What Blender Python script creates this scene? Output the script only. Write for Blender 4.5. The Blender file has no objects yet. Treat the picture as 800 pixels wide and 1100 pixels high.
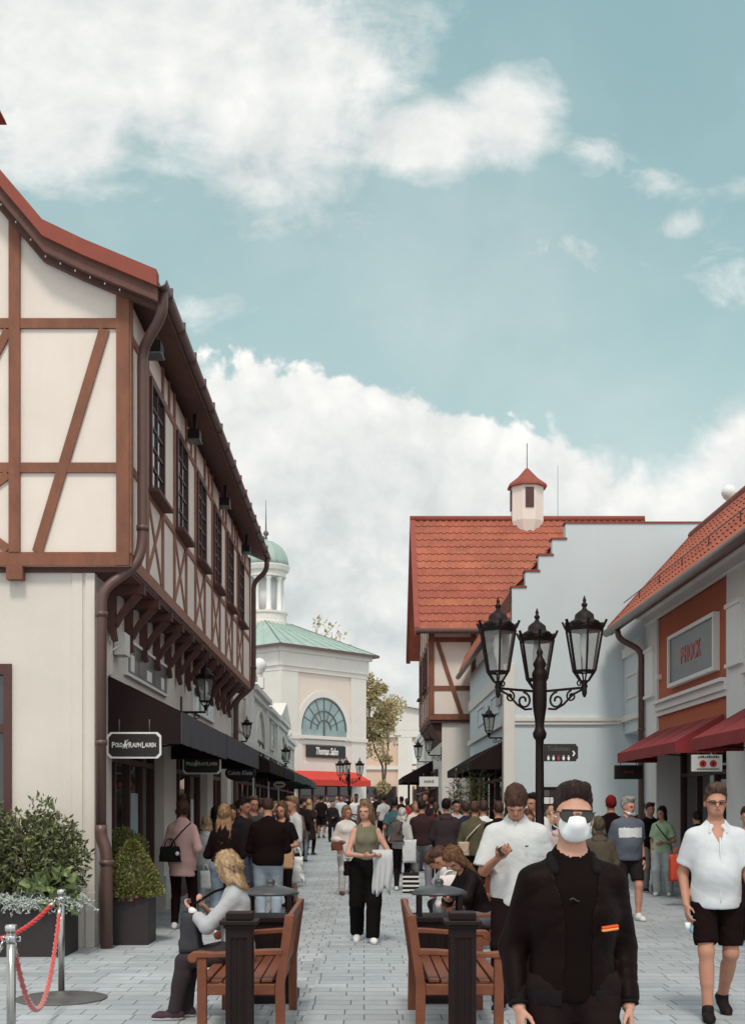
import bpy, bmesh, math, random
import numpy as np
from mathutils import Vector, Matrix, noise as mnoise
R_ = math.radians
rnd = random.Random(7)
sc = bpy.context.scene
COL = sc.collection
F_PX = 1300.0
CAM_Z = 1.65
def ux(u, Y): return (u - 391.0) / F_PX * Y        # lateral metres of a picture column at a depth
def vz(v, Y): return CAM_Z + (867.0 - v) / F_PX * Y  # height of a picture row at a depth

def ground_z(y): return 0.0125*min(max(0.0, y - 22.0), 68.0)

# ------------------------------------------------------------------ tagging
ORG = {}
def tag(o, label=None, cat=None, group=None, kind=None):
    if label: o['label'] = label
    if cat: o['category'] = cat
    if group: o['group'] = group
    if kind: o['kind'] = kind
    return o
def thing(name, label, cat, loc=(0, 0, 0), rz=0.0, group=None):
    o = bpy.data.objects.new(name, None)
    o.empty_display_size = 0.2
    COL.objects.link(o)
    o.location = loc
    o.rotation_euler = (0, 0, rz)
    ORG[o] = Vector(loc)
    return tag(o, label, cat, group)
def copy_tree(o, parent=None):
    c = o.copy()
    COL.objects.link(c)
    if parent is not None: c.parent = parent
    for ch in list(o.children): copy_tree(ch, c)
    return c

# ------------------------------------------------------------------ mesh builder
class MB:
    def __init__(s): s.v = []; s.f = []; s.m = []; s.sm = []
    def add(s, vs, fs, m=0, smooth=False):
        b = len(s.v); s.v.extend([tuple(p) for p in vs])
        for f in fs:
            s.f.append([b + i for i in f]); s.m.append(m); s.sm.append(smooth)
        return s
    def box(s, x0, y0, z0, x1, y1, z1, m=0):
        if x0 > x1: x0, x1 = x1, x0
        if y0 > y1: y0, y1 = y1, y0
        if z0 > z1: z0, z1 = z1, z0
        vs = [(x0,y0,z0),(x1,y0,z0),(x1,y1,z0),(x0,y1,z0),(x0,y0,z1),(x1,y0,z1),(x1,y1,z1),(x0,y1,z1)]
        return s.add(vs, [(3,2,1,0),(4,5,6,7),(0,1,5,4),(1,2,6,5),(2,3,7,6),(3,0,4,7)], m)
    def beam(s, p, q, w, h, up=(0,0,1), m=0):
        p, q = Vector(p), Vector(q); d = (q - p).normalized()
        a = d.cross(Vector(up))
        if a.length < 1e-4: a = d.cross(Vector((1,0,0)))
        a.normalize(); b = a.cross(d).normalized()
        a *= w / 2; b *= h / 2
        vs = [p-a-b, p+a-b, p+a+b, p-a+b, q-a-b, q+a-b, q+a+b, q-a+b]
        return s.add(vs, [(3,2,1,0),(4,5,6,7),(0,1,5,4),(1,2,6,5),(2,3,7,6),(3,0,4,7)], m)
    def prism(s, poly, axis, c0, c1, m=0, smooth=False):
        def mk(a, b, c):
            return (c, a, b) if axis == 'x' else ((a, c, b) if axis == 'y' else (a, b, c))
        n = len(poly)
        vs = [mk(a, b, c0) for a, b in poly] + [mk(a, b, c1) for a, b in poly]
        s.add(vs, [list(range(n))[::-1], list(range(n, 2*n))], m)
        b = len(s.v) - 2*n
        for i in range(n):
            j = (i + 1) % n
            s.f.append([b+i, b+j, b+n+j, b+n+i]); s.m.append(m); s.sm.append(smooth)
        return s
    def tube(s, pts, r, n=8, m=0, cap=True, smooth=True):
        pts = [Vector(p) for p in pts]; N = len(pts)
        rs = r if isinstance(r, (list, tuple)) else [r] * N
        up = Vector((0.13, 0.21, 0.97)); vs = []; prev = None
        for i in range(N):
            d = (pts[min(i+1, N-1)] - pts[max(i-1, 0)]).normalized()
            if prev is None:
                a = d.cross(up)
                if a.length < 1e-3: a = d.cross(Vector((1,0,0)))
            else:
                a = prev - d * prev.dot(d)
            a.normalize(); prev = a; b = d.cross(a)
            for k in range(n):
                t = 2*math.pi*k/n
                vs.append(pts[i] + (a*math.cos(t) + b*math.sin(t)) * rs[i])
        fs = []
        for i in range(N-1):
            for k in range(n):
                k2 = (k+1) % n
                fs.append((i*n+k, i*n+k2, (i+1)*n+k2, (i+1)*n+k))
        s.add(vs, fs, m, smooth)
        if cap:
            b = len(s.v) - len(vs)
            s.f.append([b+k for k in range(n)][::-1]); s.m.append(m); s.sm.append(False)
            s.f.append([b+(N-1)*n+k for k in range(n)]); s.m.append(m); s.sm.append(False)
        return s
    def lathe(s, prof, c=(0,0,0), n=20, m=0, smooth=True, phase=0.0, cap=True):
        vs = []; fs = []; N = len(prof)
        for r, z in prof:
            for k in range(n):
                t = 2*math.pi*k/n + phase
                vs.append((c[0]+r*math.cos(t), c[1]+r*math.sin(t), c[2]+z))
        for i in range(N-1):
            for k in range(n):
                k2 = (k+1) % n
                fs.append((i*n+k, i*n+k2, (i+1)*n+k2, (i+1)*n+k))
        s.add(vs, fs, m, smooth)
        if cap:
            b = len(s.v) - len(vs)
            s.f.append([b+k for k in range(n)][::-1]); s.m.append(m); s.sm.append(False)
            s.f.append([b+(N-1)*n+k for k in range(n)]); s.m.append(m); s.sm.append(False)
        return s
    def xform(s, M, start=0):
        for i in range(start, len(s.v)): s.v[i] = tuple(M @ Vector(s.v[i]))
        return s
    def build(s, name, mats, parent=None, local=False, bevel=0.0, recalc=True, loc=None):
        me = bpy.data.meshes.new(name)
        off = Vector((0,0,0))
        if parent is not None and not local: off = ORG[parent]
        if loc is not None: off = Vector(loc)
        me.from_pydata([tuple(Vector(p) - off) for p in s.v], [], s.f)
        if not isinstance(mats, (list, tuple)): mats = [mats]
        for mt in mats: me.materials.append(mt)
        me.polygons.foreach_set('material_index', s.m)
        me.polygons.foreach_set('use_smooth', s.sm)
        me.update()
        if recalc:
            bm = bmesh.new(); bm.from_mesh(me)
            bmesh.ops.recalc_face_normals(bm, faces=bm.faces)
            bm.to_mesh(me); bm.free()
        o = bpy.data.objects.new(name, me)
        COL.objects.link(o)
        if parent is not None:
            o.parent = parent; ORG[o] = ORG[parent]
        else:
            ORG[o] = off
            if loc is not None: o.location = loc
        if bevel:
            bv = o.modifiers.new('bevel', 'BEVEL'); bv.width = bevel; bv.segments = 2
            bv.limit_method = 'ANGLE'; bv.angle_limit = R_(40)
        return o

def pantiles(mb, o, along, up, width, length, tw=0.22, th=0.36, amp=0.028, m=0, wob=0.006, seed=1):
    """rows of wavy clay tiles on a slope: o is the lower corner, along/up unit vectors in the slope"""
    o, along, up = Vector(o), Vector(along).normalized(), Vector(up).normalized()
    nrm = along.cross(up).normalized()
    if nrm.z < 0: nrm = -nrm
    rr = random.Random(seed)
    nc = max(1, int(round(width / tw))); tw = width / nc
    nr = max(1, int(round(length / th))); th = length / nr
    S = 6
    prof = [amp * (0.5 - 0.5*math.cos(2*math.pi*(k/S))) ** 1.6 for k in range(S)]
    for r in range(nr):
        jit = rr.uniform(-wob, wob)
        vs = []; fs = []
        cols = nc * S + 1
        jt = [rr.uniform(-wob, wob) for _ in range(nc + 1)]
        for i in range(cols):
            a = i * tw / S; h = prof[i % S]
            j = jt[i // S]
            base = o + along * a
            vs.append(base + up * (r*th + j + jit) + nrm * (h + 0.002))
            vs.append(base + up * (r*th + j + jit) + nrm * (h + 0.032))
            vs.append(base + up * ((r+1)*th + 0.03) + nrm * (h + 0.004))
        for i in range(cols - 1):
            a, b = i*3, (i+1)*3
            fs.append((a, b, b+1, a+1)); fs.append((a+1, b+1, b+2, a+2))
        mb.add(vs, fs, m, False)
    return mb

def text_mesh(txt, size, loc, rot, mat, parent, name='lettering', shear=0.0, ext=0.004, space=1.0, width=None, bold=0.0):
    cu = bpy.data.curves.new(name, 'FONT')
    cu.body = txt; cu.size = size; cu.align_x = 'CENTER'; cu.align_y = 'CENTER'
    cu.extrude = ext; cu.shear = shear; cu.space_character = space; cu.offset = bold
    cu.resolution_u = 3
    t = bpy.data.objects.new(name, cu); COL.objects.link(t)
    bpy.context.view_layer.update()
    me = bpy.data.meshes.new_from_object(t.evaluated_get(bpy.context.evaluated_depsgraph_get()))
    COL.objects.unlink(t); bpy.data.objects.remove(t); bpy.data.curves.remove(cu)
    me.name = name
    if width:
        xs = [v.co.x for v in me.vertices]
        if xs:
            k = width / (max(xs) - min(xs))
            for v in me.vertices: v.co.x *= k
    me.materials.clear(); me.materials.append(mat)
    o = bpy.data.objects.new(name, me); COL.objects.link(o)
    if parent is not None:
        o.parent = parent; o.location = Vector(loc) - ORG[parent]; ORG[o] = ORG[parent]
    else: o.location = loc
    o.rotation_euler = rot
    return o

# ------------------------------------------------------------------ materials
MATS = {}
def srgb(r, g, b):
    f = lambda c: (c/12.92 if c <= 0.04045 else ((c+0.055)/1.055)**2.4)
    return tuple(f(c/255.0) for c in (r, g, b))
def nn(nt, t, **kw):
    n = nt.nodes.new(t)
    for k, v in kw.items(): setattr(n, k, v)
    return n
def mat(name, col, rough=0.7, var=0.12, vscale=3.0, bump=0.15, bscale=60.0, metal=0.0, spec=0.5, streak=0.0,
        stretch=(1,1,1), dist=0.01, island=0.0, coat=0.0, sheen=0.0, dirt=0.0, cells=0.0):
    if name in MATS: return MATS[name]
    m = bpy.data.materials.new(name); m.use_nodes = True
    nt = m.node_tree; b = nt.nodes['Principled BSDF']
    L = nt.links.new
    tc = nn(nt, 'ShaderNodeTexCoord')
    mp = nn(nt, 'ShaderNodeMapping'); mp.inputs['Scale'].default_value = stretch
    L(tc.outputs['Object'], mp.inputs['Vector'])
    n1 = nn(nt, 'ShaderNodeTexNoise'); n1.inputs['Scale'].default_value = vscale
    n1.inputs['Detail'].default_value = 8; n1.inputs['Roughness'].default_value = 0.62
    L(mp.outputs[0], n1.inputs['Vector'])
    rmp = nn(nt, 'ShaderNodeMapRange'); rmp.inputs[1].default_value = 0.28; rmp.inputs[2].default_value = 0.72
    rmp.inputs[3].default_value = 1 - var; rmp.inputs[4].default_value = 1 + var
    L(n1.outputs['Fac'], rmp.inputs[0])
    hsv = nn(nt, 'ShaderNodeHueSaturation'); hsv.inputs['Color'].default_value = (*col, 1)
    val = rmp.outputs[0]
    if island:
        g = nn(nt, 'ShaderNodeNewGeometry')
        r2 = nn(nt, 'ShaderNodeMapRange'); r2.inputs[3].default_value = 1-island; r2.inputs[4].default_value = 1+island
        L(g.outputs['Random Per Island'], r2.inputs[0])
        mu = nn(nt, 'ShaderNodeMath', operation='MULTIPLY'); L(val, mu.inputs[0]); L(r2.outputs[0], mu.inputs[1]); val = mu.outputs[0]
        r3 = nn(nt, 'ShaderNodeMapRange'); r3.inputs[3].default_value = 0.5-island*0.06; r3.inputs[4].default_value = 0.5+island*0.06
        L(g.outputs['Random Per Island'], r3.inputs[0]); L(r3.outputs[0], hsv.inputs['Hue'])
    if streak:
        m2 = nn(nt, 'ShaderNodeMapping'); m2.inputs['Scale'].default_value = (3.2, 3.2, 0.14)
        L(tc.outputs['Object'], m2.inputs['Vector'])
        n3 = nn(nt, 'ShaderNodeTexNoise'); n3.inputs['Scale'].default_value = 2.2; n3.inputs['Detail'].default_value = 7
        L(m2.outputs[0], n3.inputs['Vector'])
        r4 = nn(nt, 'ShaderNodeMapRange'); r4.inputs[1].default_value = 0.5; r4.inputs[2].default_value = 0.8
        r4.inputs[3].default_value = 1; r4.inputs[4].default_value = 1 - streak
        L(n3.outputs['Fac'], r4.inputs[0])
        mu = nn(nt, 'ShaderNodeMath', operation='MULTIPLY'); L(val, mu.inputs[0]); L(r4.outputs[0], mu.inputs[1]); val = mu.outputs[0]
    if cells:
        vo = nn(nt, 'ShaderNodeTexVoronoi'); vo.inputs['Scale'].default_value = cells; L(tc.outputs['Object'], vo.inputs['Vector'])
        sx = nn(nt, 'ShaderNodeSeparateColor'); L(vo.outputs['Color'], sx.inputs[0])
        r5 = nn(nt, 'ShaderNodeMapRange'); r5.inputs[3].default_value = .88; r5.inputs[4].default_value = 1.10; L(sx.outputs[0], r5.inputs[0])
        mu = nn(nt, 'ShaderNodeMath', operation='MULTIPLY'); L(val, mu.inputs[0]); L(r5.outputs[0], mu.inputs[1]); val = mu.outputs[0]
    L(val, hsv.inputs['Value'])
    L(hsv.outputs[0], b.inputs['Base Color'])
    b.inputs['Roughness'].default_value = rough; b.inputs['Metallic'].default_value = metal
    b.inputs['Specular IOR Level'].default_value = spec
    if coat: b.inputs['Coat Weight'].default_value = coat; b.inputs['Coat Roughness'].default_value = 0.2
    if sheen: b.inputs['Sheen Weight'].default_value = sheen; b.inputs['Sheen Roughness'].default_value = 0.5
    if bump:
        n2 = nn(nt, 'ShaderNodeTexNoise'); n2.inputs['Scale'].default_value = bscale; n2.inputs['Detail'].default_value = 5
        L(mp.outputs[0], n2.inputs['Vector'])
        bp = nn(nt, 'ShaderNodeBump'); bp.inputs['Strength'].default_value = bump; bp.inputs['Distance'].default_value = dist
        L(n2.outputs['Fac'], bp.inputs['Height']); L(bp.outputs[0], b.inputs['Normal'])
        rr = nn(nt, 'ShaderNodeMapRange'); rr.inputs[3].default_value = max(0.02, rough - 0.08); rr.inputs[4].default_value = min(1, rough + 0.08)
        L(n1.outputs['Fac'], rr.inputs[0]); L(rr.outputs[0], b.inputs['Roughness'])
    MATS[name] = m
    return m

def glassy(name, col, rough=0.04, spec=0.9):
    if name in MATS: return MATS[name]
    m = bpy.data.materials.new(name); m.use_nodes = True
    nt = m.node_tree; b = nt.nodes['Principled BSDF']; L = nt.links.new
    tc = nn(nt, 'ShaderNodeTexCoord')
    n1 = nn(nt, 'ShaderNodeTexNoise'); n1.inputs['Scale'].default_value = 1.3; n1.inputs['Detail'].default_value = 4
    L(tc.outputs['Object'], n1.inputs['Vector'])
    mx = nn(nt, 'ShaderNodeMix', data_type='RGBA')
    mx.inputs[6].default_value = (*[c*0.55 for c in col], 1); mx.inputs[7].default_value = (*[c*1.6 for c in col], 1)
    L(n1.outputs['Fac'], mx.inputs[0]); L(mx.outputs[2], b.inputs['Base Color'])
    b.inputs['Roughness'].default_value = rough; b.inputs['Specular IOR Level'].default_value = spec
    bp = nn(nt, 'ShaderNodeBump'); bp.inputs['Strength'].default_value = 0.04; bp.inputs['Distance'].default_value = 0.02
    n2 = nn(nt, 'ShaderNodeTexNoise'); n2.inputs['Scale'].default_value = 0.9
    L(tc.outputs['Object'], n2.inputs['Vector']); L(n2.outputs['Fac'], bp.inputs['Height']); L(bp.outputs[0], b.inputs['Normal'])
    MATS[name] = m
    return m
def clear_glass(name):
    if name in MATS: return MATS[name]
    m = bpy.data.materials.new(name); m.use_nodes = True
    nt = m.node_tree; L = nt.links.new
    nt.nodes.remove(nt.nodes['Principled BSDF'])
    out = nt.nodes['Material Output']
    tr = nn(nt, 'ShaderNodeBsdfTransparent'); tr.inputs[0].default_value = (0.86, 0.87, 0.86, 1)
    gl = nn(nt, 'ShaderNodeBsdfGlossy'); gl.inputs['Roughness'].default_value = 0.08
    df = nn(nt, 'ShaderNodeBsdfDiffuse'); df.inputs[0].default_value = (0.5, 0.5, 0.48, 1)
    m1 = nn(nt, 'ShaderNodeMixShader'); m1.inputs[0].default_value = 0.14
    L(tr.outputs[0], m1.inputs[1]); L(df.outputs[0], m1.inputs[2])
    m2 = nn(nt, 'ShaderNodeMixShader'); m2.inputs[0].default_value = 0.12
    L(m1.outputs[0], m2.inputs[1]); L(gl.outputs[0], m2.inputs[2])
    L(m2.outputs[0], out.inputs['Surface'])
    MATS[name] = m
    return m

PLASTER = mat('cream_plaster', srgb(226, 214, 204), 0.9, 0.06, 1.1, 0.25, 55, streak=0.03, dist=0.006)
PLASTER_LOW = mat('grey_cream_render', srgb(212, 204, 195), 0.92, 0.06, 0.9, 0.35, 70, streak=0.02, dist=0.008)
TIMBER = mat('red_brown_timber', srgb(126, 79, 59), 0.75, 0.32, 4.0, 0.35, 45, stretch=(1,1,0.45))
TIMBER_LT = mat('weathered_light_timber', srgb(142, 100, 84), 0.8, 0.25, 4.0, 0.3, 45)
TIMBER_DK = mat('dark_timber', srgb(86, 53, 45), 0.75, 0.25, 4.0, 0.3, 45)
BROWN_METAL = mat('brown_coated_metal', srgb(92, 67, 61), 0.42, 0.1, 3, 0.05, 40, spec=0.5)
BROWN_FRAME = mat('brown_window_frame', srgb(76, 44, 42), 0.5, 0.12, 5, 0.1, 50)
TILE = mat('clay_tile', srgb(156, 88, 68), 0.85, 0.14, 1.2, 0.25, 60, island=0.1, cells=4.0)
TILE_V = mat('clay_verge', srgb(138, 66, 52), 0.75, 0.15, 5, 0.2, 50)
GLASS = glassy('dark_window_glass', (0.03, 0.034, 0.036))
GLASS_SHOP = glassy('shop_glass', (0.022, 0.02, 0.02), 0.03, 0.7)
GLASS_PALE = glassy('pale_glass', (0.22, 0.3, 0.3), 0.08, 0.7)
CLEAR = clear_glass('lantern_glass')
BLACK_IRON = mat('black_cast_iron', srgb(30, 18, 18), 0.5, 0.2, 8, 0.12, 60, spec=0.2)
BLACK_CLOTH = mat('black_awning_canvas', srgb(38, 26, 28), 0.85, 0.1, 2, 0.12, 160, spec=.15)
GREY_CLOTH = mat('slate_valance_canvas', srgb(66, 62, 68), 0.75, 0.1, 2, 0.12, 160)
RED_CLOTH = mat('dark_red_awning_canvas', srgb(134, 38, 40), 0.8, 0.08, 2, 0.12, 160)
SCARLET_CLOTH = mat('scarlet_awning_canvas', srgb(196, 58, 48), 0.8, 0.06, 2, 0.1, 160)
WHITE_TRIM = mat('white_painted_trim', srgb(224, 224, 222), 0.75, 0.03, 1.5, 0.08, 60, streak=0.05)
PALE_TRIM = mat('pale_grey_trim', srgb(218, 213, 206), 0.8, 0.04, 1.5, 0.1, 60, streak=0.05)
BLUE_PLASTER = mat('pale_blue_plaster', srgb(200, 211, 215), 0.9, 0.045, 0.7, 0.25, 55, streak=0.015, dist=0.006)
ORANGE_PLASTER = mat('burnt_orange_plaster', srgb(176, 94, 64), 0.9, 0.05, 1.0, 0.25, 55, streak=0.06)
PEACH = mat('peach_cream_plaster', srgb(222, 208, 196), 0.9, 0.03, 0.8, 0.2, 50, streak=0.05)
PEACH_DK = mat('peach_plaster', srgb(216, 186, 166), 0.9, 0.04, 0.8, 0.2, 50, streak=0.05)
COPPER = mat('verdigris_copper', srgb(156, 175, 167), 0.6, 0.12, 1.5, 0.1, 20, streak=0.15)
SIGN_BLACK = mat('sign_black', srgb(28, 18, 19), 0.45, 0.08, 3, 0.03, 40)
SIGN_WHITE = mat('sign_white', srgb(226, 226, 222), 0.5, 0.02, 3, 0.02, 40)
SIGN_RED = mat('sign_red', srgb(190, 52, 50), 0.5, 0.04, 3, 0.02, 40)
GREY_PANEL = mat('grey_sign_panel', srgb(84, 88, 88), 0.35, 0.05, 2, 0.02, 40)
LETTER_RED = mat('faded_red_letters', srgb(176, 74, 72), 0.5, 0.05, 3, 0.02, 40)
INTERIOR = mat('dark_interior', srgb(58, 46, 44), 0.9, 0.2, 1.5, 0, 40)
TEAK = mat('teak_wood', srgb(116, 66, 45), 0.5, 0.25, 6, 0.2, 40, stretch=(1,0.3,1), spec=0.4)
STEEL = mat('brushed_steel', srgb(176, 174, 170), 0.28, 0.06, 30, 0.03, 200, metal=1.0, stretch=(1,1,0.05))
GREY_IRON = mat('grey_iron_base', srgb(92, 90, 90), 0.55, 0.12, 6, 0.1, 60)
ROPE_RED = mat('red_velvet_rope', srgb(196, 52, 46), 0.85, 0.12, 20, 0.3, 120, sheen=0.5)
CHROME = mat('chrome', srgb(205, 205, 205), 0.15, 0.02, 10, 0, 20, metal=1.0)
PLANTER = mat('dark_planter', srgb(44, 35, 37), 0.6, 0.15, 4, 0.12, 50)
SOIL = mat('soil', srgb(60, 46, 38), 0.95, 0.3, 20, 0.5, 40)
BULB = mat('frosted_bulb', srgb(238, 238, 232), 0.4, 0.02, 3, 0, 20)
BLUE_FILM = mat('sky_blue_poster', srgb(176, 205, 212), 0.25, 0.08, 2, 0.02, 20)

# ------------------------------------------------------------------ sky, sun, camera
SUN_EL, SUN_AZ = 56.0, 184.0     # azimuth measured clockwise from +Y
def make_world():
    w = bpy.data.worlds.new('World'); sc.world = w; w.use_nodes = True
    nt = w.node_tree; L = nt.links.new
    bg = nt.nodes['Background']
    sky = nn(nt, 'ShaderNodeTexSky', sky_type='NISHITA'); sky.sun_disc = False
    sky.sun_elevation = R_(SUN_EL); sky.sun_rotation = R_(SUN_AZ)
    sky.air_density = 1.0; sky.dust_density = 1.2; sky.ozone_density = 1.0
    def M(op, a, b=None, c=None):
        n = nn(nt, 'ShaderNodeMath', operation=op)
        for i, x in enumerate((a, b, c)):
            if x is None: continue
            if isinstance(x, (int, float)): n.inputs[i].default_value = x
            else: L(x, n.inputs[i])
        return n.outputs[0]
    def smooth(x, lo, hi):
        n = nn(nt, 'ShaderNodeMapRange', interpolation_type='SMOOTHSTEP')
        n.inputs[1].default_value = lo; n.inputs[2].default_value = hi
        L(x, n.inputs[0]); return n.outputs[0]
    tc = nn(nt, 'ShaderNodeTexCoord'); sep = nn(nt, 'ShaderNodeSeparateXYZ')
    L(tc.outputs['Generated'], sep.inputs[0])
    X, Y, Z = sep.outputs
    py = M('MAXIMUM', M('ABSOLUTE', Y), 0.2)
    a = M('DIVIDE', X, py); b = M('DIVIDE', Z, py)
    cmb = nn(nt, 'ShaderNodeCombineXYZ'); L(a, cmb.inputs[0]); L(b, cmb.inputs[1])
    def noise(scale, detail, rough, distort=0.0, off=(0,0,0), sy=1.0, lac=2.0):
        mp = nn(nt, 'ShaderNodeMapping'); mp.inputs['Location'].default_value = off
        mp.inputs['Scale'].default_value = (1, sy, 1)
        L(cmb.outputs[0], mp.inputs['Vector'])
        n = nn(nt, 'ShaderNodeTexNoise'); n.inputs['Scale'].default_value = scale
        n.inputs['Detail'].default_value = detail; n.inputs['Roughness'].default_value = rough
        n.inputs['Distortion'].default_value = distort; n.inputs['Lacunarity'].default_value = lac
        L(mp.outputs[0], n.inputs['Vector']); return n.outputs['Fac']
    def ell(u, v, ru, rv):
        dx = M('DIVIDE', M('SUBTRACT', a, (u-391)/F_PX), ru/F_PX)
        dz = M('DIVIDE', M('SUBTRACT', b, (867-v)/F_PX), rv/F_PX)
        d = M('SQRT', M('ADD', M('MULTIPLY', dx, dx), M('MULTIPLY', dz, dz)))
        return M('SUBTRACT', 1.0, d)
    n1 = noise(5.2, 10, 0.58, 0.15, (3.1, 1.7, 0.4))
    n1s = noise(5.2, 6, 0.58, 0.15, (3.1+0.018, 1.7-0.022, 0.4))
    n2 = noise(15, 9, 0.62, 0.4, (8.3, 2.2, 1.1), 1.5)
    n3 = noise(3.0, 5, 0.5, 0.1, (1.3, 7.7, 2.1))
    # soft ragged cloud, upper left, with its tail to the right
    A = None
    for e in ((120, 40, 350, 215), (300, 110, 190, 165), (545, 130, 80, 70), (455, 150, 130, 62), (60, 150, 160, 90)):
        x = ell(*e); A = x if A is None else M('MAXIMUM', A, x)
    As = None
    for e in ((640, 165, 110, 55), (700, 200, 70, 45), (805, 300, 110, 85), (600, 262, 130, 45), (800, 195, 60, 26), (728, 240, 40, 26), (205, 325, 90, 50)):
        x = ell(*e); As = x if As is None else M('MAXIMUM', As, x)
    As = M('MAXIMUM', As, -1.0)
    A = M('MAXIMUM', A, -0.6)
    dA = M('ADD', M('ADD', M('MULTIPLY', A, 1.7), M('MULTIPLY', M('SUBTRACT', n1, 0.5), 2.2)), M('MULTIPLY', M('SUBTRACT', n2, 0.5), 1.3))
    dS = M('ADD', M('ADD', M('MULTIPLY', As, 1.25), M('MULTIPLY', M('SUBTRACT', n1, 0.55), 3.0)), M('MULTIPLY', M('SUBTRACT', n2, 0.52), 4.2))
    mA = M('MAXIMUM', smooth(dA, -0.05, 1.0), M('MULTIPLY', smooth(dS, 0.25, 1.8), 0.75))
    # heaped cloud bank above the roofs
    fc = nn(nt, 'ShaderNodeFloatCurve')
    t = M('DIVIDE', M('ADD', a, 0.40), 0.8)
    L(t, fc.inputs['Value'])
    cv = fc.mapping.curves[0]
    pts = [(-130, 380), (100, 355), (200, 372), (290, 362), (400, 378), (480, 396), (525, 420), (560, 424), (592, 416), (625, 432), (700, 440), (750, 410), (800, 365), (905, 345)]
    pts = [(((u-391)/F_PX + 0.40) / 0.8, (867-v)/F_PX/0.667) for u, v in pts]
    cv.points[0].location = (0.0, pts[0][1]); cv.points[1].location = (1.0, pts[-1][1])
    for x, y in pts:
        if 0 < x < 1: cv.points.new(x, y)
    fc.mapping.update()
    hB = M('MULTIPLY', fc.outputs[0], 0.667)
    v1 = nn(nt, 'ShaderNodeTexVoronoi', feature='SMOOTH_F1'); v1.inputs['Scale'].default_value = 24; v1.inputs['Detail'].default_value = 3
    v1.inputs['Roughness'].default_value = 0.55; v1.inputs['Smoothness'].default_value = 0.6
    wv = nn(nt, 'ShaderNodeVectorMath', operation='ADD'); L(cmb.outputs[0], wv.inputs[0])
    nv = nn(nt, 'ShaderNodeTexNoise'); nv.inputs['Scale'].default_value = 14; nv.inputs['Detail'].default_value = 6; L(cmb.outputs[0], nv.inputs['Vector'])
    sc_ = nn(nt, 'ShaderNodeVectorMath', operation='SCALE'); sc_.inputs['Scale'].default_value = 0.06; L(nv.outputs['Color'], sc_.inputs[0]); L(sc_.outputs[0], wv.inputs[1])
    L(wv.outputs[0], v1.inputs['Vector'])
    eB = M('ADD', M('SUBTRACT', hB, b), M('ADD', M('MULTIPLY', M('SUBTRACT', n1, 0.5), 0.10), M('MULTIPLY', M('SUBTRACT', 0.42, v1.outputs['Distance']), 0.030)))
    eB = M('ADD', eB, M('MULTIPLY', M('SUBTRACT', n2, 0.5), 0.03))
    right = smooth(a, 0.12, 0.27)
    softw = M('ADD', 0.012, M('MULTIPLY', right, 0.06))
    mB = smooth(M('DIVIDE', M('ADD', eB, 0.004), softw), 0.0, 1.0)
    # thin veil
    veil = M('MULTIPLY', smooth(n3, 0.38, 0.75), 0.24)
    mask = M('MINIMUM', M('MAXIMUM', M('MAXIMUM', M('MULTIPLY', mA, 0.97), mB), veil), 1.0)
    # brightness inside the clouds: lit crests, greyer bellies
    rel = M('MULTIPLY', M('SUBTRACT', n1, n1s), 3.2)
    sA = M('ADD', M('ADD', 0.56, rel), M('MULTIPLY', M('SUBTRACT', n2, 0.5), 0.4))
    crest = smooth(eB, 0.16, 0.0)
    sB = M('ADD', M('ADD', M('ADD', 0.62, M('MULTIPLY', crest, 0.42)), M('MULTIPLY', rel, 0.8)), M('MULTIPLY', M('SUBTRACT', 0.45, v1.outputs['Distance']), 0.5))
    sB = M('ADD', sB, M('MULTIPLY', M('SUBTRACT', n2, 0.5), 0.35))
    sh = nn(nt, 'ShaderNodeMix', data_type='FLOAT'); L(mB, sh.inputs[0]); L(sA, sh.inputs[2]); L(sB, sh.inputs[3])
    cl = nn(nt, 'ShaderNodeMix', data_type='RGBA')
    cl.inputs[6].default_value = (*[c*10 for c in srgb(206, 213, 213)], 1)
    cl.inputs[7].default_value = (*[c*10.6 for c in srgb(250, 249, 246)], 1)
    L(sh.outputs[0], cl.inputs[0])
    # sky colour, towards the teal of the picture
    tint = nn(nt, 'ShaderNodeMix', data_type='RGBA', blend_type='MULTIPLY'); tint.inputs[0].default_value = 1.0
    L(sky.outputs[0], tint.inputs[6]); tint.inputs[7].default_value = SKY_TINT
    hz = nn(nt, 'ShaderNodeMix', data_type='RGBA')      # paler, greyer air low down
    hz.inputs[6].default_value = (*[c*9.6 for c in srgb(150, 187, 192)], 1); hz.inputs[7].default_value = (*[c*9.4 for c in srgb(192, 214, 217)], 1)
    L(smooth(b, 0.62, 0.12), hz.inputs[0])
    sk = nn(nt, 'ShaderNodeMix', data_type='RGBA'); sk.inputs[0].default_value = 0.75
    L(tint.outputs[2], sk.inputs[6]); L(hz.outputs[2], sk.inputs[7])
    fin = nn(nt, 'ShaderNodeMix', data_type='RGBA')
    L(mask, fin.inputs[0]); L(sk.outputs[2], fin.inputs[6]); L(cl.outputs[2], fin.inputs[7])
    # added fill: unseen sky overhead, aside and behind brightened towards white
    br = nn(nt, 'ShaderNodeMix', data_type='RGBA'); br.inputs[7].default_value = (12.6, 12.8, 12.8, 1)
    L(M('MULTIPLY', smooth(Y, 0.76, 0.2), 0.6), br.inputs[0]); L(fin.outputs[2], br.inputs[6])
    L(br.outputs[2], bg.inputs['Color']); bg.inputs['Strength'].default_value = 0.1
    w.cycles.sampling_method = 'MANUAL'; w.cycles.sample_map_resolution = 512
SKY_TINT = (2.75, 2.75, 1.75, 1)
make_world()
sl = bpy.data.lights.new('sun', 'SUN'); sl.energy = 2.0; sl.angle = R_(11); sl.color = (1.0, 0.90, 0.80)
so = bpy.data.objects.new('sun', sl); COL.objects.link(so)
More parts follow.
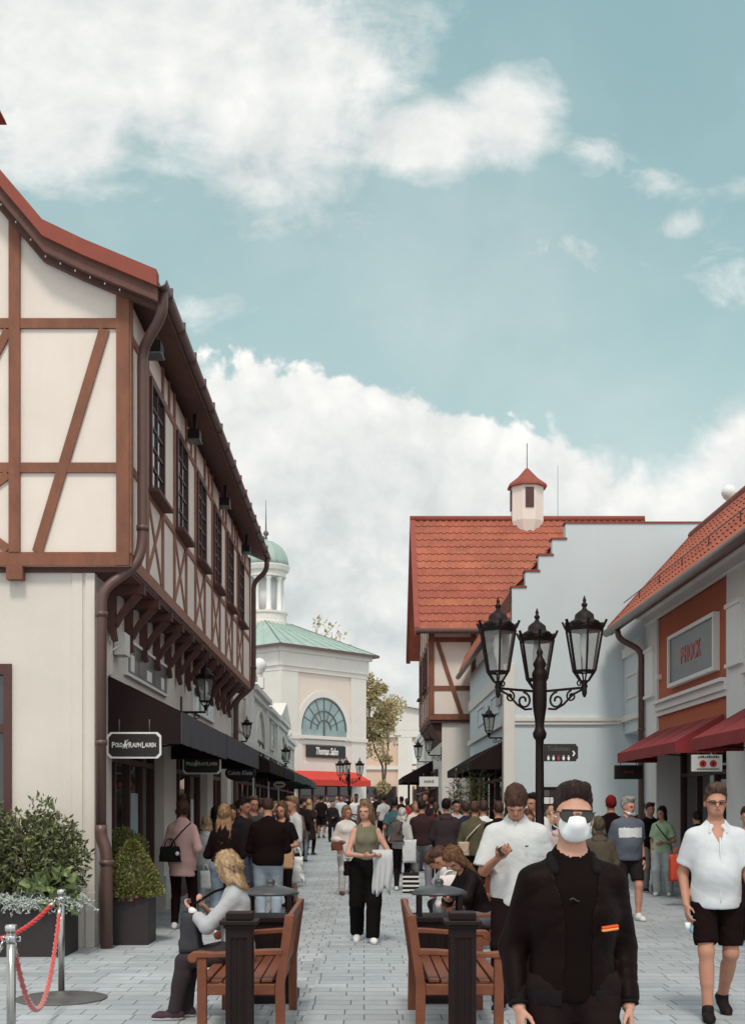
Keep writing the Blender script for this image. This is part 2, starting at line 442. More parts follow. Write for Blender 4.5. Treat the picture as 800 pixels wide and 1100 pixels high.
sd = Vector((math.sin(R_(SUN_AZ))*math.cos(R_(SUN_EL)), math.cos(R_(SUN_AZ))*math.cos(R_(SUN_EL)), math.sin(R_(SUN_EL))))
so.rotation_euler = (-sd).to_track_quat('-Z', 'Y').to_euler(); so.location = (0, -5, 30)
cam = bpy.data.cameras.new('camera'); co = bpy.data.objects.new('camera', cam); COL.objects.link(co)
co.location = (0, 0, CAM_Z); co.rotation_euler = (R_(90), 0, 0)
cam.sensor_fit = 'HORIZONTAL'; cam.sensor_width = 36.0; cam.lens = 36.0 * F_PX / 800.0
cam.shift_x = 9 / 800.0; cam.shift_y = 317 / 800.0
cam.sensor_fit = 'HORIZONTAL'; cam.clip_end = 2000
sc.camera = co
sc.view_settings.view_transform = 'Standard'; sc.view_settings.look = 'None'; sc.view_settings.gamma = 1
sc.view_settings.exposure = 0.0; sc.view_settings.use_curve_mapping = False
sc.cycles.use_denoising = True; sc.cycles.max_bounces = 6; sc.cycles.diffuse_bounces = 3; sc.cycles.transparent_max_bounces = 12
sc.cycles.caustics_reflective = False; sc.cycles.caustics_refractive = False

# ------------------------------------------------------------------ pavement
def make_ground():
    m = bpy.data.materials.new('grey_concrete_pavers'); m.use_nodes = True
    nt = m.node_tree; L = nt.links.new; b = nt.nodes['Principled BSDF']
    tc = nn(nt, 'ShaderNodeTexCoord')
    def brick(w, h, mort, c1, c2, off=(0,0,0)):
        mp = nn(nt, 'ShaderNodeMapping'); mp.inputs['Location'].default_value = off
        L(tc.outputs['Object'], mp.inputs['Vector'])
        k = nn(nt, 'ShaderNodeTexBrick'); k.inputs['Scale'].default_value = 1.0
        k.inputs['Brick Width'].default_value = w; k.inputs['Row Height'].default_value = h
        k.inputs['Mortar Size'].default_value = mort; k.inputs['Mortar Smooth'].default_value = 0.15
        k.inputs['Bias'].default_value = 0.0
        k.inputs['Color1'].default_value = (*c1, 1); k.inputs['Color2'].default_value = (*c2, 1)
        k.inputs['Mortar'].default_value = (*srgb(104, 107, 110), 1)
        k.offset_frequency = 2; k.offset = 0.37; k.squash_frequency = 3; k.squash = 0.72
        L(mp.outputs[0], k.inputs['Vector']); return k
    k1 = brick(0.42, 0.24, 0.006, srgb(160, 166, 170), srgb(178, 183, 187))
    k2 = brick(0.21, 0.24, 0.006, srgb(158, 162, 165), srgb(182, 185, 187), (0.03, 0.05, 0))
    sep = nn(nt, 'ShaderNodeSeparateXYZ'); L(tc.outputs['Object'], sep.inputs[0])
    # narrow band of small setts down the middle of the street
    d = nn(nt, 'ShaderNodeMath', operation='ADD'); L(sep.outputs[0], d.inputs[0]); d.inputs[1].default_value = 0.62
    ab = nn(nt, 'ShaderNodeMath', operation='ABSOLUTE'); L(d.outputs[0], ab.inputs[0])
    lt = nn(nt, 'ShaderNodeMath', operation='LESS_THAN'); L(ab.outputs[0], lt.inputs[0]); lt.inputs[1].default_value = 0.16
    mc = nn(nt, 'ShaderNodeMix', data_type='RGBA'); L(lt.outputs[0], mc.inputs[0]); L(k1.outputs['Color'], mc.inputs[6]); L(k2.outputs['Color'], mc.inputs[7])
    mf = nn(nt, 'ShaderNodeMix', data_type='FLOAT'); L(lt.outputs[0], mf.inputs[0]); L(k1.outputs['Fac'], mf.inputs[2]); L(k2.outputs['Fac'], mf.inputs[3])
    n1 = nn(nt, 'ShaderNodeTexNoise'); n1.inputs['Scale'].default_value = 0.7; n1.inputs['Detail'].default_value = 9; n1.inputs['Roughness'].default_value = 0.65
    L(tc.outputs['Object'], n1.inputs['Vector'])
    r1 = nn(nt, 'ShaderNodeMapRange'); r1.inputs[1].default_value = 0.3; r1.inputs[2].default_value = 0.7; r1.inputs[3].default_value = 0.80; r1.inputs[4].default_value = 1.12
    L(n1.outputs['Fac'], r1.inputs[0])
    n2 = nn(nt, 'ShaderNodeTexNoise'); n2.inputs['Scale'].default_value = 9; n2.inputs['Detail'].default_value = 8; L(tc.outputs['Object'], n2.inputs['Vector'])
    r2 = nn(nt, 'ShaderNodeMapRange'); r2.inputs[1].default_value = 0.3; r2.inputs[2].default_value = 0.7; r2.inputs[3].default_value = 0.93; r2.inputs[4].default_value = 1.05
    L(n2.outputs['Fac'], r2.inputs[0])
    mu = nn(nt, 'ShaderNodeMath', operation='MULTIPLY'); L(r1.outputs[0], mu.inputs[0]); L(r2.outputs[0], mu.inputs[1])
    gv = nn(nt, 'ShaderNodeTexVoronoi'); gv.inputs['Scale'].default_value = 1.7; L(tc.outputs['Object'], gv.inputs['Vector'])   # trodden gum and drips
    gr = nn(nt, 'ShaderNodeMapRange'); gr.inputs[1].default_value = 0.03; gr.inputs[2].default_value = 0.055; gr.inputs[3].default_value = 0.72; gr.inputs[4].default_value = 1.0; L(gv.outputs['Distance'], gr.inputs[0])
    mu2 = nn(nt, 'ShaderNodeMath', operation='MULTIPLY'); L(mu.outputs[0], mu2.inputs[0]); L(gr.outputs[0], mu2.inputs[1]); mu = mu2
    hs = nn(nt, 'ShaderNodeHueSaturation'); L(mc.outputs[2], hs.inputs['Color']); L(mu.outputs[0], hs.inputs['Value'])
    L(hs.outputs[0], b.inputs['Base Color'])
    b.inputs['Roughness'].default_value = 0.72
    bp = nn(nt, 'ShaderNodeBump'); bp.inputs['Strength'].default_value = 0.5; bp.inputs['Distance'].default_value = 0.006
    iv = nn(nt, 'ShaderNodeMath', operation='SUBTRACT'); iv.inputs[0].default_value = 1; L(mf.outputs[0], iv.inputs[1])
    ad = nn(nt, 'ShaderNodeMath', operation='MULTIPLY_ADD'); L(n2.outputs['Fac'], ad.inputs[0]); ad.inputs[1].default_value = 0.35; L(iv.outputs[0], ad.inputs[2])
    L(ad.outputs[0], bp.inputs['Height']); L(bp.outputs[0], b.inputs['Normal'])
    g = MB(); ys = [-200, 0, 22, 26, 30, 36, 42, 50, 60, 75, 90, 900]   # the street climbs gently beyond the square
    for yy in ys: g.v += [(-400, yy, ground_z(yy)), (400, yy, ground_z(yy))]
    for i in range(len(ys) - 1): g.f.append([2*i, 2*i+1, 2*i+3, 2*i+2]); g.m.append(0); g.sm.append(True)
    tag(g.build('pavement', m), kind='structure')
make_ground()
# ================================================================== buildings
def face_x(mb, x, y0, y1, z0, z1, t, m=0):   # slab proud of a wall that looks along x
    mb.box(x, y0, z0, x + t, y1, z1, m)

def window_side(parent, x, y0, y1, z0, z1, out, cols=2, rows=5, frame=BROWN_FRAME, glass=GLASS, sill=True, fw=0.06, name='window'):
    """window on a wall whose face is at x; out=+1/-1 is the way it looks"""
    f = MB(); a, b = x + out*0.005, x + out*0.06
    f.box(a, y0, z0, b, y0+fw, z1); f.box(a, y1-fw, z0, b, y1, z1)
    f.box(a, y0+fw, z0, b, y1-fw, z0+fw); f.box(a, y0+fw, z1-fw, b, y1-fw, z1)
    c, d = x + out*0.012, x + out*0.045
    for i in range(1, cols):
        y = y0+fw + (y1-y0-2*fw)*i/cols; f.box(c, y-0.016, z0+fw, d, y+0.016, z1-fw)
    for i in range(1, rows):
        z = z0+fw + (z1-z0-2*fw)*i/rows; f.box(c, y0+fw, z-0.014, x + out*0.040, y1-fw, z+0.014)
    w = f.build(name, frame, parent)
    g = MB(); g.box(x + out*0.004, y0+fw, z0+fw, x + out*0.022, y1-fw, z1-fw); g.build('pane', glass, w)
    if sill:
        s = MB(); s.box(x + out*0.003, y0-0.06, z0-0.05, x + out*0.16, y1+0.06, z0-0.004); s.build('sill', TIMBER_DK, w)
    return w
def shopfront_side(parent, x, y0, y1, z1, out, bays=3, frame=BROWN_FRAME, glass=GLASS_SHOP, door=True, fw=0.09, z0=0.35):
    f = MB(); a, b = x + out*0.01, x + out*0.09
    f.box(a, y0, 0, b, y0+fw, z1); f.box(a, y1-fw, 0, b, y1, z1)
    f.box(a, y0+fw, z1-fw, b, y1-fw, z1)
    f.box(a, y0+fw, 2.25, x + out*0.085, y1-fw, 2.33)
    f.box(a, y0+fw, 0.0, x + out*0.083, y1-fw, z0)
    for i in range(1, bays):
        y = y0 + (y1-y0)*i/bays; f.box(a, y-0.045, z0, x + out*0.087, y+0.045, z1-fw)
    w = f.build('shopfront', frame, parent)
    g = MB(); g.box(x + out*0.006, y0+fw, z0, x + out*0.03, y1-fw, z1-fw); g.build('pane', glass, w)
    return w
def awning_side(parent, xw, y0, y1, zt, zv, proj, out, val=0.25, cloth=BLACK_CLOTH, vcloth=None, name='awning', closed=True):
    """sloping canvas awning off a wall at xw: top edge zt, front edge zv, valance below"""
    xo = xw + out*proj
    a = MB(); t = 0.012
    a.prism([(xw + out*0.01, zt), (xo, zv), (xo, zv - t), (xw + out*0.01, zt - t)], 'y', y0, y1)
    if closed:
        for y in (y0, y1):
            d = t if y == y0 else -t
            a.prism([(xw + out*0.012, zt - 0.004), (xo, zv - 0.006), (xo, zv - val), (xw + out*0.012, zv - val)], 'y', y + d*0.2, y + d*1.2)
    # seams
    n = max(2, int((y1 - y0) / 1.1))
    for i in range(1, n):
        y = y0 + (y1 - y0)*i/n
        a.beam((xw + out*0.02, y, zt - 0.004 + 0.004), (xo, y, zv + 0.002), 0.025, 0.006)
    w = a.build(name, cloth, parent)
    v = MB(); N = max(6, int((y1-y0)/0.25)); vs = []; fs = []
    for i in range(N+1):
        y = y0 + (y1-y0)*i/N; wob = 0.006*math.sin(i*1.7) ; low = 0.006*math.sin(i*2.3+1)
        for k, (dx, z) in enumerate(((0.003, zv), (0.003+wob, zv - val + low), (-0.009+wob, zv - val + low), (-0.009, zv))):
            vs.append((xo + out*dx, y, z))
    for i in range(N):
        for k in range(4):
            k2 = (k+1) % 4; fs.append((i*4+k, i*4+k2, (i+1)*4+k2, (i+1)*4+k))
    fs += [(0,1,2,3), (N*4+3, N*4+2, N*4+1, N*4)]
    v.add(vs, fs); v.build('valance', vcloth or cloth, w)
    fr = MB()
    k = max(2, int((y1-y0)/2.2) + 1)
    for i in range(k):
        y = y0 + 0.08 + (y1-y0-0.16)*i/(k-1)
        fr.tube([(xw + out*0.02, y, zt - 0.06), (xo - out*0.03, y, zv - 0.05)], 0.013, 6)
        fr.tube([(xw + out*0.02, y, zv - val + 0.05), (xo - out*0.03, y, zv - val*0.5)], 0.013, 6)
    fr.tube([(xo - out*0.03, y0 + 0.03, zv - 0.04), (xo - out*0.03, y1 - 0.03, zv - 0.04)], 0.016, 6)
    fr.build('awning_frame', BLACK_IRON, w)
    return w
def pipe(parent, pts, r=0.065, material=BROWN_METAL, clips=()):
    m = MB(); P = [Vector(p) for p in pts]; out = [P[0]]
    for i in range(1, len(P)-1):     # rounded bends
        a, b, c = P[i-1], P[i], P[i+1]
        l1 = min(0.16, (b-a).length*0.45); l2 = min(0.16, (c-b).length*0.45)
        p, q = b + (a-b).normalized()*l1, b + (c-b).normalized()*l2
        for k in range(5):
            t = k/4; out.append((p*(1-t)**2) + (b*2*t*(1-t)) + (q*t*t))
    out.append(P[-1])
    m.tube(out, r, 12)
    for z in clips:
        for i in range(len(P)-1):
            if min(P[i].z, P[i+1].z) < z < max(P[i].z, P[i+1].z):
                t = (z - P[i].z)/(P[i+1].z - P[i].z); c = P[i].lerp(P[i+1], t)
                m.lathe([(r+0.012, -0.03), (r+0.012, 0.03)], c, 12)
    return m.build('downpipe', material, parent)

# ------------------------------------------------------------------ left: half-timbered shop house
def timber_house():
    t = thing('half_timbered_house', 'large half-timbered shop house with cream panels, jettied upper floor and black awnings beside the planters', 'building', (-3.18, 14.2, 0))
    X0, XG, XU, Y0, Y1 = -11.06, -3.18, -2.74, 14.1, 29.0
    # ground floor: piers and upper band, shopfronts set back between them
    w = MB()
    # gable wall with a shop window opening x -6.6..-4.13, z .3..3.33
    w.box(-4.13, 14.2, 0, XG, 14.6, 4.4); w.box(-10.6, 14.2, 0, -6.6, 14.6, 4.4)
    w.box(-6.6, 14.2, 3.33, -4.13, 14.6, 4.4); w.box(-6.6, 14.2, 0, -4.13, 14.6, 0.3)
    w.box(-10.6, 28.6, 0, -3.5, 28.98, 4.4); w.box(-10.6, 14.6, 0, -10.3, 28.6, 4.4)
    w.box(-3.5, 14.6, 3.1, XG, 28.98, 4.4)
    for a, b in ((14.6, 15.25), (19.25, 20.5), (24.6, 25.5), (28.2, 28.98)):
        w.box(-3.5, a, 0, XG, b, 3.1)
    w.build('ground_floor_wall', PLASTER_LOW, t)
    q = MB(); q.box(-3.26, 14.17, 0, -3.155, 14.3, 4.39); q.box(-3.42, 14.182, 0, -3.3, 14.24, 4.39); q.build('corner_strip', PLASTER_LOW, t)
    for a, b in ((19.2, 20.55), (24.55, 25.55)):
        pl = MB(); pl.box(-3.52, a, 0, XG + 0.04, b, 0.55); pl.build('stone_plinth', PALE_TRIM, t)
    ins = MB(); ins.box(-10.2, 14.7, 0.02, -4.6, 28.5, 4.3); ins.build('dark_interior', INTERIOR, t)
    shopfront_side(t, -3.42, 15.25, 19.25, 3.1, 1, bays=4)
    shopfront_side(t, -3.42, 20.5, 24.6, 3.1, 1, bays=3)
    shopfront_side(t, -3.42, 25.5, 28.2, 3.1, 1, bays=3)
    # gable shop window
    f = MB(); y = 14.16
    f.box(-4.22, y, 0.3, -4.131, 14.3, 3.325); f.box(-6.598, y, 0.3, -6.44, 14.3, 3.325)
    f.box(-6.44, y, 3.2, -4.22, 14.3, 3.325); f.box(-6.44, y, 2.52, -4.22, 14.295, 2.62); f.box(-6.44, y, 0.3, -4.22, 14.3, 0.42)
    f.box(-5.41, y+.003, 0.42, -5.31, 14.29, 2.5)
    wn = f.build('shop_window', BROWN_FRAME, t)
    g = MB(); g.box(-6.44, 14.24, 0.42, -4.22, 14.26, 3.2); g.build('pane', GLASS, wn)
    # upper floor with flared gable
    up = MB()
    prof = [(X0, 4.46), (XU, 4.46), (XU, 7.58), (-3.2, 7.84), (-3.66, 8.14), (-4.3, 8.9), (-6.9, 12.0), (-9.5, 8.9), (-10.14, 8.14), (-10.6, 7.84), (X0, 7.58)]
    up.prism(prof, 'y', Y0, Y1)
    up.build('upper_wall', PLASTER, t)
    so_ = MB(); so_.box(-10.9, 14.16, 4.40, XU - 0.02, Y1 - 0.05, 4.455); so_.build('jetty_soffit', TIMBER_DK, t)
    # gable timbers (proud of the plaster by 4 cm)
    tm = MB(); yf = Y0 - 0.02
    def vb(x, z0, z1, wd=0.13): tm.box(x - wd/2, yf - 0.022, z0, x + wd/2, yf + 0.02, z1)
    def hb(x0, x1, z, h=0.115): tm.box(x0, yf - 0.012, z - h/2, x1, yf + 0.02, z + h/2)
    def db(p, q, wd=0.12): tm.beam((p[0], yf, p[1]), (q[0], yf, q[1]), wd, 0.035, (0, 1, 0)) if False else tm.beam((p[0], yf + 0.002, p[1]), (q[0], yf + 0.002, q[1]), wd, 0.03, (0, -1, 0))
    hb(X0, XU + 0.012, 4.535, 0.16)
    vb(-2.805, 4.46, 7.62, 0.15); vb(-10.99, 4.46, 7.62, 0.15)
    for x in (-4.065, -9.735): vb(x, 4.615, 8.55)
    for x in (-5.4, -6.9, -8.4): vb(x, 4.615, 9.9 if x != -6.9 else 11.8)
    hb(-10.9, -2.88, 5.60); hb(-10.9, -2.88, 7.28); hb(-9.3, -4.5, 8.62)
    db((-3.02, 7.21), (-3.80, 4.62)); db((-10.78, 7.21), (-10.0, 4.62))
    for xa, xb in ((-4.14, -5.33), (-5.47, -6.83), (-6.97, -8.33), (-8.47, -9.67)):
        db((xa, 5.52), (xb, 4.65), 0.1); db((xa, 4.65), (xb, 5.52), 0.1)
        db((xa, 7.2), ((xa+xb)/2 - .2, 5.68), 0.1)
    # beam ends under the sill
    tm.box(-4.16, 14.06, 4.30, -3.97, 14.19, 4.455)
    tm.build('gable_timber_frame', TIMBER, t)
    # street side timbers
    ts = MB(); xs = XU
    def v2(y, z0, z1, wd=0.1): ts.box(xs - 0.01, y - wd/2, z0, xs + 0.028, y + wd/2, z1)
    def h2(y0, y1, z, h=0.09): ts.box(xs - 0.01, y0, z - h/2, xs + 0.022, y1, z + h/2)
    h2(Y0 + .04, Y1, 4.535, 0.15); h2(Y0+.04, Y1, 5.62); h2(Y0+.04, Y1, 7.16)
    v2(Y0 + 0.06, 4.61, 7.6, 0.14); v2(Y1 - 0.07, 4.61, 7.6, 0.13); v2(14.75, 4.61, 5.575, .08)
    wins = [15.3 + 2.16*k for k in range(6)]
    for y in wins:
        v2(y - 0.05, 4.61, 7.6); v2(y + 1.10, 4.61, 7.6)
        for a, b in ((y, y + 1.05),):
            ts.beam((xs + 0.006, a, 4.62), (xs + 0.006, b, 5.57), 0.075, 0.026, (1, 0, 0)); ts.beam((xs + 0.005, b, 4.62), (xs + 0.005, a, 5.57), 0.075, 0.026, (1, 0, 0))
        v2(y + 1.63, 7.2, 7.6, .07)
    ts.build('street_timber_frame', TIMBER_LT, t)
    for y in wins: window_side(t, XU, y, y + 1.05, 5.68, 7.10, 1, cols=2, rows=5, fw=0.07)
    # brackets under the jetty
    for k in range(13):
        y = 15.03 + 1.075*k
        b = MB()
        b.box(XG + .002, y - 0.06, 3.86, XG + 0.10, y + 0.06, 4.40)
        b.box(XG + 0.10, y - 0.06, 4.28, XU + 0.02, y + 0.06, 4.398)
        b.prism([(XG + .005, 3.86), (XG + 0.1, 3.86), (XG + .12, 3.72), (XG + .06, 3.70)], 'y', y - .055, y + .055)
        pts = []
        for i in range(7):
            a = i/6; pts.append((XG + 0.09 + 0.30*a**1.0, 3.92 + 0.38*a**0.75))
        up_, lo = [(x, z + 0.045) for x, z in pts], [(x + .03, z - 0.045) for x, z in pts]
        b.prism(lo + up_[::-1], 'y', y - 0.05, y + 0.05)
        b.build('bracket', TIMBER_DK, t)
    # roof: two flared slopes as thick slabs, verge, boards
    half = [(-2.36, 7.70), (-3.2, 8.05), (-3.66, 8.27), (-4.32, 9.05), (-6.9, 12.13)]
    def mir(p): return (-13.8 - p[0], p[1])
    rf = MB()
    def slab(pts, th, y0, y1, m=0):
        for i in range(len(pts)-1):
            (a, b), (c, d) = pts[i], pts[i+1]
            rf_target.prism([(a, b), (c, d), (c, d - th), (a, b - th)], 'y', y0, y1, m)
    rf_target = rf
    slab(half, 0.10, 13.92, 29.2); slab([mir(p) for p in half], 0.10, 13.92, 29.2)
    roof = rf.build('roof', TILE, t)
    rf_target = MB()
    big = [(x + 0.01*i*0, z + 0.07) for i, (x, z) in enumerate(half)]
    slab(big, 0.185, 13.76, 13.93); slab([mir(p) for p in big], 0.185, 13.76, 13.93); rf_target.build('verge', TILE_V, roof)
    rf_target = MB(); slab(big, 0.185, 29.19, 29.32); rf_target.build('verge', TILE_V, roof)
    rf_target = MB()
    low = [(x, z - 0.115) for x, z in half]
    slab(low, 0.15, 13.82, 13.90); slab([mir(p) for p in low], 0.15, 13.82, 13.90)
    low2 = [(x + .01, z - 0.101) for x, z in half]
    slab(low2, 0.05, 13.905, 29.15); slab([mir(p) for p in low2], 0.05, 13.905, 29.15)
    low3 = [(x - .06, z - .155) for x, z in half[:]]
    slab(low3, 0.13, 13.99, 14.07); slab([mir(p) for p in low3], 0.13, 13.99, 14.07)
    rf_target.build('barge_board', mat('weathered_barge_board', srgb(98, 66, 58), 0.8, 0.25, 5, 0.3, 40), roof)
    # string of small bulbs along the verge
    bl = MB()
    for i in range(11):
        x = -2.8 - 0.17*i
        z = np.interp(-x, [-p[0] for p in half], [p[1] for p in half]) - 0.30
        bl = MB(); bl.lathe([(0.003, 0.014), (0.009, 0.0), (0.003, -0.014)], (x, 13.87, z), 6); bl.build('string_light', BULB, roof)
    cy = MB()   # small spike on the roof edge, and a weather cock's tail over the ridge
    cy.tube([(-2.85, 16.2, 8.1), (-2.85, 16.2, 8.62)], 0.012, 5); cy.tube([(-2.85, 16.2, 8.6), (-2.68, 16.2, 8.28)], 0.008, 4)
    cy.build('lightning_rod', BROWN_METAL, roof)
    tw = MB(); tw.box(-7.65, 18.25, 10.9, -6.15, 19.75, 13.0); tur = tw.build('roof_turret', PLASTER, t)
    tw = MB(); tw.lathe([(1.414, 12.93), (1.38, 13.0), (.7, 13.7), (.05, 14.7)], (-6.9, 19.0, 0), 4, smooth=False, phase=math.pi/4); tw.build('turret_roof', TILE_V, tur)
    # gutter and pipes
    gt = MB(); N = 10
    prof = [(-2.32 + 0.075*math.cos(math.pi + math.pi*i/N), 7.66 + 0.075*math.sin(math.pi + math.pi*i/N)) for i in range(N+1)]
    prof += [(x*1 + 0, z) for x, z in [(-2.32 + 0.06*math.cos(-math.pi*i/N), 7.66 + 0.06*math.sin(-math.pi*i/N)) for i in range(N+1)]]
    gt.prism(prof, 'y', 13.80, 29.25, smooth=False)
    for y in [14.2 + 1.0*i for i in range(15)]: gt.box(-2.402, y - .015, 7.575, -2.24, y + .015, 7.735)
    gt.build('gutter', BROWN_METAL, t)
    pipe(t, [(-2.32, 13.98, 7.62), (-2.33, 13.98, 7.34), (-2.62, 14.3, 7.06), (-2.62, 14.32, 4.76), (-2.68, 14.26, 4.5), (-3.06, 14.12, 4.18), (-3.07, 14.12, 1.34)], 0.062, clips=(4.95, 3.9, 2.4))
    pipe(t, [(-3.07, 14.12, 1.44), (-3.07, 14.12, 1.30), (-3.0, 14.1, 1.14), (-3.0, 14.1, 0.0)], 0.075, clips=(1.0,))
    pipe(t, [(-2.32, 28.95, 7.6), (-2.34, 29.0, 7.3), (-2.66, 29.12, 7.05), (-2.66, 29.12, 4.7), (-2.72, 29.12, 4.5), (-3.08, 29.1, 4.2), (-3.09, 29.1, 0)], 0.062, clips=(5,))
    # flood lights under the eaves
    for y in (14.75, 18.2, 22.2, 26.2):
        b = MB(); b.box(-2.64, y - .12, 7.16, -2.46, y + .12, 7.30); b.box(-2.57, y - .03, 7.30, -2.52, y + .03, 7.55)
        fl = b.build('flood_light', BLACK_IRON, t)
        b = MB(); b.box(-2.65, y - .13, 7.14, -2.45, y + .13, 7.158); b.build('lens', GREY_PANEL, fl)
    # framed window signs above the awnings
    for (a, b, gl) in ((16.0, 19.35, GREY_PANEL), (22.2, 25.4, BLUE_FILM)):
        f = MB(); x = XG
        f.box(x, a, 3.40, x + .05, b, 3.44); f.box(x, a, 3.86, x + .05, b, 3.90); f.box(x, a, 3.44, x + .05, a + .05, 3.86); f.box(x, b - .05, 3.44, x + .05, b, 3.86)
        fr = f.build('framed_sign', WHITE_TRIM, t)
        f = MB(); f.box(x + .004, a + .05, 3.44, x + .035, b - .05, 3.86); f.build('pane', gl, fr)
        rr = random.Random(3)
        for i in range(5):
            f = MB(); y = a + .3 + (b - a - .9)*i/4; f.box(x + .035, y, 3.48, x + .04, y + rr.uniform(.2, .5), 3.5 + rr.uniform(.12, .28)); f.build('printed_picture', (SIGN_WHITE, GREY_PANEL)[i % 2], fr)
    f = MB(); f.box(XG + .02, 15.3, 3.58, XG + .16, 15.62, 3.86); f.box(XG, 15.1, 3.3, XG + .03, 15.18, 3.72); f.tube([(XG + .01, 15.14, 3.6), (XG + .1, 15.3, 3.7)], .015, 6)
    f.build('alarm_box', PALE_TRIM, t)
    # awnings
    awning_side(t, XG, 15.0, 19.86, 3.28, 2.83, 0.92, 1, 0.40, BLACK_CLOTH, GREY_CLOTH)
    awning_side(t, XG, 19.98, 25.9, 3.26, 2.84, 0.92, 1, 0.38, BLACK_CLOTH, GREY_CLOTH)
    for k, (y, z, w_, h_, m_) in enumerate(((15.6, 1.1, .5, .75, SIGN_WHITE), (17.55, .95, .55, .9, BLUE_FILM), (21.1, 1.2, .5, .7, LETTER_RED), (23.4, 1.0, .6, .8, SIGN_WHITE), (26.0, 1.0, .5, .8, BLUE_FILM))):
        q = MB(); q.box(-3.388, y, z, -3.380, y + w_, z + h_); q.build('window_poster', m_, t)
    return t
timber_house()

# ------------------------------------------------------------------ left: row of small white shops beyond it
def row_shop(y0, y1, xw, out, top, label, wall, style, cloth, name='white_shop', aw=True, depth=6.0, proj=1.1, awz=(3.25, 2.75)):
    t = thing(name, label, 'building', (xw, (y0+y1)/2, 0))
    w = MB(); xb = xw - out*depth
    w.box(xb, y0 + .004, 0, xw, y1 - .004, top); w.build('wall', wall, t)
    tr = MB()
    tr.box(xw, y0 + .01, top - .30, xw + out*.10, y1 - .01, top - .12); tr.box(xw, y0 + .006, top - .12, xw + out*.20, y1 - .006, top + .03)
    tr.box(xw, y0 + .01, 3.32, xw + out*.09, y1 - .01, 3.46)
    for y in (y0 + .02, y1 - .42): tr.box(xw, y, 0, xw + out*.07, y + .40, top - .30)
    tr.build('trim', WHITE_TRIM, t)
    ym = (y0 + y1)/2
    if style == 'arch':
        a = MB(); r = (y1 - y0)*0.27; zc = top - .55 - r
        ring = [(ym + r*math.cos(math.pi*i/12), zc + r*math.sin(math.pi*i/12)) for i in range(13)]
        ring2 = [(ym + (r+.14)*math.cos(math.pi*i/12), zc + (r+.14)*math.sin(math.pi*i/12)) for i in range(13)]
        for i in range(12): a.prism([ring[i], ring2[i], ring2[i+1], ring[i+1]], 'x', xw + out*.003, xw + out*.08)
        a.build('arch', PALE_TRIM, t)
        window_side(t, xw, ym - r*.8, ym + r*.8, 3.62, zc + .1, out, 2, 2, GREY_IRON, GLASS_PALE, False)
    else:
        f = MB(); f.box(xw + out*.003, ym - .75, 3.62, xw + out*.06, ym + .75, 3.72); f.box(xw + out*.003, ym - .75, 4.55, xw + out*.06, ym + .75, 4.65)
        f.box(xw + out*.003, ym - .75, 3.72, xw + out*.06, ym - .65, 4.55); f.box(xw + out*.003, ym + .65, 3.72, xw + out*.06, ym + .75, 4.55)
        f.box(xw + out*.003, ym - .85, 4.82, xw + out*.12, ym + .85, 4.92)
        fr = f.build('picture_frame', PALE_TRIM, t)
        f = MB(); f.box(xw + out*.004, ym - .65, 3.72, xw + out*.03, ym + .65, 4.55); f.build('pane', GLASS_PALE, fr)
    shopfront_side(t, xw + out*.004, y0 + .45, y1 - .45, 2.95, out, 3)
    if aw: awning_side(t, xw, y0 + .15, y1 - .15, awz[0], awz[1], proj, out, .26, cloth)
    return t
GREEN_CLOTH = mat('dark_green_awning_canvas', srgb(60, 74, 70), 0.8, 0.1, 2, 0.1, 100)
XL = -3.25
row_shop(29.35, 34.7, XL, 1, 5.35, 'narrow cream shop with framed picture panel right behind the half-timbered house', PLASTER, 'panel', BLACK_CLOTH, proj=.95)
s2 = row_shop(34.7, 40.2, XL, 1, 5.15, 'white shop with an arched panel and a steep red roof on the left row', WHITE_TRIM, 'arch', BLACK_CLOTH, proj=.95)
r = MB(); r.prism([(-3.15, 5.2), (-4.6, 6.5), (-8.0, 6.5), (-8.0, 5.2)], 'y', 37.6, 40.1); r.build('roof', TILE_V, s2)
r = MB(); r.box(-3.26, 35.9, 5.18, -2.98, 36.2, 5.5); r.lathe([(.06, 0), (.10, .05), (.05, .12), (.16, .2), (.22, .34), (.2, .46), (.1, .56), (.01, .59)], (-3.12, 36.05, 5.5), 14); r.build('ball_finial', WHITE_TRIM, s2)
row_shop(40.2, 44.9, XL, 1, 4.95, 'pale shop with a blank framed panel, third in the left row', PALE_TRIM, 'panel', GREEN_CLOTH, proj=1.0)
s4 = row_shop(44.9, 50.6, XL, 1, 5.0, 'white shop with arched window just before the domed tower', WHITE_TRIM, 'arch', GREEN_CLOTH, proj=1.1)
r = MB(); r.prism([(44.9, 5.05), (47.75, 5.75), (50.6, 5.05)], 'x', XL - .3, XL + .2); r.build('pediment', PALE_TRIM, s4)
row_shop(50.6, 57.0, XL - .1, 1, 4.6, 'low pale shop beside the foot of the domed tower', PALE_TRIM, 'panel', GREEN_CLOTH, proj=1.1)

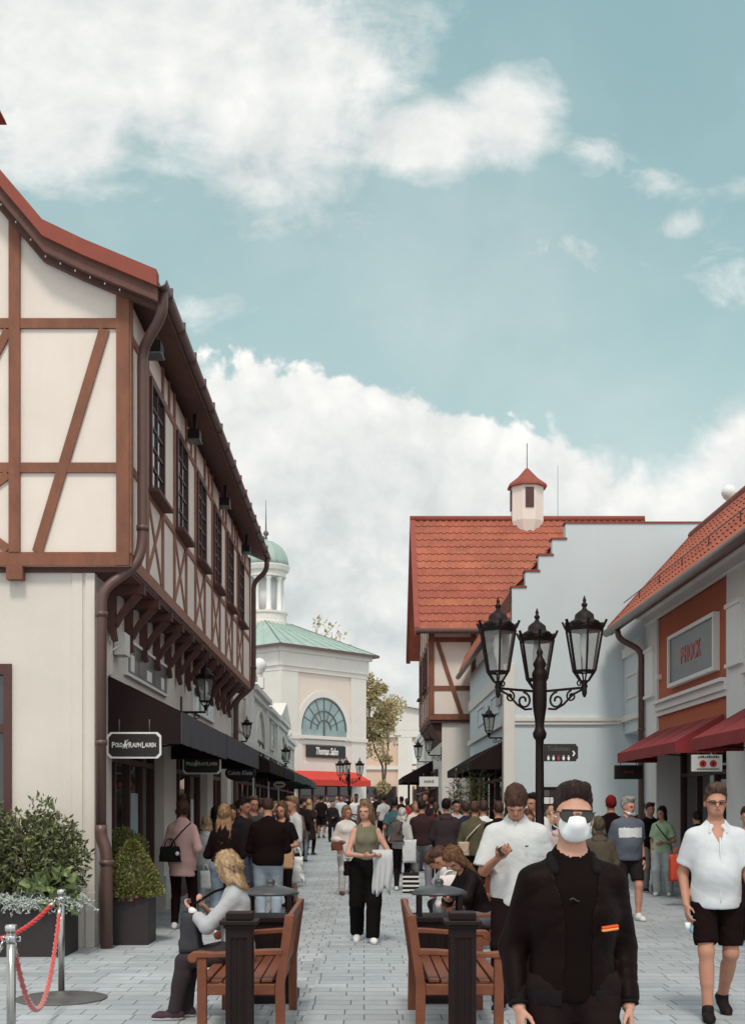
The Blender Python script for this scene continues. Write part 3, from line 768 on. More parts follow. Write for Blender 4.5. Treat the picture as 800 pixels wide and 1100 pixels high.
# ------------------------------------------------------------------ domed corner tower with red awning (turned 47 degrees)
def tower():
    t = thing('domed_tower', 'cream corner pavilion with green copper roof, columned cupola, arched window and scarlet awning', 'building', (-4.38, 64, 0), R_(47.4))
    # local frame: +x along the street face, +y back into the building; corner at the origin
    W, D, H = 6.5, 9.4, 10.1
    b = MB(); b.box(0, 0, 0, W, D, H); b.build('wall', PEACH, t, local=True)
    tr = MB()
    def both(x0, z0, x1, z1, p):   # on street face (y=0) and mirrored on the x=0 face
        tr.box(x0, -p, z0, x1, 0.01, z1)
    both(-0.09, 0, 1.15, 8.9, .09); both(W - 1.2, 0, W + .05, 8.9, .09)
    both(-.12, 5.3, 1.55, 5.5, .16); both(W-1.75, 5.3, W + .12, 5.5, .16)
    tr.box(-.10, -.12, 8.9, W + .1, .01, 9.15); tr.box(-.16, -.2, 9.15, W + .16, .01, 9.9); tr.box(-.3, -.34, 9.9, W + .3, .01, 10.2)
    tr.box(-.09, .01, 0, .01, 1.3, 8.9); tr.box(-.09, D-1.3, 0, .01, D, 8.9); tr.box(-.12, .01, 8.9, .01, D, 9.15); tr.box(-.2, .01, 9.15, .01, D, 9.9); tr.box(-.34, .01, 9.9, .01, D + .2, 10.2)
    tr.box(1.15, -.05, 0, 1.5, .01, 5.3); tr.box(W-1.7, -.05, 0, W-1.2, .01, 5.3); tr.box(1.5, -.05, 5.05, W-1.7, .01, 5.28); tr.box(1.5, -.05, 3.45, W - 1.7, .01, 4.05)
    tr.build('pale_trim', PALE_TRIM, t, local=True)
    # arch
    a = MB(); cx, cz, r = 3.2, 5.62, 1.78
    n = 20
    for rr, r2, p in ((r, r + .35, .07),):
        for i in range(n):
            t0, t1 = math.pi*i/n, math.pi*(i+1)/n
            q = lambda R, tt: (cx + R*math.cos(tt), cz + .25 + R*math.sin(tt))
            a.prism([q(rr, t0), q(r2, t0), q(r2, t1), q(rr, t1)], 'y', -p, .008)
    a.box(cx - r - .35, -.07, 5.5, cx - r, .008, cz + .25); a.box(cx + r, -.07, 5.5, cx + r + .35, .008, cz + .25)
    a.box(cx - r - .2, -.18, 5.34, cx + r + .2, .008, 5.52)
    a.build('arch_surround', PALE_TRIM, t, local=True)
    f = MB(); fan = [(cx - r, cz - .1)] + [(cx + r*math.cos(math.pi*(1 - i/n)), cz + .25 + r*math.sin(math.pi*(1 - i/n))) for i in range(n+1)] + [(cx + r, cz - .1)]
    f.prism(fan, 'y', -.02, .004); wn = f.build('arched_window', GLASS_PALE, t, local=True)
    mu = MB()
    for i in range(n):
        t0, t1 = math.pi*i/n, math.pi*(i+1)/n
        for R0, R1 in ((r - .09, r), (1.0, 1.06), (.5, .55)):
            q = lambda R, tt: (cx + R*math.cos(tt), cz + .25 + R*math.sin(tt))
            mu.prism([q(R0, t0), q(R1, t0), q(R1, t1), q(R0, t1)], 'y', -.06, -.015)
    for i in range(1, 8):
        tt = math.pi*i/8; w = .06 if i == 4 else .025
        mu.beam((cx + .52*math.cos(tt), -.035, cz + .25 + .52*math.sin(tt)), (cx + (r-.05)*math.cos(tt), -.035, cz + .25 + (r-.05)*math.sin(tt)), w, .03, (0, 1, 0))
    mu.box(cx - .045, -.065, 5.53, cx + .045, -.021, cz + .8)
    mu.build('glazing_bar', GREY_IRON, wn, local=True)
    # sign
    s = MB(); s.box(1.78, -.12, 4.34, 4.82, -.055, 5.0); s.build('sign_board', SIGN_BLACK, t, local=True)
    tx = text_mesh('Thomas Sabo', .55, (0, 0, 0), (R_(90), 0, 0), SIGN_WHITE, None, 'sign_lettering', shear=.35, ext=.01, width=1.75, bold=.012)
    tx.parent = t; tx.location = (3.3, -.13, 4.67)
    # awning (projects to -y)
    aw = MB(); aw.prism([(0, 3.62), (-1.15, 3.1), (-1.15, 3.08), (0, 3.6)], 'x', .75, 5.75)
    for x in (.75, 5.74): aw.prism([(-.01, 3.6), (-1.15, 3.08), (-1.15, 2.78), (-.01, 2.78)], 'x', x, x + .01)
    for i in range(1, 5): aw.beam((.75 + i, -.02, 3.612), (.75 + i, -1.15, 3.102), .03, .01)
    aw.box(.75, -1.165, 2.78, 5.75, -1.152, 3.1)
    aw.build('awning', SCARLET_CLOTH, t, local=True)
    dr = MB(); dr.box(1.2, -.10, 0, 5.3, -.056, 2.9); sf = dr.build('shopfront', GLASS_SHOP, t, local=True)
    dr = MB()
    for x in (1.2, 2.2, 3.25, 4.25, 5.2): dr.box(x, -.16, 0, x + .1, -.101, 2.9)
    dr.box(1.3, -.155, 2.2, 5.2, -.101, 2.28); dr.build('door_frame', BROWN_FRAME, sf, local=True)
    dr = MB(); dr.box(-.12, 2.0, 3.0, .01, 6.2, 5.2); dr.build('side_panel', PEACH, t, local=True)
    # roof
    o = .55; z0, z1 = 10.22, 12.15; ax, ay = W/2, D/2
    rf = MB(); base = [(-o, -o, z0), (W+o, -o, z0), (W+o, D+o, z0), (-o, D+o, z0)]; top = [(ax-1.0, ay-1.0, z1), (ax+1.0, ay-1.0, z1), (ax+1.0, ay+1.0, z1), (ax-1.0, ay+1.0, z1)]
    rf.add(base + top, [(0,1,5,4),(1,2,6,5),(2,3,7,6),(3,0,4,7),(3,2,1,0),(4,5,6,7)])
    for i in range(4):
        j = (i+1) % 4
        for k in range(0, 9):
            p = Vector(base[i]).lerp(Vector(base[j]), k/8); q = Vector(top[i]).lerp(Vector(top[j]), k/8)
            rf.beam(p + Vector((0,0,.02)), q + Vector((0,0,.02)), .05, .05)
    rf.build('copper_roof', COPPER, t, local=True)
    fs = MB()
    for (x0, y0, x1, y1) in ((-o-.06, -o-.06, W+o+.06, -o), (-o-.06, D+o, W+o+.06, D+o+.06), (-o-.06, -o, -o, D+o), (W+o, -o, W+o+.06, D+o)): fs.box(x0, y0, z0 - .12, x1, y1, z0 + .03)
    fs.build('fascia', BROWN_METAL, t, local=True)
    cu = MB(); C = (ax, ay, 0)
    cu.lathe([(1.3, 11.9), (1.3, 12.2), (1.18, 12.25), (1.18, 12.65), (1.26, 12.7), (1.26, 12.8)], C, 24, smooth=False)
    cupola = cu.build('cupola', PALE_TRIM, t, local=True)
    co_ = MB()
    for k in range(8):
        tt = 2*math.pi*k/8 + .2
        co_.lathe([(.19, 12.8), (.19, 12.9), (.145, 12.95), (.13, 14.6), (.18, 14.68), (.18, 14.8)], (ax + .92*math.cos(tt), ay + .92*math.sin(tt), 0), 10)
    co_.lathe([(.55, 12.8), (.55, 14.8)], C, 16)
    co_.build('column', WHITE_TRIM, cupola, local=True)
    en = MB(); en.lathe([(1.15, 14.8), (1.15, 15.1), (1.3, 15.16), (1.38, 15.38), (1.38, 15.46), (1.2, 15.5)], C, 28, smooth=False); en.build('entablature', PALE_TRIM, cupola, local=True)
    dm = MB(); dm.lathe([(1.28*math.cos(math.pi/2*i/10)+.0, 15.5 + 1.42*math.sin(math.pi/2*i/10)) for i in range(11)][:-1] + [(.1, 16.93), (.08, 17.1)], C, 28)
    for k in range(14):
        tt = 2*math.pi*k/14
        dm.tube([(ax + (1.29*math.cos(math.pi/2*i/8))*math.cos(tt), ay + (1.29*math.cos(math.pi/2*i/8))*math.sin(tt), 15.5 + 1.43*math.sin(math.pi/2*i/8)) for i in range(8)], .03, 5)
    dm.build('dome', COPPER, cupola, local=True)
    sp = MB(); sp.lathe([(.1, 17.05), (.05, 17.2), (.16, 17.32), (.16, 17.42), (.05, 17.55), (.035, 18.0), (.012, 19.3)], C, 10); sp.build('spire', GREY_IRON, cupola, local=True)
    pp = MB(); pp.tube([(-.5, 3.6, 10.15), (-.3, 3.6, 9.9), (-.12, 3.6, 9.7), (-.12, 3.6, 0)], .07, 8); pp.build('downpipe', BROWN_METAL, t, local=True)
tower()

# ------------------------------------------------------------------ far pale gabled hall closing the street
def far_hall():
    t = thing('gabled_hall', 'distant peach hall with a white pediment closing the street behind the tree', 'building', (1.5, 86, 0))
    w = MB(); w.box(-9, 86, 0, 12, 98, 7.1); w.build('wall', PEACH_DK, t)
    g = MB(); g.prism([(-9.5, 7.1), (.9, 9.15), (11.3, 7.1)], 'y', 85.8, 98); g.build('pediment', PALE_TRIM, t)
    r = MB()
    for s in (-1, 1):
        r.beam((.9 + s*10.9, 91.8, 7.15), (.9 - s*.1, 91.8, 9.28), 12.6, .18, (0, 0, 1))
    r.build('roof', PALE_TRIM, t)
    p = MB()
    for x in (-8.8, -4.0, 2.4, 6.4): p.box(x, 85.82, 0, x + 1.0, 86.01, 6.6)
    p.box(-9.1, 85.8, 6.6, 12.1, 86.01, 7.09); p.box(-9, 85.86, 4.3, 12, 86.01, 4.55)
    p.build('pale_trim', PALE_TRIM, t)
    d = MB(); d.box(-3.0, 85.88, 0, 2.3, 86.02, 3.1); d.box(7.5, 85.88, 0, 11.5, 86.02, 3.1); d.box(3.5, 85.88, 0, 6.3, 86.02, 2.9)
    sh = d.build('shopfront', GLASS_SHOP, t)
    d = MB()
    for x in (-3.05, -1.7, -.4, .9, 2.2, 3.45, 4.8, 6.25): d.box(x, 85.8, 0, x + .1, 85.879, 3.1)
    d.build('door_frame', BROWN_FRAME, sh)
    f = MB(); f.box(2.9, 85.84, 4.7, 6.0, 86.0, 6.2); f.build('blank_panel', WHITE_TRIM, t)
far_hall()

# ------------------------------------------------------------------ right, far: second half-timbered house with red roof and cupola
def red_roof_house():
    t = thing('red_roofed_house', 'half-timbered house with a big orange clay tile roof and small ridge cupola on the right', 'building', (2.45, 38, 0))
    XU, XG, XR, Y0, Y1 = 2.05, 2.45, 9.4, 38.0, 44.6
    w = MB(); w.box(XG, Y0 + .12, 0, XR, Y1, 4.3); w.build('ground_floor_wall', PALE_TRIM, t)
    u = MB(); u.box(XU, Y0, 4.4, XR, Y1, 7.25)
    u.prism([(Y0, 7.25), (Y1, 7.25), (41.25, 11.2)], 'x', XU, XU + .3); u.build('upper_wall', PLASTER, t)
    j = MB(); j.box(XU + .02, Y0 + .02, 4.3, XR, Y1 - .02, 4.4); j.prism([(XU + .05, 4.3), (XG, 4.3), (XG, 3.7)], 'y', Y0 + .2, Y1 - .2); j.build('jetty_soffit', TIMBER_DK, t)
    tm = MB(); y = Y0
    def vb(x, z0, z1, wd=.16): tm.box(x, y - .035, z0, x + wd, y + .01, z1)
    def hb(x0, x1, z, h=.15): tm.box(x0, y - .025, z - h/2, x1, y + .01, z + h/2)
    hb(XU, XR, 4.48, .18); hb(XU + .1, XR, 5.38); hb(XU + .1, XR, 6.9); 
    for x in (XU - .012, 3.35, 4.9, 6.4, 7.9): vb(x, 4.57, 7.25)
    tm.beam((2.3, y - .012, 6.82), (3.05, y - .012, 4.56), .13, .03, (0, -1, 0)); tm.beam((3.75, y - .012, 4.56), (4.6, y - .012, 6.82), .13, .03, (0, -1, 0))
    x = XU
    for yy in (38.0, 38.9, 40.0, 41.2, 42.4, 43.6, 44.45): tm.box(x - .03, yy, 4.57, x + .01, yy + .15, 7.0 + max(0, 4.2 - 1.25*abs(yy - 41.25)))
    for z in (4.48, 5.38, 6.9): tm.box(x - .022, Y0, z - .075, x + .01, Y1, z + .075)
    tm.build('timber_frame', TIMBER, t)
    for a in (39.1, 40.25, 42.65): window_side(t, XU, a, a + .95, 5.48, 6.75, -1, 2, 3)
    # roof
    rf = MB(); ez, rz_, yr = 7.26, 11.42, 41.25
    sl_ = math.hypot(yr - 37.55, rz_ - ez + .12)
    pantiles(rf, (1.62, 37.55, ez - .12), (1, 0, 0), (0, yr - 37.55, rz_ - ez + .12), 7.95, sl_, .215, .37, .040, seed=4)
    rf.prism([(37.6, ez - .2), (yr, rz_ - .1), (44.95, ez - .2), (44.95, ez - .05), (yr, rz_ + .02), (37.6, ez - .12)][::-1], 'x', 1.66, 9.55)
    roof = rf.build('tile_roof', TILE, t, recalc=False)
    v = MB()
    for a, b in (((37.5, ez - .14), (yr, rz_ + .0)), ((45.05, ez - .14), (yr, rz_ + .0))):
        v.prism([(a[0], a[1] + .12), (b[0], b[1] + .1), (b[0], b[1] - .16), (a[0], a[1] - .14)], 'x', 1.56, 1.72)
    v.build('barge_board', TILE_V, roof)
    rg = MB(); rg.tube([(1.56, yr, rz_ + .05), (9.55, yr, rz_ + .05)], .11, 8); rg.build('ridge_tile', TILE_V, roof)
    gt = MB(); gt.tube([(1.6, 37.45, ez - .16), (9.55, 37.45, ez - .16)], .09, 8); gt.build('gutter', BROWN_METAL, roof)
    # cupola
    c = (5.55, yr, 0)
    cb = MB(); cb.lathe([(.45, 10.95), (.57, 11.35), (.57, 12.55), (.5, 12.56)], c, 8, smooth=False, phase=math.pi/8); cup = cb.build('cupola', PLASTER, t)
    cr = MB(); cr.lathe([(.70, 12.52), (.68, 12.6), (.36, 12.85), (.04, 13.2)], c, 8, smooth=False, phase=math.pi/8); cr.build('cupola_roof', TILE_V, cup)
    cl = MB(); cl.box(5.43, yr - .56, 11.75, 5.71, yr - .52, 12.42); cl.build('louvre', BROWN_FRAME, cup)
    cl = MB(); cl.box(4.98, yr - .14, 11.75, 5.02, yr + .14, 12.42); cl.build('louvre', BROWN_FRAME, cup)
    sp = MB(); sp.tube([(5.55, yr, 13.15), (5.55, yr, 14.05)], .015, 5); sp.tube([(6.6, yr, 11.5), (6.6, yr, 13.3)], .008, 4); sp.build('lightning_rod', GREY_IRON, cup)
    pipe(t, [(3.42, 37.9, 6.8), (3.42, 37.9, 0)], .08, clips=(4.7,))
    sf = shopfront_side(t, XG, 40.0, 44.0, 2.9, -1, 3)
    awning_side(t, XG, 43.0, 48.2, 3.3, 2.72, 1.08, -1, .2, BLACK_CLOTH)
    pst = MB(); pst.box(XG - .9, 43.02, 0, XG - .82, 43.1, 2.6); pst.build('awning_post', BLACK_IRON, t)
red_roof_house()
row_shop(44.7, 62.0, 2.75, -1, 5.0, 'long pale shop beyond the red-roofed house with a dark awning', PALE_TRIM, 'panel', BLACK_CLOTH, name='pale_shop', proj=1.1, aw=False)

# ------------------------------------------------------------------ right, middle: pale blue shop with stepped gable
def blue_shop():
    t = thing('stepped_gable_shop', 'pale blue shop with a stepped gable wall and a black awning on the right', 'building', (3.3, 27.5, 0))
    XW, Y0, Y1 = 3.3, 27.5, 37.8
    steps = [(3.36, 0)]
    x, z = 3.36, 6.64
    poly = [(3.3, 0), (3.3, 5.8), (3.36, 5.8), (3.36, z)]
    for k in range(4):
        poly += [(x + .305, z), (x + .305, z + .365)]; x += .305; z += .365
    poly += [(x + .02, z), (9.6, z), (9.6, 0)]
    w = MB(); w.prism(poly, 'y', Y0, Y0 + .32); 
    w.box(XW, Y0 + .33, 0, 9.6, Y1 - .02, 5.75); w.build('wall', BLUE_PLASTER, t)
    cp = MB(); x, z = 3.36, 6.64
    for k in range(5):
        x1 = x + .305 + .05 if k < 4 else 9.65
        cp.box(x - .03, Y0 - .03, z, x1 - .02 if k < 4 else x1, Y0 + .35, z + .035)
        x += .305; z += .365
    cp.build('coping', TILE_V, t)
    tr = MB()
    tr.box(3.17, Y0 - .04, 0, 3.42, Y0 + .28, 4.9)
    tr.box(3.42, Y0 - .05, 3.52, 6.0, Y0, 3.60); tr.box(3.42, Y0 - .08, 3.60, 6.0, Y0, 3.68)
    tr.box(XW - .08, Y0 + .3, 3.55, XW, Y1, 3.68); tr.box(XW - .05, Y0 + .3, 4.6, XW, Y1, 4.9)
    for a in (29.5, 33.2):
        tr.box(XW - .03, a, 3.95, XW, a + 1.8, 4.0); tr.box(XW - .03, a, 4.42, XW, a + 1.8, 4.47); tr.box(XW - .03, a, 4.0, XW, a + .06, 4.42); tr.box(XW - .03, a + 1.74, 4.0, XW, a + 1.8, 4.42)
    tr.build('white_trim', PALE_TRIM, t)
    pl = MB(); pl.box(XW - .05, 28.9, 4.12, XW - .003, 29.9, 4.34) ; pl.build('dark_plaque', GREY_PANEL, t)
    # flared tile roof behind the gable
    prof = [(2.98, 5.70), (3.12, 6.10), (3.40, 6.52), (4.5, 7.72), (6.0, 8.0)]
    rf = MB()
    for i in range(len(prof)-1):
        (a, b), (c, d) = prof[i], prof[i+1]
        if i < 3: pantiles(rf, (a, Y0 + .25, b + .1), (0, 1, 0), (c - a, 0, d - b), 9.6, math.hypot(c-a, d-b), .235, .38, .04, seed=i)
        rf.prism([(a, b), (c, d), (c, d + .09), (a, b + .09)], 'y', Y0 + .34, Y1 - .1)
    ro = rf.build('tile_roof', TILE, t, recalc=False)
    vg = MB()
    for i in range(2):
        (a, b), (c, d) = prof[i], prof[i+1]
        vg.prism([(a, b - .06), (c, d - .06), (c, d + .15), (a, b + .15)], 'y', Y0 + .12, Y0 + .24)
    vg.build('verge', TIMBER_DK, ro)
    gt = MB(); gt.tube([(2.93, Y0 + .2, 5.70), (2.93, Y1, 5.70)], .075, 8); gt.build('gutter', BROWN_METAL, ro)
    # link bay over the passage
    l = MB(); l.box(5.9, 25.85, 3.3, 7.4, 27.49, 5.3); l.build('link_bay', BLUE_PLASTER, t)
    l = MB(); l.box(5.82, 25.85, 3.56, 5.9, 27.44, 3.69); l.box(5.84, 25.85, 5.0, 5.9, 27.46, 5.2)
    l.box(5.87, 26.1, 4.05, 5.9, 27.2, 4.10); l.box(5.87, 26.1, 4.55, 5.9, 27.2, 4.60); l.box(5.87, 26.1, 4.10, 5.9, 26.15, 4.55); l.box(5.87, 27.15, 4.10, 5.9, 27.2, 4.55)
    l.build('link_trim', PALE_TRIM, t)
    shopfront_side(t, XW - .004, 28.2, 36.6, 2.95, -1, 6, z0=.3)
    awning_side(t, XW, 28.05, 36.4, 3.2, 2.72, .80, -1, .2, BLACK_CLOTH)
    # picture board on the gable wall
    b = MB(); b.box(4.02, Y0 - .06, 1.0, 4.95, Y0 - .003, 2.1); nb = b.build('notice_board', BLACK_IRON, t)
    rr = random.Random(5); mats_ = [GREY_PANEL, SIGN_WHITE, TIMBER, INTERIOR]
    for i in range(6):
        for k in range(6):
            b = MB(); b.box(4.08 + .135*i, Y0 - .064, 1.06 + .165*k, 4.08 + .135*i + .12, Y0 - .0605, 1.06 + .165*k + .145); b.build('pinned_picture', mats_[rr.randrange(4)], nb)
blue_shop()

# ------------------------------------------------------------------ right, near: orange and white shop
def orange_shop():
    t = thing('orange_shop', 'burnt-orange shop with white pilasters, tiled roof and dark red awnings on the right', 'building', (6.0, 22.0, 0))
    XW, Y0, Y1 = 6.0, 9.0, 25.8
    bays = [(20.05, 24.85), (14.3, 19.05), (9.6, 13.3)]
    w = MB(); w.box(6.25, Y0, 3.05, 9.2, Y1, 6.2); w.box(6.6, Y0, 0, 12, Y1, 3.05)
    for a, b in ((24.85, 25.8), (19.05, 20.05), (13.3, 14.3), (9.0, 9.6)): w.box(XW, a, 0, 6.7, b, 5.6)
    w.box(XW + .02, Y0 + .01, 5.5, 6.26, Y1 - .01, 6.1)
    w.build('pilaster', WHITE_TRIM, t)
    o = MB()
    for k, (a, b) in enumerate(bays): o.box(XW + .05, a, 2.95, 6.26, b, 5.52, 0 if k != 1 else 1)
    o.build('wall_panel', [ORANGE_PLASTER, PEACH_DK], t)
    tr = MB()
    for a, b in bays:
        tr.box(XW - .04, a, 3.60, XW + .06, b, 3.74); tr.box(XW - .10, a, 3.74, XW + .06, b, 3.80); tr.box(XW, a, 3.50, XW + .06, b, 3.60)
    tr.box(XW - .08, Y0, 5.5, XW + .3, Y1, 5.66); tr.box(XW - .18, Y0, 5.66, XW + .3, Y1 + .1, 5.9)
    for y in (24.98, 19.18, 13.42):
        tr.box(XW - .05, y, 3.95, XW + .01, y + .72, 4.95)
        tr.box(XW - .075, y - .04, 4.90, XW + .01, y + .76, 4.97); tr.box(XW - .075, y - .04, 3.93, XW + .01, y + .76, 3.99)
    tr.build('white_trim', WHITE_TRIM, t)
    # framed sign on the orange panel
    f = MB(); a, b, z0, z1 = 20.6, 23.75, 3.98, 4.98
    x0, x1 = XW - .06, XW + .05
    f.box(x0, a, z0, x1, b, z0 + .07); f.box(x0, a, z1 - .07, x1, b, z1); f.box(x0, a, z0 + .07, x1, a + .08, z1 - .07); f.box(x0, b - .08, z0 + .07, x1, b, z1 - .07)
    fr = f.build('framed_sign', WHITE_TRIM, t)
    f = MB(); f.box(XW - .02, a + .08, z0 + .07, XW + .04, b - .08, z1 - .07); f.build('panel', GREY_PANEL, fr)
    text_mesh('F·HOCK', .42, (XW - .026, 22.2, 4.48), (R_(90), 0, R_(-90)), LETTER_RED, fr, 'faded_lettering', width=1.35, bold=.01)
    # roof
    prof = [(5.46, 5.56), (7.35, 7.66)]
    rf = MB()
    (a, b), (c, d) = prof
    pantiles(rf, (a, Y0, b + .02), (0, 1, 0), (c - a, 0, d - b), 27.0 - Y0, math.hypot(c-a, d-b), .235, .37, .045, seed=9)
    rf.prism([(a + .03, b - .1), (c, d - .1), (9.3, 5.5), (9.3, 5.6), (c, d), (a + .03, b)], 'y', Y0, 26.95)
    ro = rf.build('tile_roof', TILE, t, recalc=False)
    v = MB(); v.prism([(a - .02, b - .05), (c, d - .04), (c, d + .14), (a - .02, b + .13)], 'y', 26.9, 27.1); v.prism([(c, d - .04), (9.3, 5.6), (9.3, 5.75), (c, d + .14)], 'y', 26.9, 27.1)
    v.build('verge', TILE_V, ro)
    rg = MB(); rg.tube([(c, Y0, d + .06), (c, 27.1, d + .06)], .11, 8); rg.build('ridge_tile', TILE_V, ro)
    sn = MB()
    for k in range(10):
        y = 10.0 + 1.7*k; sn.tube([(5.75, y, 6.02), (5.75, y, 6.18)], .012, 5)
    sn.tube([(5.75, Y0, 6.17), (5.75, 26.8, 6.17)], .012, 5); sn.build('snow_rail', BROWN_METAL, ro)
    gt = MB(); gt.tube([(5.40, Y0, 5.52), (5.40, 27.0, 5.52)], .085, 10); gt.build('gutter', BROWN_METAL, ro)
    gl = MB(); gl.lathe([(.10, 0), (.10, .06), (.05, .10), (.05, .15), (.10, .20), (.145, .28), (.145, .34), (.10, .43), (.02, .47)], (7.35, 24.4, 7.68), 16); gl.build('ball_finial', WHITE_TRIM, t)
    pipe(t, [(5.42, 25.95, 5.46), (5.46, 25.92, 5.25), (5.92, 25.87, 5.0), (5.92, 25.86, 0)], .065, clips=(3.3,))
    for a, b in bays:
        f = shopfront_side(t, 6.58, a, b, 3.0, -1, 4, z0=.25)
    awning_side(t, XW, 20.15, 24.75, 3.2, 2.74, .82, -1, .19, RED_CLOTH)
    awning_side(t, XW, 14.2, 19.1, 3.2, 2.72, .84, -1, .19, RED_CLOTH)
    awning_side(t, XW, 9.5, 13.4, 3.2, 2.72, .84, -1, .19, RED_CLOTH)
    lp = MB(); lp.lathe([(.03, 0), (.03, .06)], (0, 0, 0), 8)
    pw = MB(); pw.box(5.96, 24.62, 4.25, 6.05, 24.72, 4.35); pw.build('wall_spot', WHITE_TRIM, t)
orange_shop()
# ================================================================== street furniture, signs, plants
def lantern(parent, c, s=1.0, sides=6, frame_name='lantern'):
    """glazed lantern standing on c (its foot), height about 1.05*s"""
    x, y, z = c; ph = math.pi/sides
    f = MB()
    f.lathe([(.012, -.05), (.03, -.03), (.02, 0), (.04, .03), (.03, .06), (.05, .10)], c, 10) if s > .9 else f.lathe([(.02, 0), (.03, .05), (.05, .10)], c, 8)
    def ring(r0, z0, r1, z1):
        f.lathe([(r0*s, z0*s), (r1*s, z1*s), ((r1-.014)*s, z1*s), ((r0-.014)*s, z0*s)], c, sides, smooth=False, phase=ph, cap=False)
    ring(.128, .185, .135, .215); ring(.215, .655, .238, .70); ring(.238, .70, .225, .725)
    for k in range(sides):
        t = 2*math.pi*k/sides + ph; cs, sn = math.cos(t), math.sin(t)
        f.beam((x + .05*s*cs, y + .05*s*sn, z + .09*s), (x + .128*s*cs, y + .128*s*sn, z + .2*s), .016*s, .016*s)
        f.beam((x + .130*s*cs, y + .130*s*sn, z + .2*s), (x + .215*s*cs, y + .215*s*sn, z + .67*s), .02*s, .02*s)
        # crown leaf at each corner
        f.prism([(0,0),(0,0),(0,0)], 'x', 0, 0) if False else None
        f.beam((x + .222*s*cs, y + .222*s*sn, z + .69*s), (x + .262*s*cs, y + .262*s*sn, z + .775*s), .03*s, .018*s)
        t2 = t + math.pi/sides; c2, s2 = math.cos(t2), math.sin(t2)
        f.beam((x + .20*s*c2, y + .20*s*s2, z + .70*s), (x + .21*s*c2, y + .21*s*s2, z + .755*s), .05*s, .016*s)
    f.lathe([(.222*s, .715*s), (.15*s, .775*s), (.115*s, .79*s), (.105*s, .845*s), (.07*s, .875*s), (.035*s, .90*s), (.02*s, .925*s), (.034*s, .945*s), (.034*s, .965*s), (.014*s, .985*s), (.022*s, 1.005*s), (.004*s, 1.06*s)], c, 12)
    fr = f.build(frame_name, BLACK_IRON, parent)
    g = MB(); g.lathe([(.126*s, .2*s), (.209*s, .67*s)], c, sides, smooth=False, phase=ph, cap=False); g.build('glass', CLEAR, fr)
    b = MB(); b.lathe([(.022*s, .19*s), (.022*s, .34*s), (.034*s, .37*s), (.052*s, .43*s), (.052*s, .55*s), (.03*s, .62*s), (.004*s, .64*s)], c, 10); b.build('bulb', BULB, fr)
    return fr
def scroll(mb, o, ax, up, r, turns=1.25, start=0.0, rad=.012, shrink=.25):
    o, ax, up = Vector(o), Vector(ax), Vector(up); pts = []
    n = 18
    for i in range(n+1):
        t = i/n; a = start + turns*2*math.pi*t; R = r*(1 - (1-shrink)*t)
        pts.append(o + ax*R*math.cos(a) + up*R*math.sin(a))
    mb.tube(pts, rad, 6)
def street_lamp(x, y, label, rot=0.0, s=1.0):
    t = thing('street_lamp', label, 'street lamp', (x, y, 0))
    O = Vector((x, y, 0)); p = MB()
    prof = [(.20, 0), (.20, .12), (.17, .16), (.17, .5), (.13, .56), (.13, .62), (.09, .70), (.075, .76), (.056, .9), (.048, 2.30), (.048, 2.42), (.072, 2.45), (.082, 2.50), (.062, 2.54), (.05, 2.58), (.058, 2.66), (.080, 2.80), (.084, 2.9), (.082, 3.08), (.072, 3.12), (.09, 3.16), (.09, 3.2), (.06, 3.25), (.08, 3.3), (.05, 3.36), (.03, 3.4), (.04, 3.44), (.012, 3.5)]
    p.lathe(prof, (x, y, 0), 16); p.build('post', BLACK_IRON, t)
    for k in range(3):
        a = rot + 2*math.pi*k/3; d = Vector((math.cos(a), math.sin(a), 0)); u = Vector((0,0,1)); b = MB()
        b.beam(O + d*.09 + u*2.985, O + d*.58 + u*3.0, .022, .028)
        scroll(b, O + d*.22 + u*2.87, d, u, .10, 1.3, math.pi*.5, .013); scroll(b, O + d*.40 + u*2.91, d, u, .065, 1.3, math.pi*.5, .011)
        b.tube([O + d*.11 + u*2.78, O + d*.2 + u*2.77, O + d*.3 + u*2.82, O + d*.42 + u*2.93, O + d*.55 + u*2.985], .013, 6)
        scroll(b, O + d*.50 + u*3.05, d, u, .04, 1.2, 0, .009)
        b.lathe([(.012, -.09), (.028, -.05), (.03, 0), (.02, .04)], tuple(O + d*.56 + u*2.98), 10)
        b.build('bracket', BLACK_IRON, t)
        lantern(t, tuple(O + d*.56 + u*2.98), s)
    return t
street_lamp(2.03, 14.0, 'tall black cast-iron street lamp with three glass lanterns standing behind the masked man', R_(85))
street_lamp(ux(375, 60), 58.0, 'distant black street lamp in front of the scarlet awning', R_(20), 1.0)

def wall_lantern(xw, out, u, Y, vt, vb, label):
    x = ux(u, Y); z0, z1 = vz(vb, Y), vz(vt, Y); s = (z1 - z0)/1.05
    t = thing('wall_lantern', label, 'wall lantern', (xw, Y, z0), 0, 'black lanterns on the shop walls')
    b = MB(); L_ = abs(x - xw)
    b.beam((xw, Y, z0 - .02), (x, Y, z0 - .02), .03, .035); b.box(min(xw, xw + out*.02), Y - .05, z0 - .2, max(xw, xw + out*.02), Y + .05, z0 + .25)
    scroll(b, (xw + out*L_*.3, Y, z0 - .12), (out, 0, 0), (0, 0, 1), .085, 1.3, math.pi*.5, .012); scroll(b, (xw + out*L_*.65, Y, z0 - .09), (out, 0, 0), (0, 0, 1), .06, 1.3, math.pi*.5, .01)
    b.build('bracket', BLACK_IRON, t)
    lantern(t, (x, Y, z0), s)
wall_lantern(-3.18, 1, 221, 21.0, 710, 764, 'black glass lantern on the half-timbered house above its awnings')
wall_lantern(-3.25, 1, 265, 31.0, 769, 796, 'small black lantern on the cream shop just past the half-timbered house')
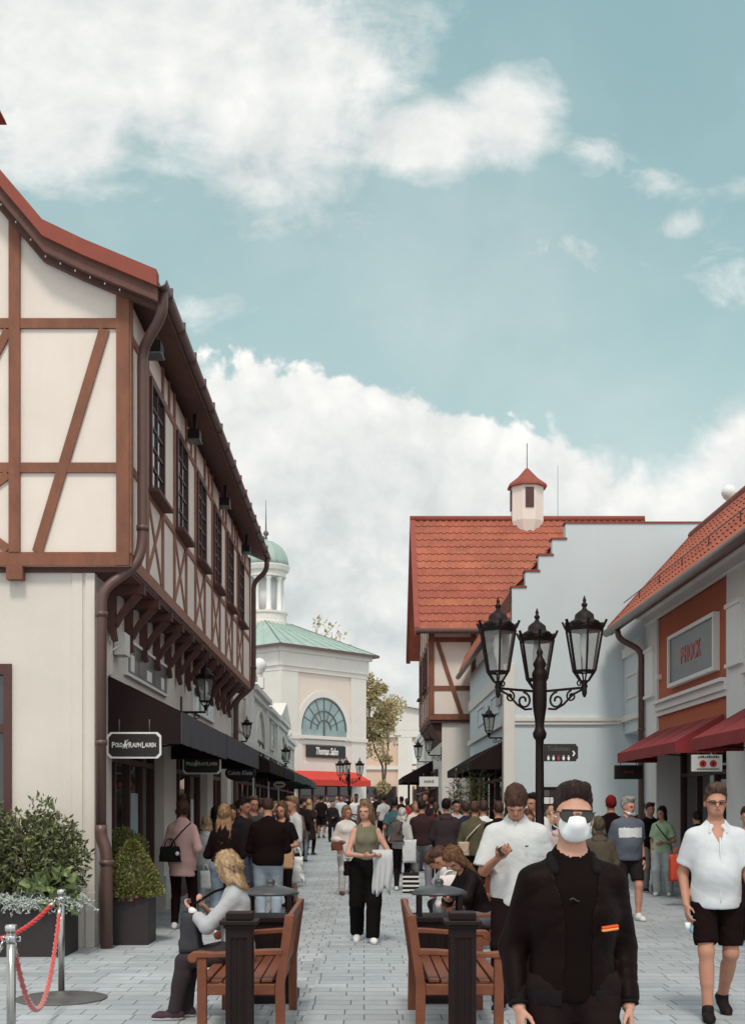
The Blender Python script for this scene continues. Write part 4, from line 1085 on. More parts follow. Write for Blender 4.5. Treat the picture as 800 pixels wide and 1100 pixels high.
wall_lantern(-3.25, 1, 307, 42.0, 799, 823, 'farthest black lantern of the left shop row, before the scarlet awning')
wall_lantern(3.3, -1, 525, 28.3, 758, 792, 'black lantern on the pale blue shop above its black awning')
wall_lantern(2.45, -1, 460.5, 38.3, 787, 811, 'black lantern under the jetty of the red-roofed house, nearer of the pair')
wall_lantern(2.75, -1, 449, 45.2, 794, 818, 'black lantern past the red-roofed house, farther of the pair')

# ------------------------------------------------------------------ hanging signs
def rider(mb, c, s, m=0):   # little horse-and-rider emblem, facing -Y
    x, y, z = c
    P = lambda pts: mb.prism([(x + a*s, z + b*s) for a, b in pts], 'y', y - .006, y, m)
    P([(-.28,.05),(-.2,-.1),(.12,-.12),(.26,.0),(.24,.12),(-.2,.14)])
    P([(.18,.05),(.3,.3),(.42,.26),(.36,.12),(.26,-.0)])
    P([(-.26,.02),(-.34,-.42),(-.26,-.42),(-.16,-.06)]); P([(.06,-.1),(.16,-.45),(.22,-.42),(.2,-.04)]); P([(-.12,-.1),(-.08,-.4),(-.02,-.4),(.0,-.1)])
    P([(-.12,.12),(-.08,.44),(.06,.48),(.1,.12)]); P([(-.05,.5),(-.05,.62),(.06,.62),(.06,.5)])
    P([(.04,.4),(.34,.72),(.38,.68),(.1,.34)])
def shop_sign(name, label, x0, x1, y, z0, z1, shape, top, kind):
    t = thing(name, label, 'hanging sign', ((x0+x1)/2, y, z0))
    cx, cz, w, h = (x0+x1)/2, (z0+z1)/2, x1-x0, z1-z0
    def outline(k):
        if shape == 'notch':
            c = .045
            a, b = w/2 - k, h/2 - k
            return [(cx-a+c,cz-b),(cx+a-c,cz-b),(cx+a-c*.5,cz-b+c*.5),(cx+a,cz-b+c),(cx+a,cz+b-c),(cx+a-c*.5,cz+b-c*.5),(cx+a-c,cz+b),(cx-a+c,cz+b),(cx-a+c*.5,cz+b-c*.5),(cx-a,cz+b-c),(cx-a,cz-b+c),(cx-a+c*.5,cz-b+c*.5)]
        if shape == 'oval': return [(cx + (w/2-k)*math.cos(2*math.pi*i/32), cz + (h/2-k)*math.sin(2*math.pi*i/32)) for i in range(32)]
        return [(cx-w/2+k,cz-h/2+k),(cx+w/2-k,cz-h/2+k),(cx+w/2-k,cz+h/2-k),(cx-w/2+k,cz+h/2-k)]
    b = MB()
    if kind[0] == 'rim':
        b.prism(outline(0), 'y', y, y + .05); b.build('rim', SIGN_WHITE, t)
        f = MB(); f.prism(outline(.022), 'y', y - .006, y + .056); f.build('board', SIGN_BLACK, t)
    else:
        b.prism(outline(0), 'y', y - .006, y + .05); b.build('board', kind[1], t)
    hk = MB()
    for sx in (-.28, .28): hk.tube([(cx + sx*w, y + .02, cz + h/2 - .01), (cx + sx*w, y + .02, cz + h/2 + top)], .008, 5)
    hk.build('hanger', GREY_IRON, t)
    return t, cx, cz
for (x0, x1, y, z0, z1, lb) in ((-3.18, -2.51, 14.97, 2.25, 2.575, 'black hanging sign with white rim and serif lettering, nearest, before the first black awning'),
                                (-2.985, -2.36, 19.93, 2.19, 2.52, 'black hanging sign with white rim and serif lettering, farther one between the two black awnings')):
    t, cx, cz = shop_sign('hanging_sign', lb, x0, x1, y, z0, z1, 'notch', .16, ('rim',))
    k = (x1 - x0)/.67
    for txt, px, sz, wd in (('P', -.255, .10, .035), ('OLO', -.185, .075, .088), ('R', -.045, .10, .042), ('ALPH', .035, .075, .105), ('L', .115, .10, .034), ('AUREN', .205, .075, .135)):
        text_mesh(txt, sz*k, (cx + px*k, y - .008, cz), (R_(90), 0, 0), SIGN_WHITE, t, width=wd*k, bold=.0015)
    e = MB(); rider(e, (cx - .105*k, y - .007, cz + .0), .10*k); e.build('rider_emblem', SIGN_WHITE, t)
t, cx, cz = shop_sign('hanging_sign', 'black oval hanging sign with white lettering on the half-timbered house', -2.99, -2.33, 26.0, 2.19, 2.56, 'oval', .16, ('plain', SIGN_BLACK))
text_mesh('Calvin Klein', .13, (cx, 25.99, cz), (R_(90), 0, 0), SIGN_WHITE, t, width=.53, bold=.002)
t, cx, cz = shop_sign('hanging_sign', 'small beige oval sign hanging in the white shop row', -3.02, -2.62, 40.3, 2.27, 2.50, 'oval', .1, ('plain', mat('beige_sign', srgb(206, 190, 168), .6, .03)))
e = MB(); e.box(cx - .12, 40.28, cz - .025, cx + .12, 40.293, cz + .025); e.build('lettering', BROWN_FRAME, t)
t, cx, cz = shop_sign('hanging_sign', 'white rectangular sign hanging by the red-roofed house', 1.74, 2.34, 38.1, 2.29, 2.60, 'rect', .1, ('plain', SIGN_WHITE))
e = MB()
for i in range(7): e.box(cx - .15 + .045*i, 38.085, cz - .04 + .01*(i % 2), cx - .122 + .045*i, 38.093, cz + .03 + .02*(i % 3 == 0))
e.build('lettering', GREY_PANEL, t)
t, cx, cz = shop_sign('hanging_sign', 'black rectangular sign with small red lettering under the red awning', 5.16, 5.74, 24.95, 2.22, 2.51, 'rect', .25, ('plain', SIGN_BLACK))
text_mesh('HOCK', .07, (cx, 24.94, cz), (R_(90), 0, 0), LETTER_RED, t, width=.2)
t, cx, cz = shop_sign('hanging_sign', 'white sign with two red discs hanging between the red awnings', 5.40, 5.90, 19.95, 2.235, 2.51, 'rect', .25, ('plain', SIGN_WHITE))
for dx in (-.07, .10):
    e = MB(); e.prism([(cx + dx + .058*math.cos(2*math.pi*i/24), cz - .01 + .058*math.sin(2*math.pi*i/24)) for i in range(24)], 'y', 19.935, 19.943); e.build('red_disc', SIGN_RED, t)
e = MB()
for dx in (-.07, .10): e.box(cx + dx - .012, 19.93, cz - .04, cx + dx + .012, 19.934, cz + .02)
for i in range(10): e.box(cx - .15 + .036*i, 19.935, cz + .085, cx - .128 + .036*i, 19.943, cz + .108 + .008*(i % 3))
e.box(cx - .17, 19.935, cz - .105, cx + .2, 19.943, cz - .092)
e.build('lettering', SIGN_BLACK, t)
# finger sign on the lamp post
t = thing('direction_sign', 'black toilet direction sign with white pictograms on the lamp post', 'direction sign', (2.27, 14.0, 2.17))
e = MB(); e.box(2.055, 13.93, 2.175, 2.44, 13.975, 2.375); e.box(2.02, 13.965, 2.21, 2.06, 14.01, 2.34); e.prism([(2.44, 2.19), (2.462, 2.21), (2.462, 2.34), (2.44, 2.36)], 'y', 13.932, 13.973); e.build('board', SIGN_BLACK, t)
text_mesh('Toiletten', .082, (2.235, 13.926, 2.318), (R_(90), 0, 0), GREY_PANEL, t, width=.255)
for i, m in enumerate((0, 0, 1, 0, 0)):
    x = 2.12 + .058*i; e = MB(); m_ = (SIGN_WHITE, SIGN_RED)[m]; m = 0
    e.lathe([(.001, .048), (.010, .040), (.001, .030)], (x, 13.926, 2.195), 8, m); e.box(x - .013, 13.924, 2.198, x + .013, 13.9285, 2.226, m); e.box(x - .009, 13.924, 2.186, x + .009, 13.9285, 2.198, m); e.build('pictogram', m_, t)
e = MB(); e.prism([(2.405, 2.30), (2.43, 2.265), (2.405, 2.23), (2.395, 2.24), (2.412, 2.265), (2.395, 2.29)], 'y', 13.923, 13.9285)
e.build('arrow', SIGN_WHITE, t)

# ------------------------------------------------------------------ benches, bollards, bins
def make_bench(label):
    t = thing('wooden_bench', label, 'bench', (0, 0, 0), 0, 'teak benches down the middle of the street')
    Lh = .76
    s = MB()
    for i in range(6):
        x = .065 + .088*i; z = .425 - .012*math.sin(i/5*math.pi)
        s.box(x, -Lh + .07, z, x + .074, Lh - .07, z + .024)
    s.box(.50, -Lh + .06, .335, .53, Lh - .06, .42); s.box(.02, -Lh + .06, .345, .045, Lh - .06, .42)
    for y in (-Lh + .07, 0, Lh - .10): s.box(.045, y, .35, .50, y + .03, .412)
    s.build('seat', TEAK, t, bevel=.004)
    b = MB()
    def bx(z): return -.002 - (z - .45)*.17
    b.prism([(bx(.80), .80), (bx(.80) + .034, .80), (bx(.905) + .034, .905), (bx(.905), .905)], 'y', -Lh + .02, Lh - .02)
    b.prism([(bx(.47) + .003, .47), (bx(.47) + .03, .47), (bx(.53) + .03, .53), (bx(.53) + .003, .53)], 'y', -Lh + .05, Lh - .05)
    for i in range(13):
        y = -Lh + .12 + (2*Lh - .24)*i/12
        b.prism([(bx(.525) + .008, .525), (bx(.525) + .024, .525), (bx(.805) + .024, .805), (bx(.805) + .008, .805)], 'y', y - .026, y + .026)
    b.build('backrest', TEAK, t, bevel=.004)
    for sg in (-1, 1):
        y0, y1 = sg*Lh - sg*.065, sg*Lh
        l = MB(); l.prism([(-.03, 0), (.035, 0), (.04, .40), (bx(.9) + .05, .90), (bx(.9) - .012, .90), (-.025, .42)], 'y', y0, y1); l.build('leg', TEAK, t, bevel=.005)
        l = MB(); l.box(.515, min(y0, y1), 0, .58, max(y0, y1), .605); l.build('leg', TEAK, t, bevel=.005)
        a = MB()
        top = [(bx(.66) + .03, .665), (.12, .662), (.30, .648), (.46, .64), (.56, .648), (.61, .645), (.64, .625), (.645, .598), (.63, .575), (.60, .57), (.58, .585)]
        bot = [(.575, .605), (.5, .606), (.3, .612), (.12, .624), (bx(.66) + .03, .625)]
        a.prism(top + bot, 'y', sg*(Lh + .012), sg*(Lh - .077)); a.box(.04, sg*(Lh - .055), .345, .515, sg*(Lh - .012), .42)
        a.build('armrest', TEAK, t, bevel=.006)
    return t
bn = make_bench('teak bench on the right of the aisle facing right, behind the right bollard')
bn.location = (.385, 9.12, 0)
b2 = copy_tree(bn); b2.location = (-.575, 9.12, 0); b2.rotation_euler = (0, 0, math.pi); b2['label'] = 'teak bench on the left of the aisle with the seated blonde woman'
b3 = copy_tree(bn); b3.location = (1.45, 12.1, 0); b3.rotation_euler = (0, 0, math.pi); b3['label'] = 'teak bench behind the right litter bin where the woman in leather sits'
b4 = copy_tree(bn); b4.location = (1.52, 14.5, 0); b4.rotation_euler = (0, 0, math.pi); b4['label'] = 'teak bench farther back where the two boys sit bent forward'

def make_bollard(label):
    t = thing('square_bollard', label, 'bollard', (0, 0, 0), 0, 'square cast-iron bollards at the bench ends')
    s = MB(); h = .085
    s.box(-h + .012, -h + .012, 0, h - .012, h - .012, .86)
    for a in (-1, 1):       # corner fillets leave a sunk panel on every face
        for b in (-1, 1): s.box(a*(h - .035), b*(h - .035), .0, a*h, b*h, .862)
    for z0, z1 in ((0, .16), (.80, .865)): s.box(-h - .001, -h - .001, z0, h + .001, h + .001, z1)
    for a in (-1, 0, 1):
        pass
    for sx in (-.022, .022):
        s.box(sx - .008, -h + .004, .16, sx + .008, h - .004, .80); s.box(-h + .004, sx - .008, .16, h - .004, sx + .008, .80)
    s.build('shaft', BLACK_IRON, t, bevel=.004)
    c = MB(); c.box(-.098, -.098, .862, .098, .098, .885); c.box(-.122, -.122, .885, .122, .122, .915); c.box(-.085, -.085, .915, .085, .085, .965)
    c.build('cap', BLACK_IRON, t, bevel=.006)
    f = MB(); f.box(-.11, -.11, 0, .11, .11, .09); f.build('foot', BLACK_IRON, t, bevel=.006)
    return t
bo = make_bollard('square black cast-iron bollard before the left bench'); bo.location = (-.81, 7.9, 0)
bo2 = copy_tree(bo); bo2.location = (.64, 7.9, 0); bo2['label'] = 'square black cast-iron bollard before the right bench'
def make_bin(label):
    t = thing('litter_bin', label, 'litter bin', (0, 0, 0), 0, 'black litter bins with domed lids')
    b = MB(); b.box(-.21, -.21, .06, .21, .21, .70); b.box(-.235, -.235, .68, .235, .235, .725); b.box(-.235, -.235, 0, .235, .235, .07)
    for sx in (-.14, 0, .14): b.box(sx - .05, -.218, .14, sx + .05, -.2, .62); b.box(-.218, sx - .05, .14, .218, sx + .05, .62)
    b.build('body', BLACK_IRON, t, bevel=.006)
    for a in (-1, 1):
        for c in (-1, 1):
            p = MB(); p.box(a*.17 - .018, c*.17 - .018, .72, a*.17 + .018, c*.17 + .018, .91); p.build('lid_support', BLACK_IRON, t)
    l = MB(); l.lathe([(.235, .90), (.245, .905), (.24, .92), (.2, .945), (.12, .968), (.05, .978), (.035, .985), (.04, 1.0), (.038, 1.02), (.02, 1.035), (.004, 1.038)], (0,0,0), 28); l.build('lid', mat('worn_grey_lid', srgb(66, 65, 68), .4, .2, 14, .1, 60), t)
    return t
bi = make_bin('black litter bin with grey domed lid behind the left bench'); bi.location = (-.80, 10.35, 0)
bi2 = copy_tree(bi); bi2.location = (.64, 10.35, 0); bi2['label'] = 'black litter bin with grey domed lid behind the right bench'

# ------------------------------------------------------------------ rope barrier
def make_stanchion(label):
    t = thing('rope_stanchion', label, 'stanchion', (0, 0, 0), 0, 'steel rope stanchions by the planter')
    p = MB(); p.lathe([(.027, .02), (.027, .90)], (0,0,0), 18); p.build('post', STEEL, t)
    c = MB(); c.lathe([(.031, .83), (.031, .845), (.034, .85), (.034, .87), (.028, .875)], (0,0,0), 18); c.lathe([(.034, .90), (.036, .905), (.036, .93), (.03, .94), (.001, .942)], (0,0,0), 18)
    for a in range(4):
        d = Vector((math.cos(a*math.pi/2), math.sin(a*math.pi/2), 0)); c.tube([d*.03 + Vector((0,0,.86)), d*.055 + Vector((0,0,.865)), d*.055 + Vector((0,0,.84)), d*.03 + Vector((0,0,.838))], .005, 5)
    c.build('collar', CHROME, t)
    b = MB(); b.lathe([(.385, 0), (.39, .008), (.37, .014), (.2, .022), (.06, .03), (.045, .06), (.03, .07)], (0,0,0), 40); b.build('base', GREY_IRON, t)
    return t
st = make_stanchion('steel rope stanchion on a wide round base near the leafy planter'); PF = Vector((ux(66, 10.4), 10.4, 0)); st.location = PF
st2 = copy_tree(st); PN = Vector((ux(12, 7.3), 7.3, 0)); st2.location = PN; st2['label'] = 'steel rope stanchion nearest the camera at the left edge'
st3 = copy_tree(st); P3 = Vector((-3.55, 9.6, 0)); st3.location = P3; st3['label'] = 'steel rope stanchion at the far left beside the house gable'
P4 = Vector((-2.95, 6.1, 0)); st4 = copy_tree(st); st4.location = P4; st4['label'] = 'steel rope stanchion left of the nearest one'
def rope(a, b, sag, label, r=.011):
    a, b = Vector(a), Vector(b); mid = (a + b)/2
    t = thing('barrier_rope', label, 'rope', tuple(mid), 0, 'red velvet barrier ropes')
    n = 64; core = []
    for i in range(n+1):
        s = i/n; p = a.lerp(b, s); p.z -= sag*(1 - (2*s - 1)**2); core.append(p)
    L_ = sum((core[i+1] - core[i]).length for i in range(n)); m = MB()
    for k in range(3):
        pts = []
        for i in range(n+1):
            d = (core[min(i+1, n)] - core[max(i-1, 0)]).normalized(); u = d.cross(Vector((.3, .9, .1))).normalized(); v = d.cross(u)
            ang = 2*math.pi*(L_*i/n/.11) + k*2*math.pi/3
            pts.append(core[i] + (u*math.cos(ang) + v*math.sin(ang))*r)
        m.tube(pts[2:-2], r*1.05, 6)
    m.build('velvet_strand', ROPE_RED, t)
    for q0, q1 in ((core[0], core[3]), (core[-1], core[-4])):
        e = MB(); e.tube([q0, q0.lerp(q1, .4)], .006, 6); e.tube([q0.lerp(q1, .35), q1], .018, 10); e.build('hook', CHROME, t)
zr = Vector((0, 0, .85))
def ring(P, Q): d = (Q - P); d.z = 0; return P + zr + d.normalized()*.055
rope(ring(PF, PN), ring(PN, PF), .66, 'red twisted barrier rope sagging low between the two visible stanchions')
rope(ring(PF, P3), ring(P3, PF), .30, 'red barrier rope running left from the far stanchion across the planter')
rope(ring(PN, P4), ring(P4, PN), .45, 'short piece of red barrier rope at the left edge of the picture')

# ------------------------------------------------------------------ plants
def leaf_mat(name, col, isl=.45, trans=.25):
    m = mat(name, col, .55, .15, 4, 0, 20, island=isl)
    b = m.node_tree.nodes['Principled BSDF']; b.inputs['Subsurface Weight'].default_value = 0.0
    return m
def leaves(mb, blobs, n, size, rr, shell=.55, asp=.42, up=.3, m=0, flat=False):
    tot = sum(b[3]*b[4]*b[5] for b in blobs)
    for b in blobs:
        k = int(n*b[3]*b[4]*b[5]/tot)
        for _ in range(k):
            d = Vector((rr.gauss(0,1), rr.gauss(0,1), rr.gauss(0,1))).normalized()
            q = rr.random()**(1/3) if rr.random() > shell else rr.uniform(.82, 1.08)
            bump = 1 + .22*mnoise.noise(Vector((d.x*2.3 + b[0]*3, d.y*2.3, d.z*2.3 + b[2])))
            p = Vector((b[0] + d.x*b[3]*q*bump, b[1] + d.y*b[4]*q*bump, b[2] + d.z*b[5]*q*bump))
            ax = (d*.6 + Vector((rr.gauss(0,.7), rr.gauss(0,.7), rr.gauss(0,.7) + up))).normalized()
            sd = ax.cross(Vector((rr.gauss(0,1), rr.gauss(0,1), rr.gauss(0,1)))).normalized()
            L_ = size*rr.uniform(.6, 1.35); w = L_*asp; nr = ax.cross(sd)*(w*.25)
            mb.add([p, p + ax*L_*.5 + sd*w*.5 + nr, p + ax*L_, p + ax*L_*.5 - sd*w*.5 + nr], [(0,1,2),(0,2,3)], m)
def branchy(mb, p, d, L_, r, depth, rr, tips, spread=.6, up=.2):
    q = p + d*L_ ; mid = p + d*L_*.5 + Vector((rr.gauss(0,1), rr.gauss(0,1), rr.gauss(0,1)))*L_*.05
    mb.tube([p, mid, q], [r, r*.85, r*.68], 6, cap=False)
    if depth == 0: tips.append(q); return
    for _ in range(rr.choice((2, 3, 3))):
        nd = (d + Vector((rr.gauss(0,spread), rr.gauss(0,spread), rr.gauss(0,spread*.6) + up))).normalized()
        branchy(mb, q, nd, L_*rr.uniform(.62, .85), r*.62, depth-1, rr, tips, spread, up)
    tips.append(q)
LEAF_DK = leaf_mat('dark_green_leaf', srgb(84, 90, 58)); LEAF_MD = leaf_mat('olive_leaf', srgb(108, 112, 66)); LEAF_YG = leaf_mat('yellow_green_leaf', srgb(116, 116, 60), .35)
LEAF_SIL = leaf_mat('silver_leaf', srgb(178, 186, 180), .2); LEAF_LT = leaf_mat('fresh_green_leaf', srgb(138, 152, 104), .3)
LEAF_AUT = leaf_mat('turning_leaf', srgb(176, 160, 118), .35); BARK = mat('bark', srgb(92, 78, 68), .9, .3, 8, .5, 30)
PINK = leaf_mat('pink_petal', srgb(196, 108, 122), .3)
def tub(x0, y0, x1, y1, h, label):
    t = thing('square_planter', label, 'planter', ((x0+x1)/2, (y0+y1)/2, 0)); b = MB(); w = .035
    b.box(x0, y0, 0.0, x1, y0 + w, h); b.box(x0, y1 - w, 0, x1, y1, h); b.box(x0, y0 + w, 0, x0 + w, y1 - w, h); b.box(x1 - w, y0 + w, 0, x1, y1 - w, h)
    b.build('tub', PLANTER, t, bevel=.006)
    s = MB(); s.box(x0 + w, y0 + w, .02, x1 - w, y1 - w, h - .05); s.build('soil', SOIL, t)
tub(-4.55, 13.28, -3.285, 13.92, .56, 'long dark planter with the tall leafy shrub by the house gable')
t = thing('leafy_shrub', 'tall dark green leafy shrub in the long planter at the left', 'shrub', (-3.85, 13.6, .5)); rr = random.Random(11)
m = MB()
leaves(m, [(-3.80, 13.58, 1.05, .58, .36, .44), (-4.25, 13.6, 1.12, .40, .32, .42), (-3.46, 13.56, 1.02, .36, .3, .38), (-3.62, 13.6, 1.42, .17, .15, .34), (-3.50, 13.58, 1.47, .07, .07, .28), (-3.72, 13.6, 1.55, .06, .06, .24), (-3.36, 13.6, 1.30, .16, .13, .18), (-4.06, 13.6, 1.45, .13, .12, .20), (-4.4, 13.6, 1.5, .1, .1, .22)], 5200, .075, rr, .5, .42)
m.build('foliage', LEAF_DK, t, recalc=False)
m = MB(); leaves(m, [(-3.75, 13.5, 1.12, .6, .38, .45), (-3.5, 13.5, 1.2, .3, .25, .4)], 900, .075, rr, .9); m.build('young_foliage', LEAF_MD, t, recalc=False)
m = MB(); tips = []
for k in range(6): branchy(m, Vector((-4.2 + .16*k, 13.6, .5)), Vector((rr.gauss(0,.25), rr.gauss(0,.15), 1)).normalized(), .38, .014, 2, rr, tips, .4, .4)
m.build('stem', BARK, t)
def silver(cx, cy, cz, n, spread, label):
    t = thing('silver_plant', label, 'plant', (cx, cy, cz), 0, 'silver trailing plants in the long planter'); m = MB(); rr = random.Random(int(cx*100))
    for _ in range(n):
        a = rr.uniform(0, 2*math.pi); e = rr.uniform(.1, 1.2); L_ = rr.uniform(.12, .30)
        p = Vector((cx + rr.gauss(0, spread*.4), cy + rr.gauss(0, .06), cz)); d = Vector((math.cos(a)*math.cos(e), math.sin(a)*math.cos(e)*.7 - .25, math.sin(e)))
        pts = [p + d*L_*s - Vector((0,0,.16*L_*s*s*3)) for s in (0, .35, .7, 1)]
        m.tube(pts, [.005, .005, .004, .002], 4, cap=False)
        for s in range(1, 4):
            for _k in range(3):
                v = Vector((rr.gauss(0,1), rr.gauss(0,1), rr.gauss(0,1))).normalized()*.035; q = pts[s]; w = v.cross(d).normalized()*.007
                m.add([q, q + v*.5 + w, q + v, q + v*.5 - w], [(0,1,2,3)])
    m.build('foliage', LEAF_SIL, t, recalc=False)
silver(-3.92, 13.32, .60, 130, .5, 'silvery trailing plant at the front left of the long planter')
silver(-3.62, 13.34, .56, 90, .35, 'silvery trailing plant hanging behind the rope stanchion')
silver(-3.27, 13.42, .60, 110, .2, 'silvery trailing plant spilling over the right end of the long planter')
t = thing('broadleaf_plant', 'pale green broad-leaved plant at the right end of the long planter', 'plant', (-3.42, 13.4, .6)); m = MB()
leaves(m, [(-3.42, 13.38, .74, .2, .15, .16), (-3.3, 13.35, .6, .1, .1, .12)], 130, .16, rr, .6, .8); m.build('foliage', LEAF_LT, t, recalc=False)
tub(-3.05, 14.42, -2.57, 14.95, .575, 'dark square planter with the cone-shaped topiary')
t = thing('cone_topiary', 'clipped yellow-green cone topiary in the dark square planter', 'topiary', (-2.81, 14.68, .55)); m = MB(); rr = random.Random(5)
for _ in range(8000):
    h = rr.random()**1.5; R = .315*(1 - h**1.7)*rr.uniform(.88, 1.07) + .02; a = rr.uniform(0, 2*math.pi); R *= 1 + .10*mnoise.noise(Vector((math.cos(a)*2, math.sin(a)*2, h*6)))
    p = Vector((-2.81 + R*math.cos(a), 14.68 + R*math.sin(a), .58 + .66*h)); ax = Vector((math.cos(a) + rr.gauss(0,.6), math.sin(a) + rr.gauss(0,.6), .5 + rr.gauss(0,.6))).normalized()
    sd = ax.cross(Vector((rr.gauss(0,1), rr.gauss(0,1), rr.gauss(0,1)))).normalized(); L_ = .036*rr.uniform(.6, 1.4)
    m.add([p, p + ax*L_*.5 + sd*L_*.25, p + ax*L_, p + ax*L_*.5 - sd*L_*.25], [(0,1,2,3)])
m.build('foliage', LEAF_YG, t, recalc=False)
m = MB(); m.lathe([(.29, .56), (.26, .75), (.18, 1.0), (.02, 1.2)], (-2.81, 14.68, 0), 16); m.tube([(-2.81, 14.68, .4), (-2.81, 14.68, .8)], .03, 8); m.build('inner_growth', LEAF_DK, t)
t = thing('pink_flowers', 'small pink flowers at the foot of the cone topiary', 'flowers', (-2.9, 14.5, .55), 0); m = MB()
for _ in range(26):
    c = Vector((-3.04 + rr.random()**1.6*.36, 14.42 + rr.uniform(-.03, .08), .60 + rr.uniform(-.07, .08)))
    for k in range(5):
        a = 2*math.pi*k/5 + rr.random(); v = Vector((math.cos(a), -.6, math.sin(a)))*.026; w = Vector((-math.sin(a), 0, math.cos(a)))*.013
        m.add([c, c + v*.6 + w, c + v, c + v*.6 - w], [(0,1,2,3)])
m.build('petals', PINK, t, recalc=False)
m = MB(); leaves(m, [(-2.85, 14.44, .6, .22, .08, .07)], 200, .05, rr, .6); m.build('foliage', LEAF_MD, t, recalc=False)
tub(-3.34, 15.62, -2.90, 16.1, .62, 'dark square planter against the shop window behind the cone topiary')
t = thing('dome_topiary', 'rounded clipped topiary against the shop window behind the cone topiary', 'topiary', (-3.12, 15.86, .6)); m = MB()
leaves(m, [(-3.12, 15.86, .96, .27, .27, .38)], 3800, .04, rr, .75, .5); m.build('foliage', LEAF_YG, t, recalc=False)
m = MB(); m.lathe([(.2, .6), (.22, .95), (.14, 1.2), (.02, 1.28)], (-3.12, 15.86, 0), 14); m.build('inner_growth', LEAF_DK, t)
# tall plants before the pale blue shop
for (x, y, n, h, sd_, lb) in ((2.72, 28.5, 13, 2.5, 1, 'tall wispy potted plant before the pale blue shop window, nearer one'), (2.62, 30.6, 13, 2.3, 2, 'tall wispy potted plant before the pale blue shop window, farther one'), (2.6, 33.0, 10, 2.2, 3, 'third wispy potted plant along the pale blue shop')):
    tub(x - .3, y - .3, x + .3, y + .3, .5, 'dark square tub holding the ' + ('nearer' if sd_ == 1 else 'farther' if sd_ == 2 else 'third') + ' tall wispy plant by the blue shop')
    t = thing('tall_plant', lb, 'plant', (x, y, .45), 0); rr = random.Random(sd_); m = MB(); st_ = MB()
    for _ in range(n):
        b0 = Vector((x + rr.uniform(-.2, .2), y + rr.uniform(-.2, .2), .45)); top = b0 + Vector((rr.gauss(0, .18), rr.gauss(0, .18), h*rr.uniform(.5, .95))); st_.tube([b0, b0.lerp(top, .5) + Vector((rr.gauss(0,.03), 0, 0)), top], [.012, .009, .004], 5)
        for _k in range(60):
            s = rr.uniform(.1, 1); p = b0.lerp(top, s); ax = Vector((rr.gauss(0,1), rr.gauss(0,1), .7)).normalized(); sw = ax.cross(Vector((0, .3, 1))).normalized(); L_ = rr.uniform(.09, .2)
            m.add([p, p + ax*L_*.5 + sw*.02, p + ax*L_ - Vector((0,0,.03)), p + ax*L_*.5 - sw*.02], [(0,1,2),(0,2,3)])
    m.build('foliage', LEAF_MD, t, recalc=False); st_.build('stem', BARK, t)
def tree(x, y, h, label, seed, leaf, n, size, crown=.8, r=.14, spread=.55, depth=4, first=.33):
    t = thing('broadleaf_tree', label, 'tree', (x, y, 0)); rr = random.Random(seed); w = MB(); tips = []
    branchy(w, Vector((x, y, 0)), Vector((0.02, 0, 1)), h*first, r, depth, rr, tips, spread, .28)
    zt = max(p.z for p in tips); k = h/zt
    w.v = [(x + (vx - x)*1.0, y + (vy - y), vz_*k) for vx, vy, vz_ in w.v]
    w.build('trunk', BARK, t)
    m = MB()
    for p in tips:
        p = Vector((p.x, p.y, p.z*k)); c = rr.uniform(.35, 1.0)*crown
        leaves(m, [(p.x, p.y, p.z, c, c, c*.75)], int(n*rr.uniform(.4, 1.5)/len(tips)), size, rr, .2, .6)
    m.build('crown', leaf, t, recalc=False)
tree(ux(411, 74), 74, 9.3, 'yellowing broadleaf tree between the domed tower and the distant hall', 4, LEAF_AUT, 8500, .19, 0.9, .13, .5, 4, .22)
tree(ux(322, 92), 92, 15.8, 'thin autumn treetop rising behind the green tower roof', 8, LEAF_AUT, 800, .3, .8, .2, .33, 4, .42)
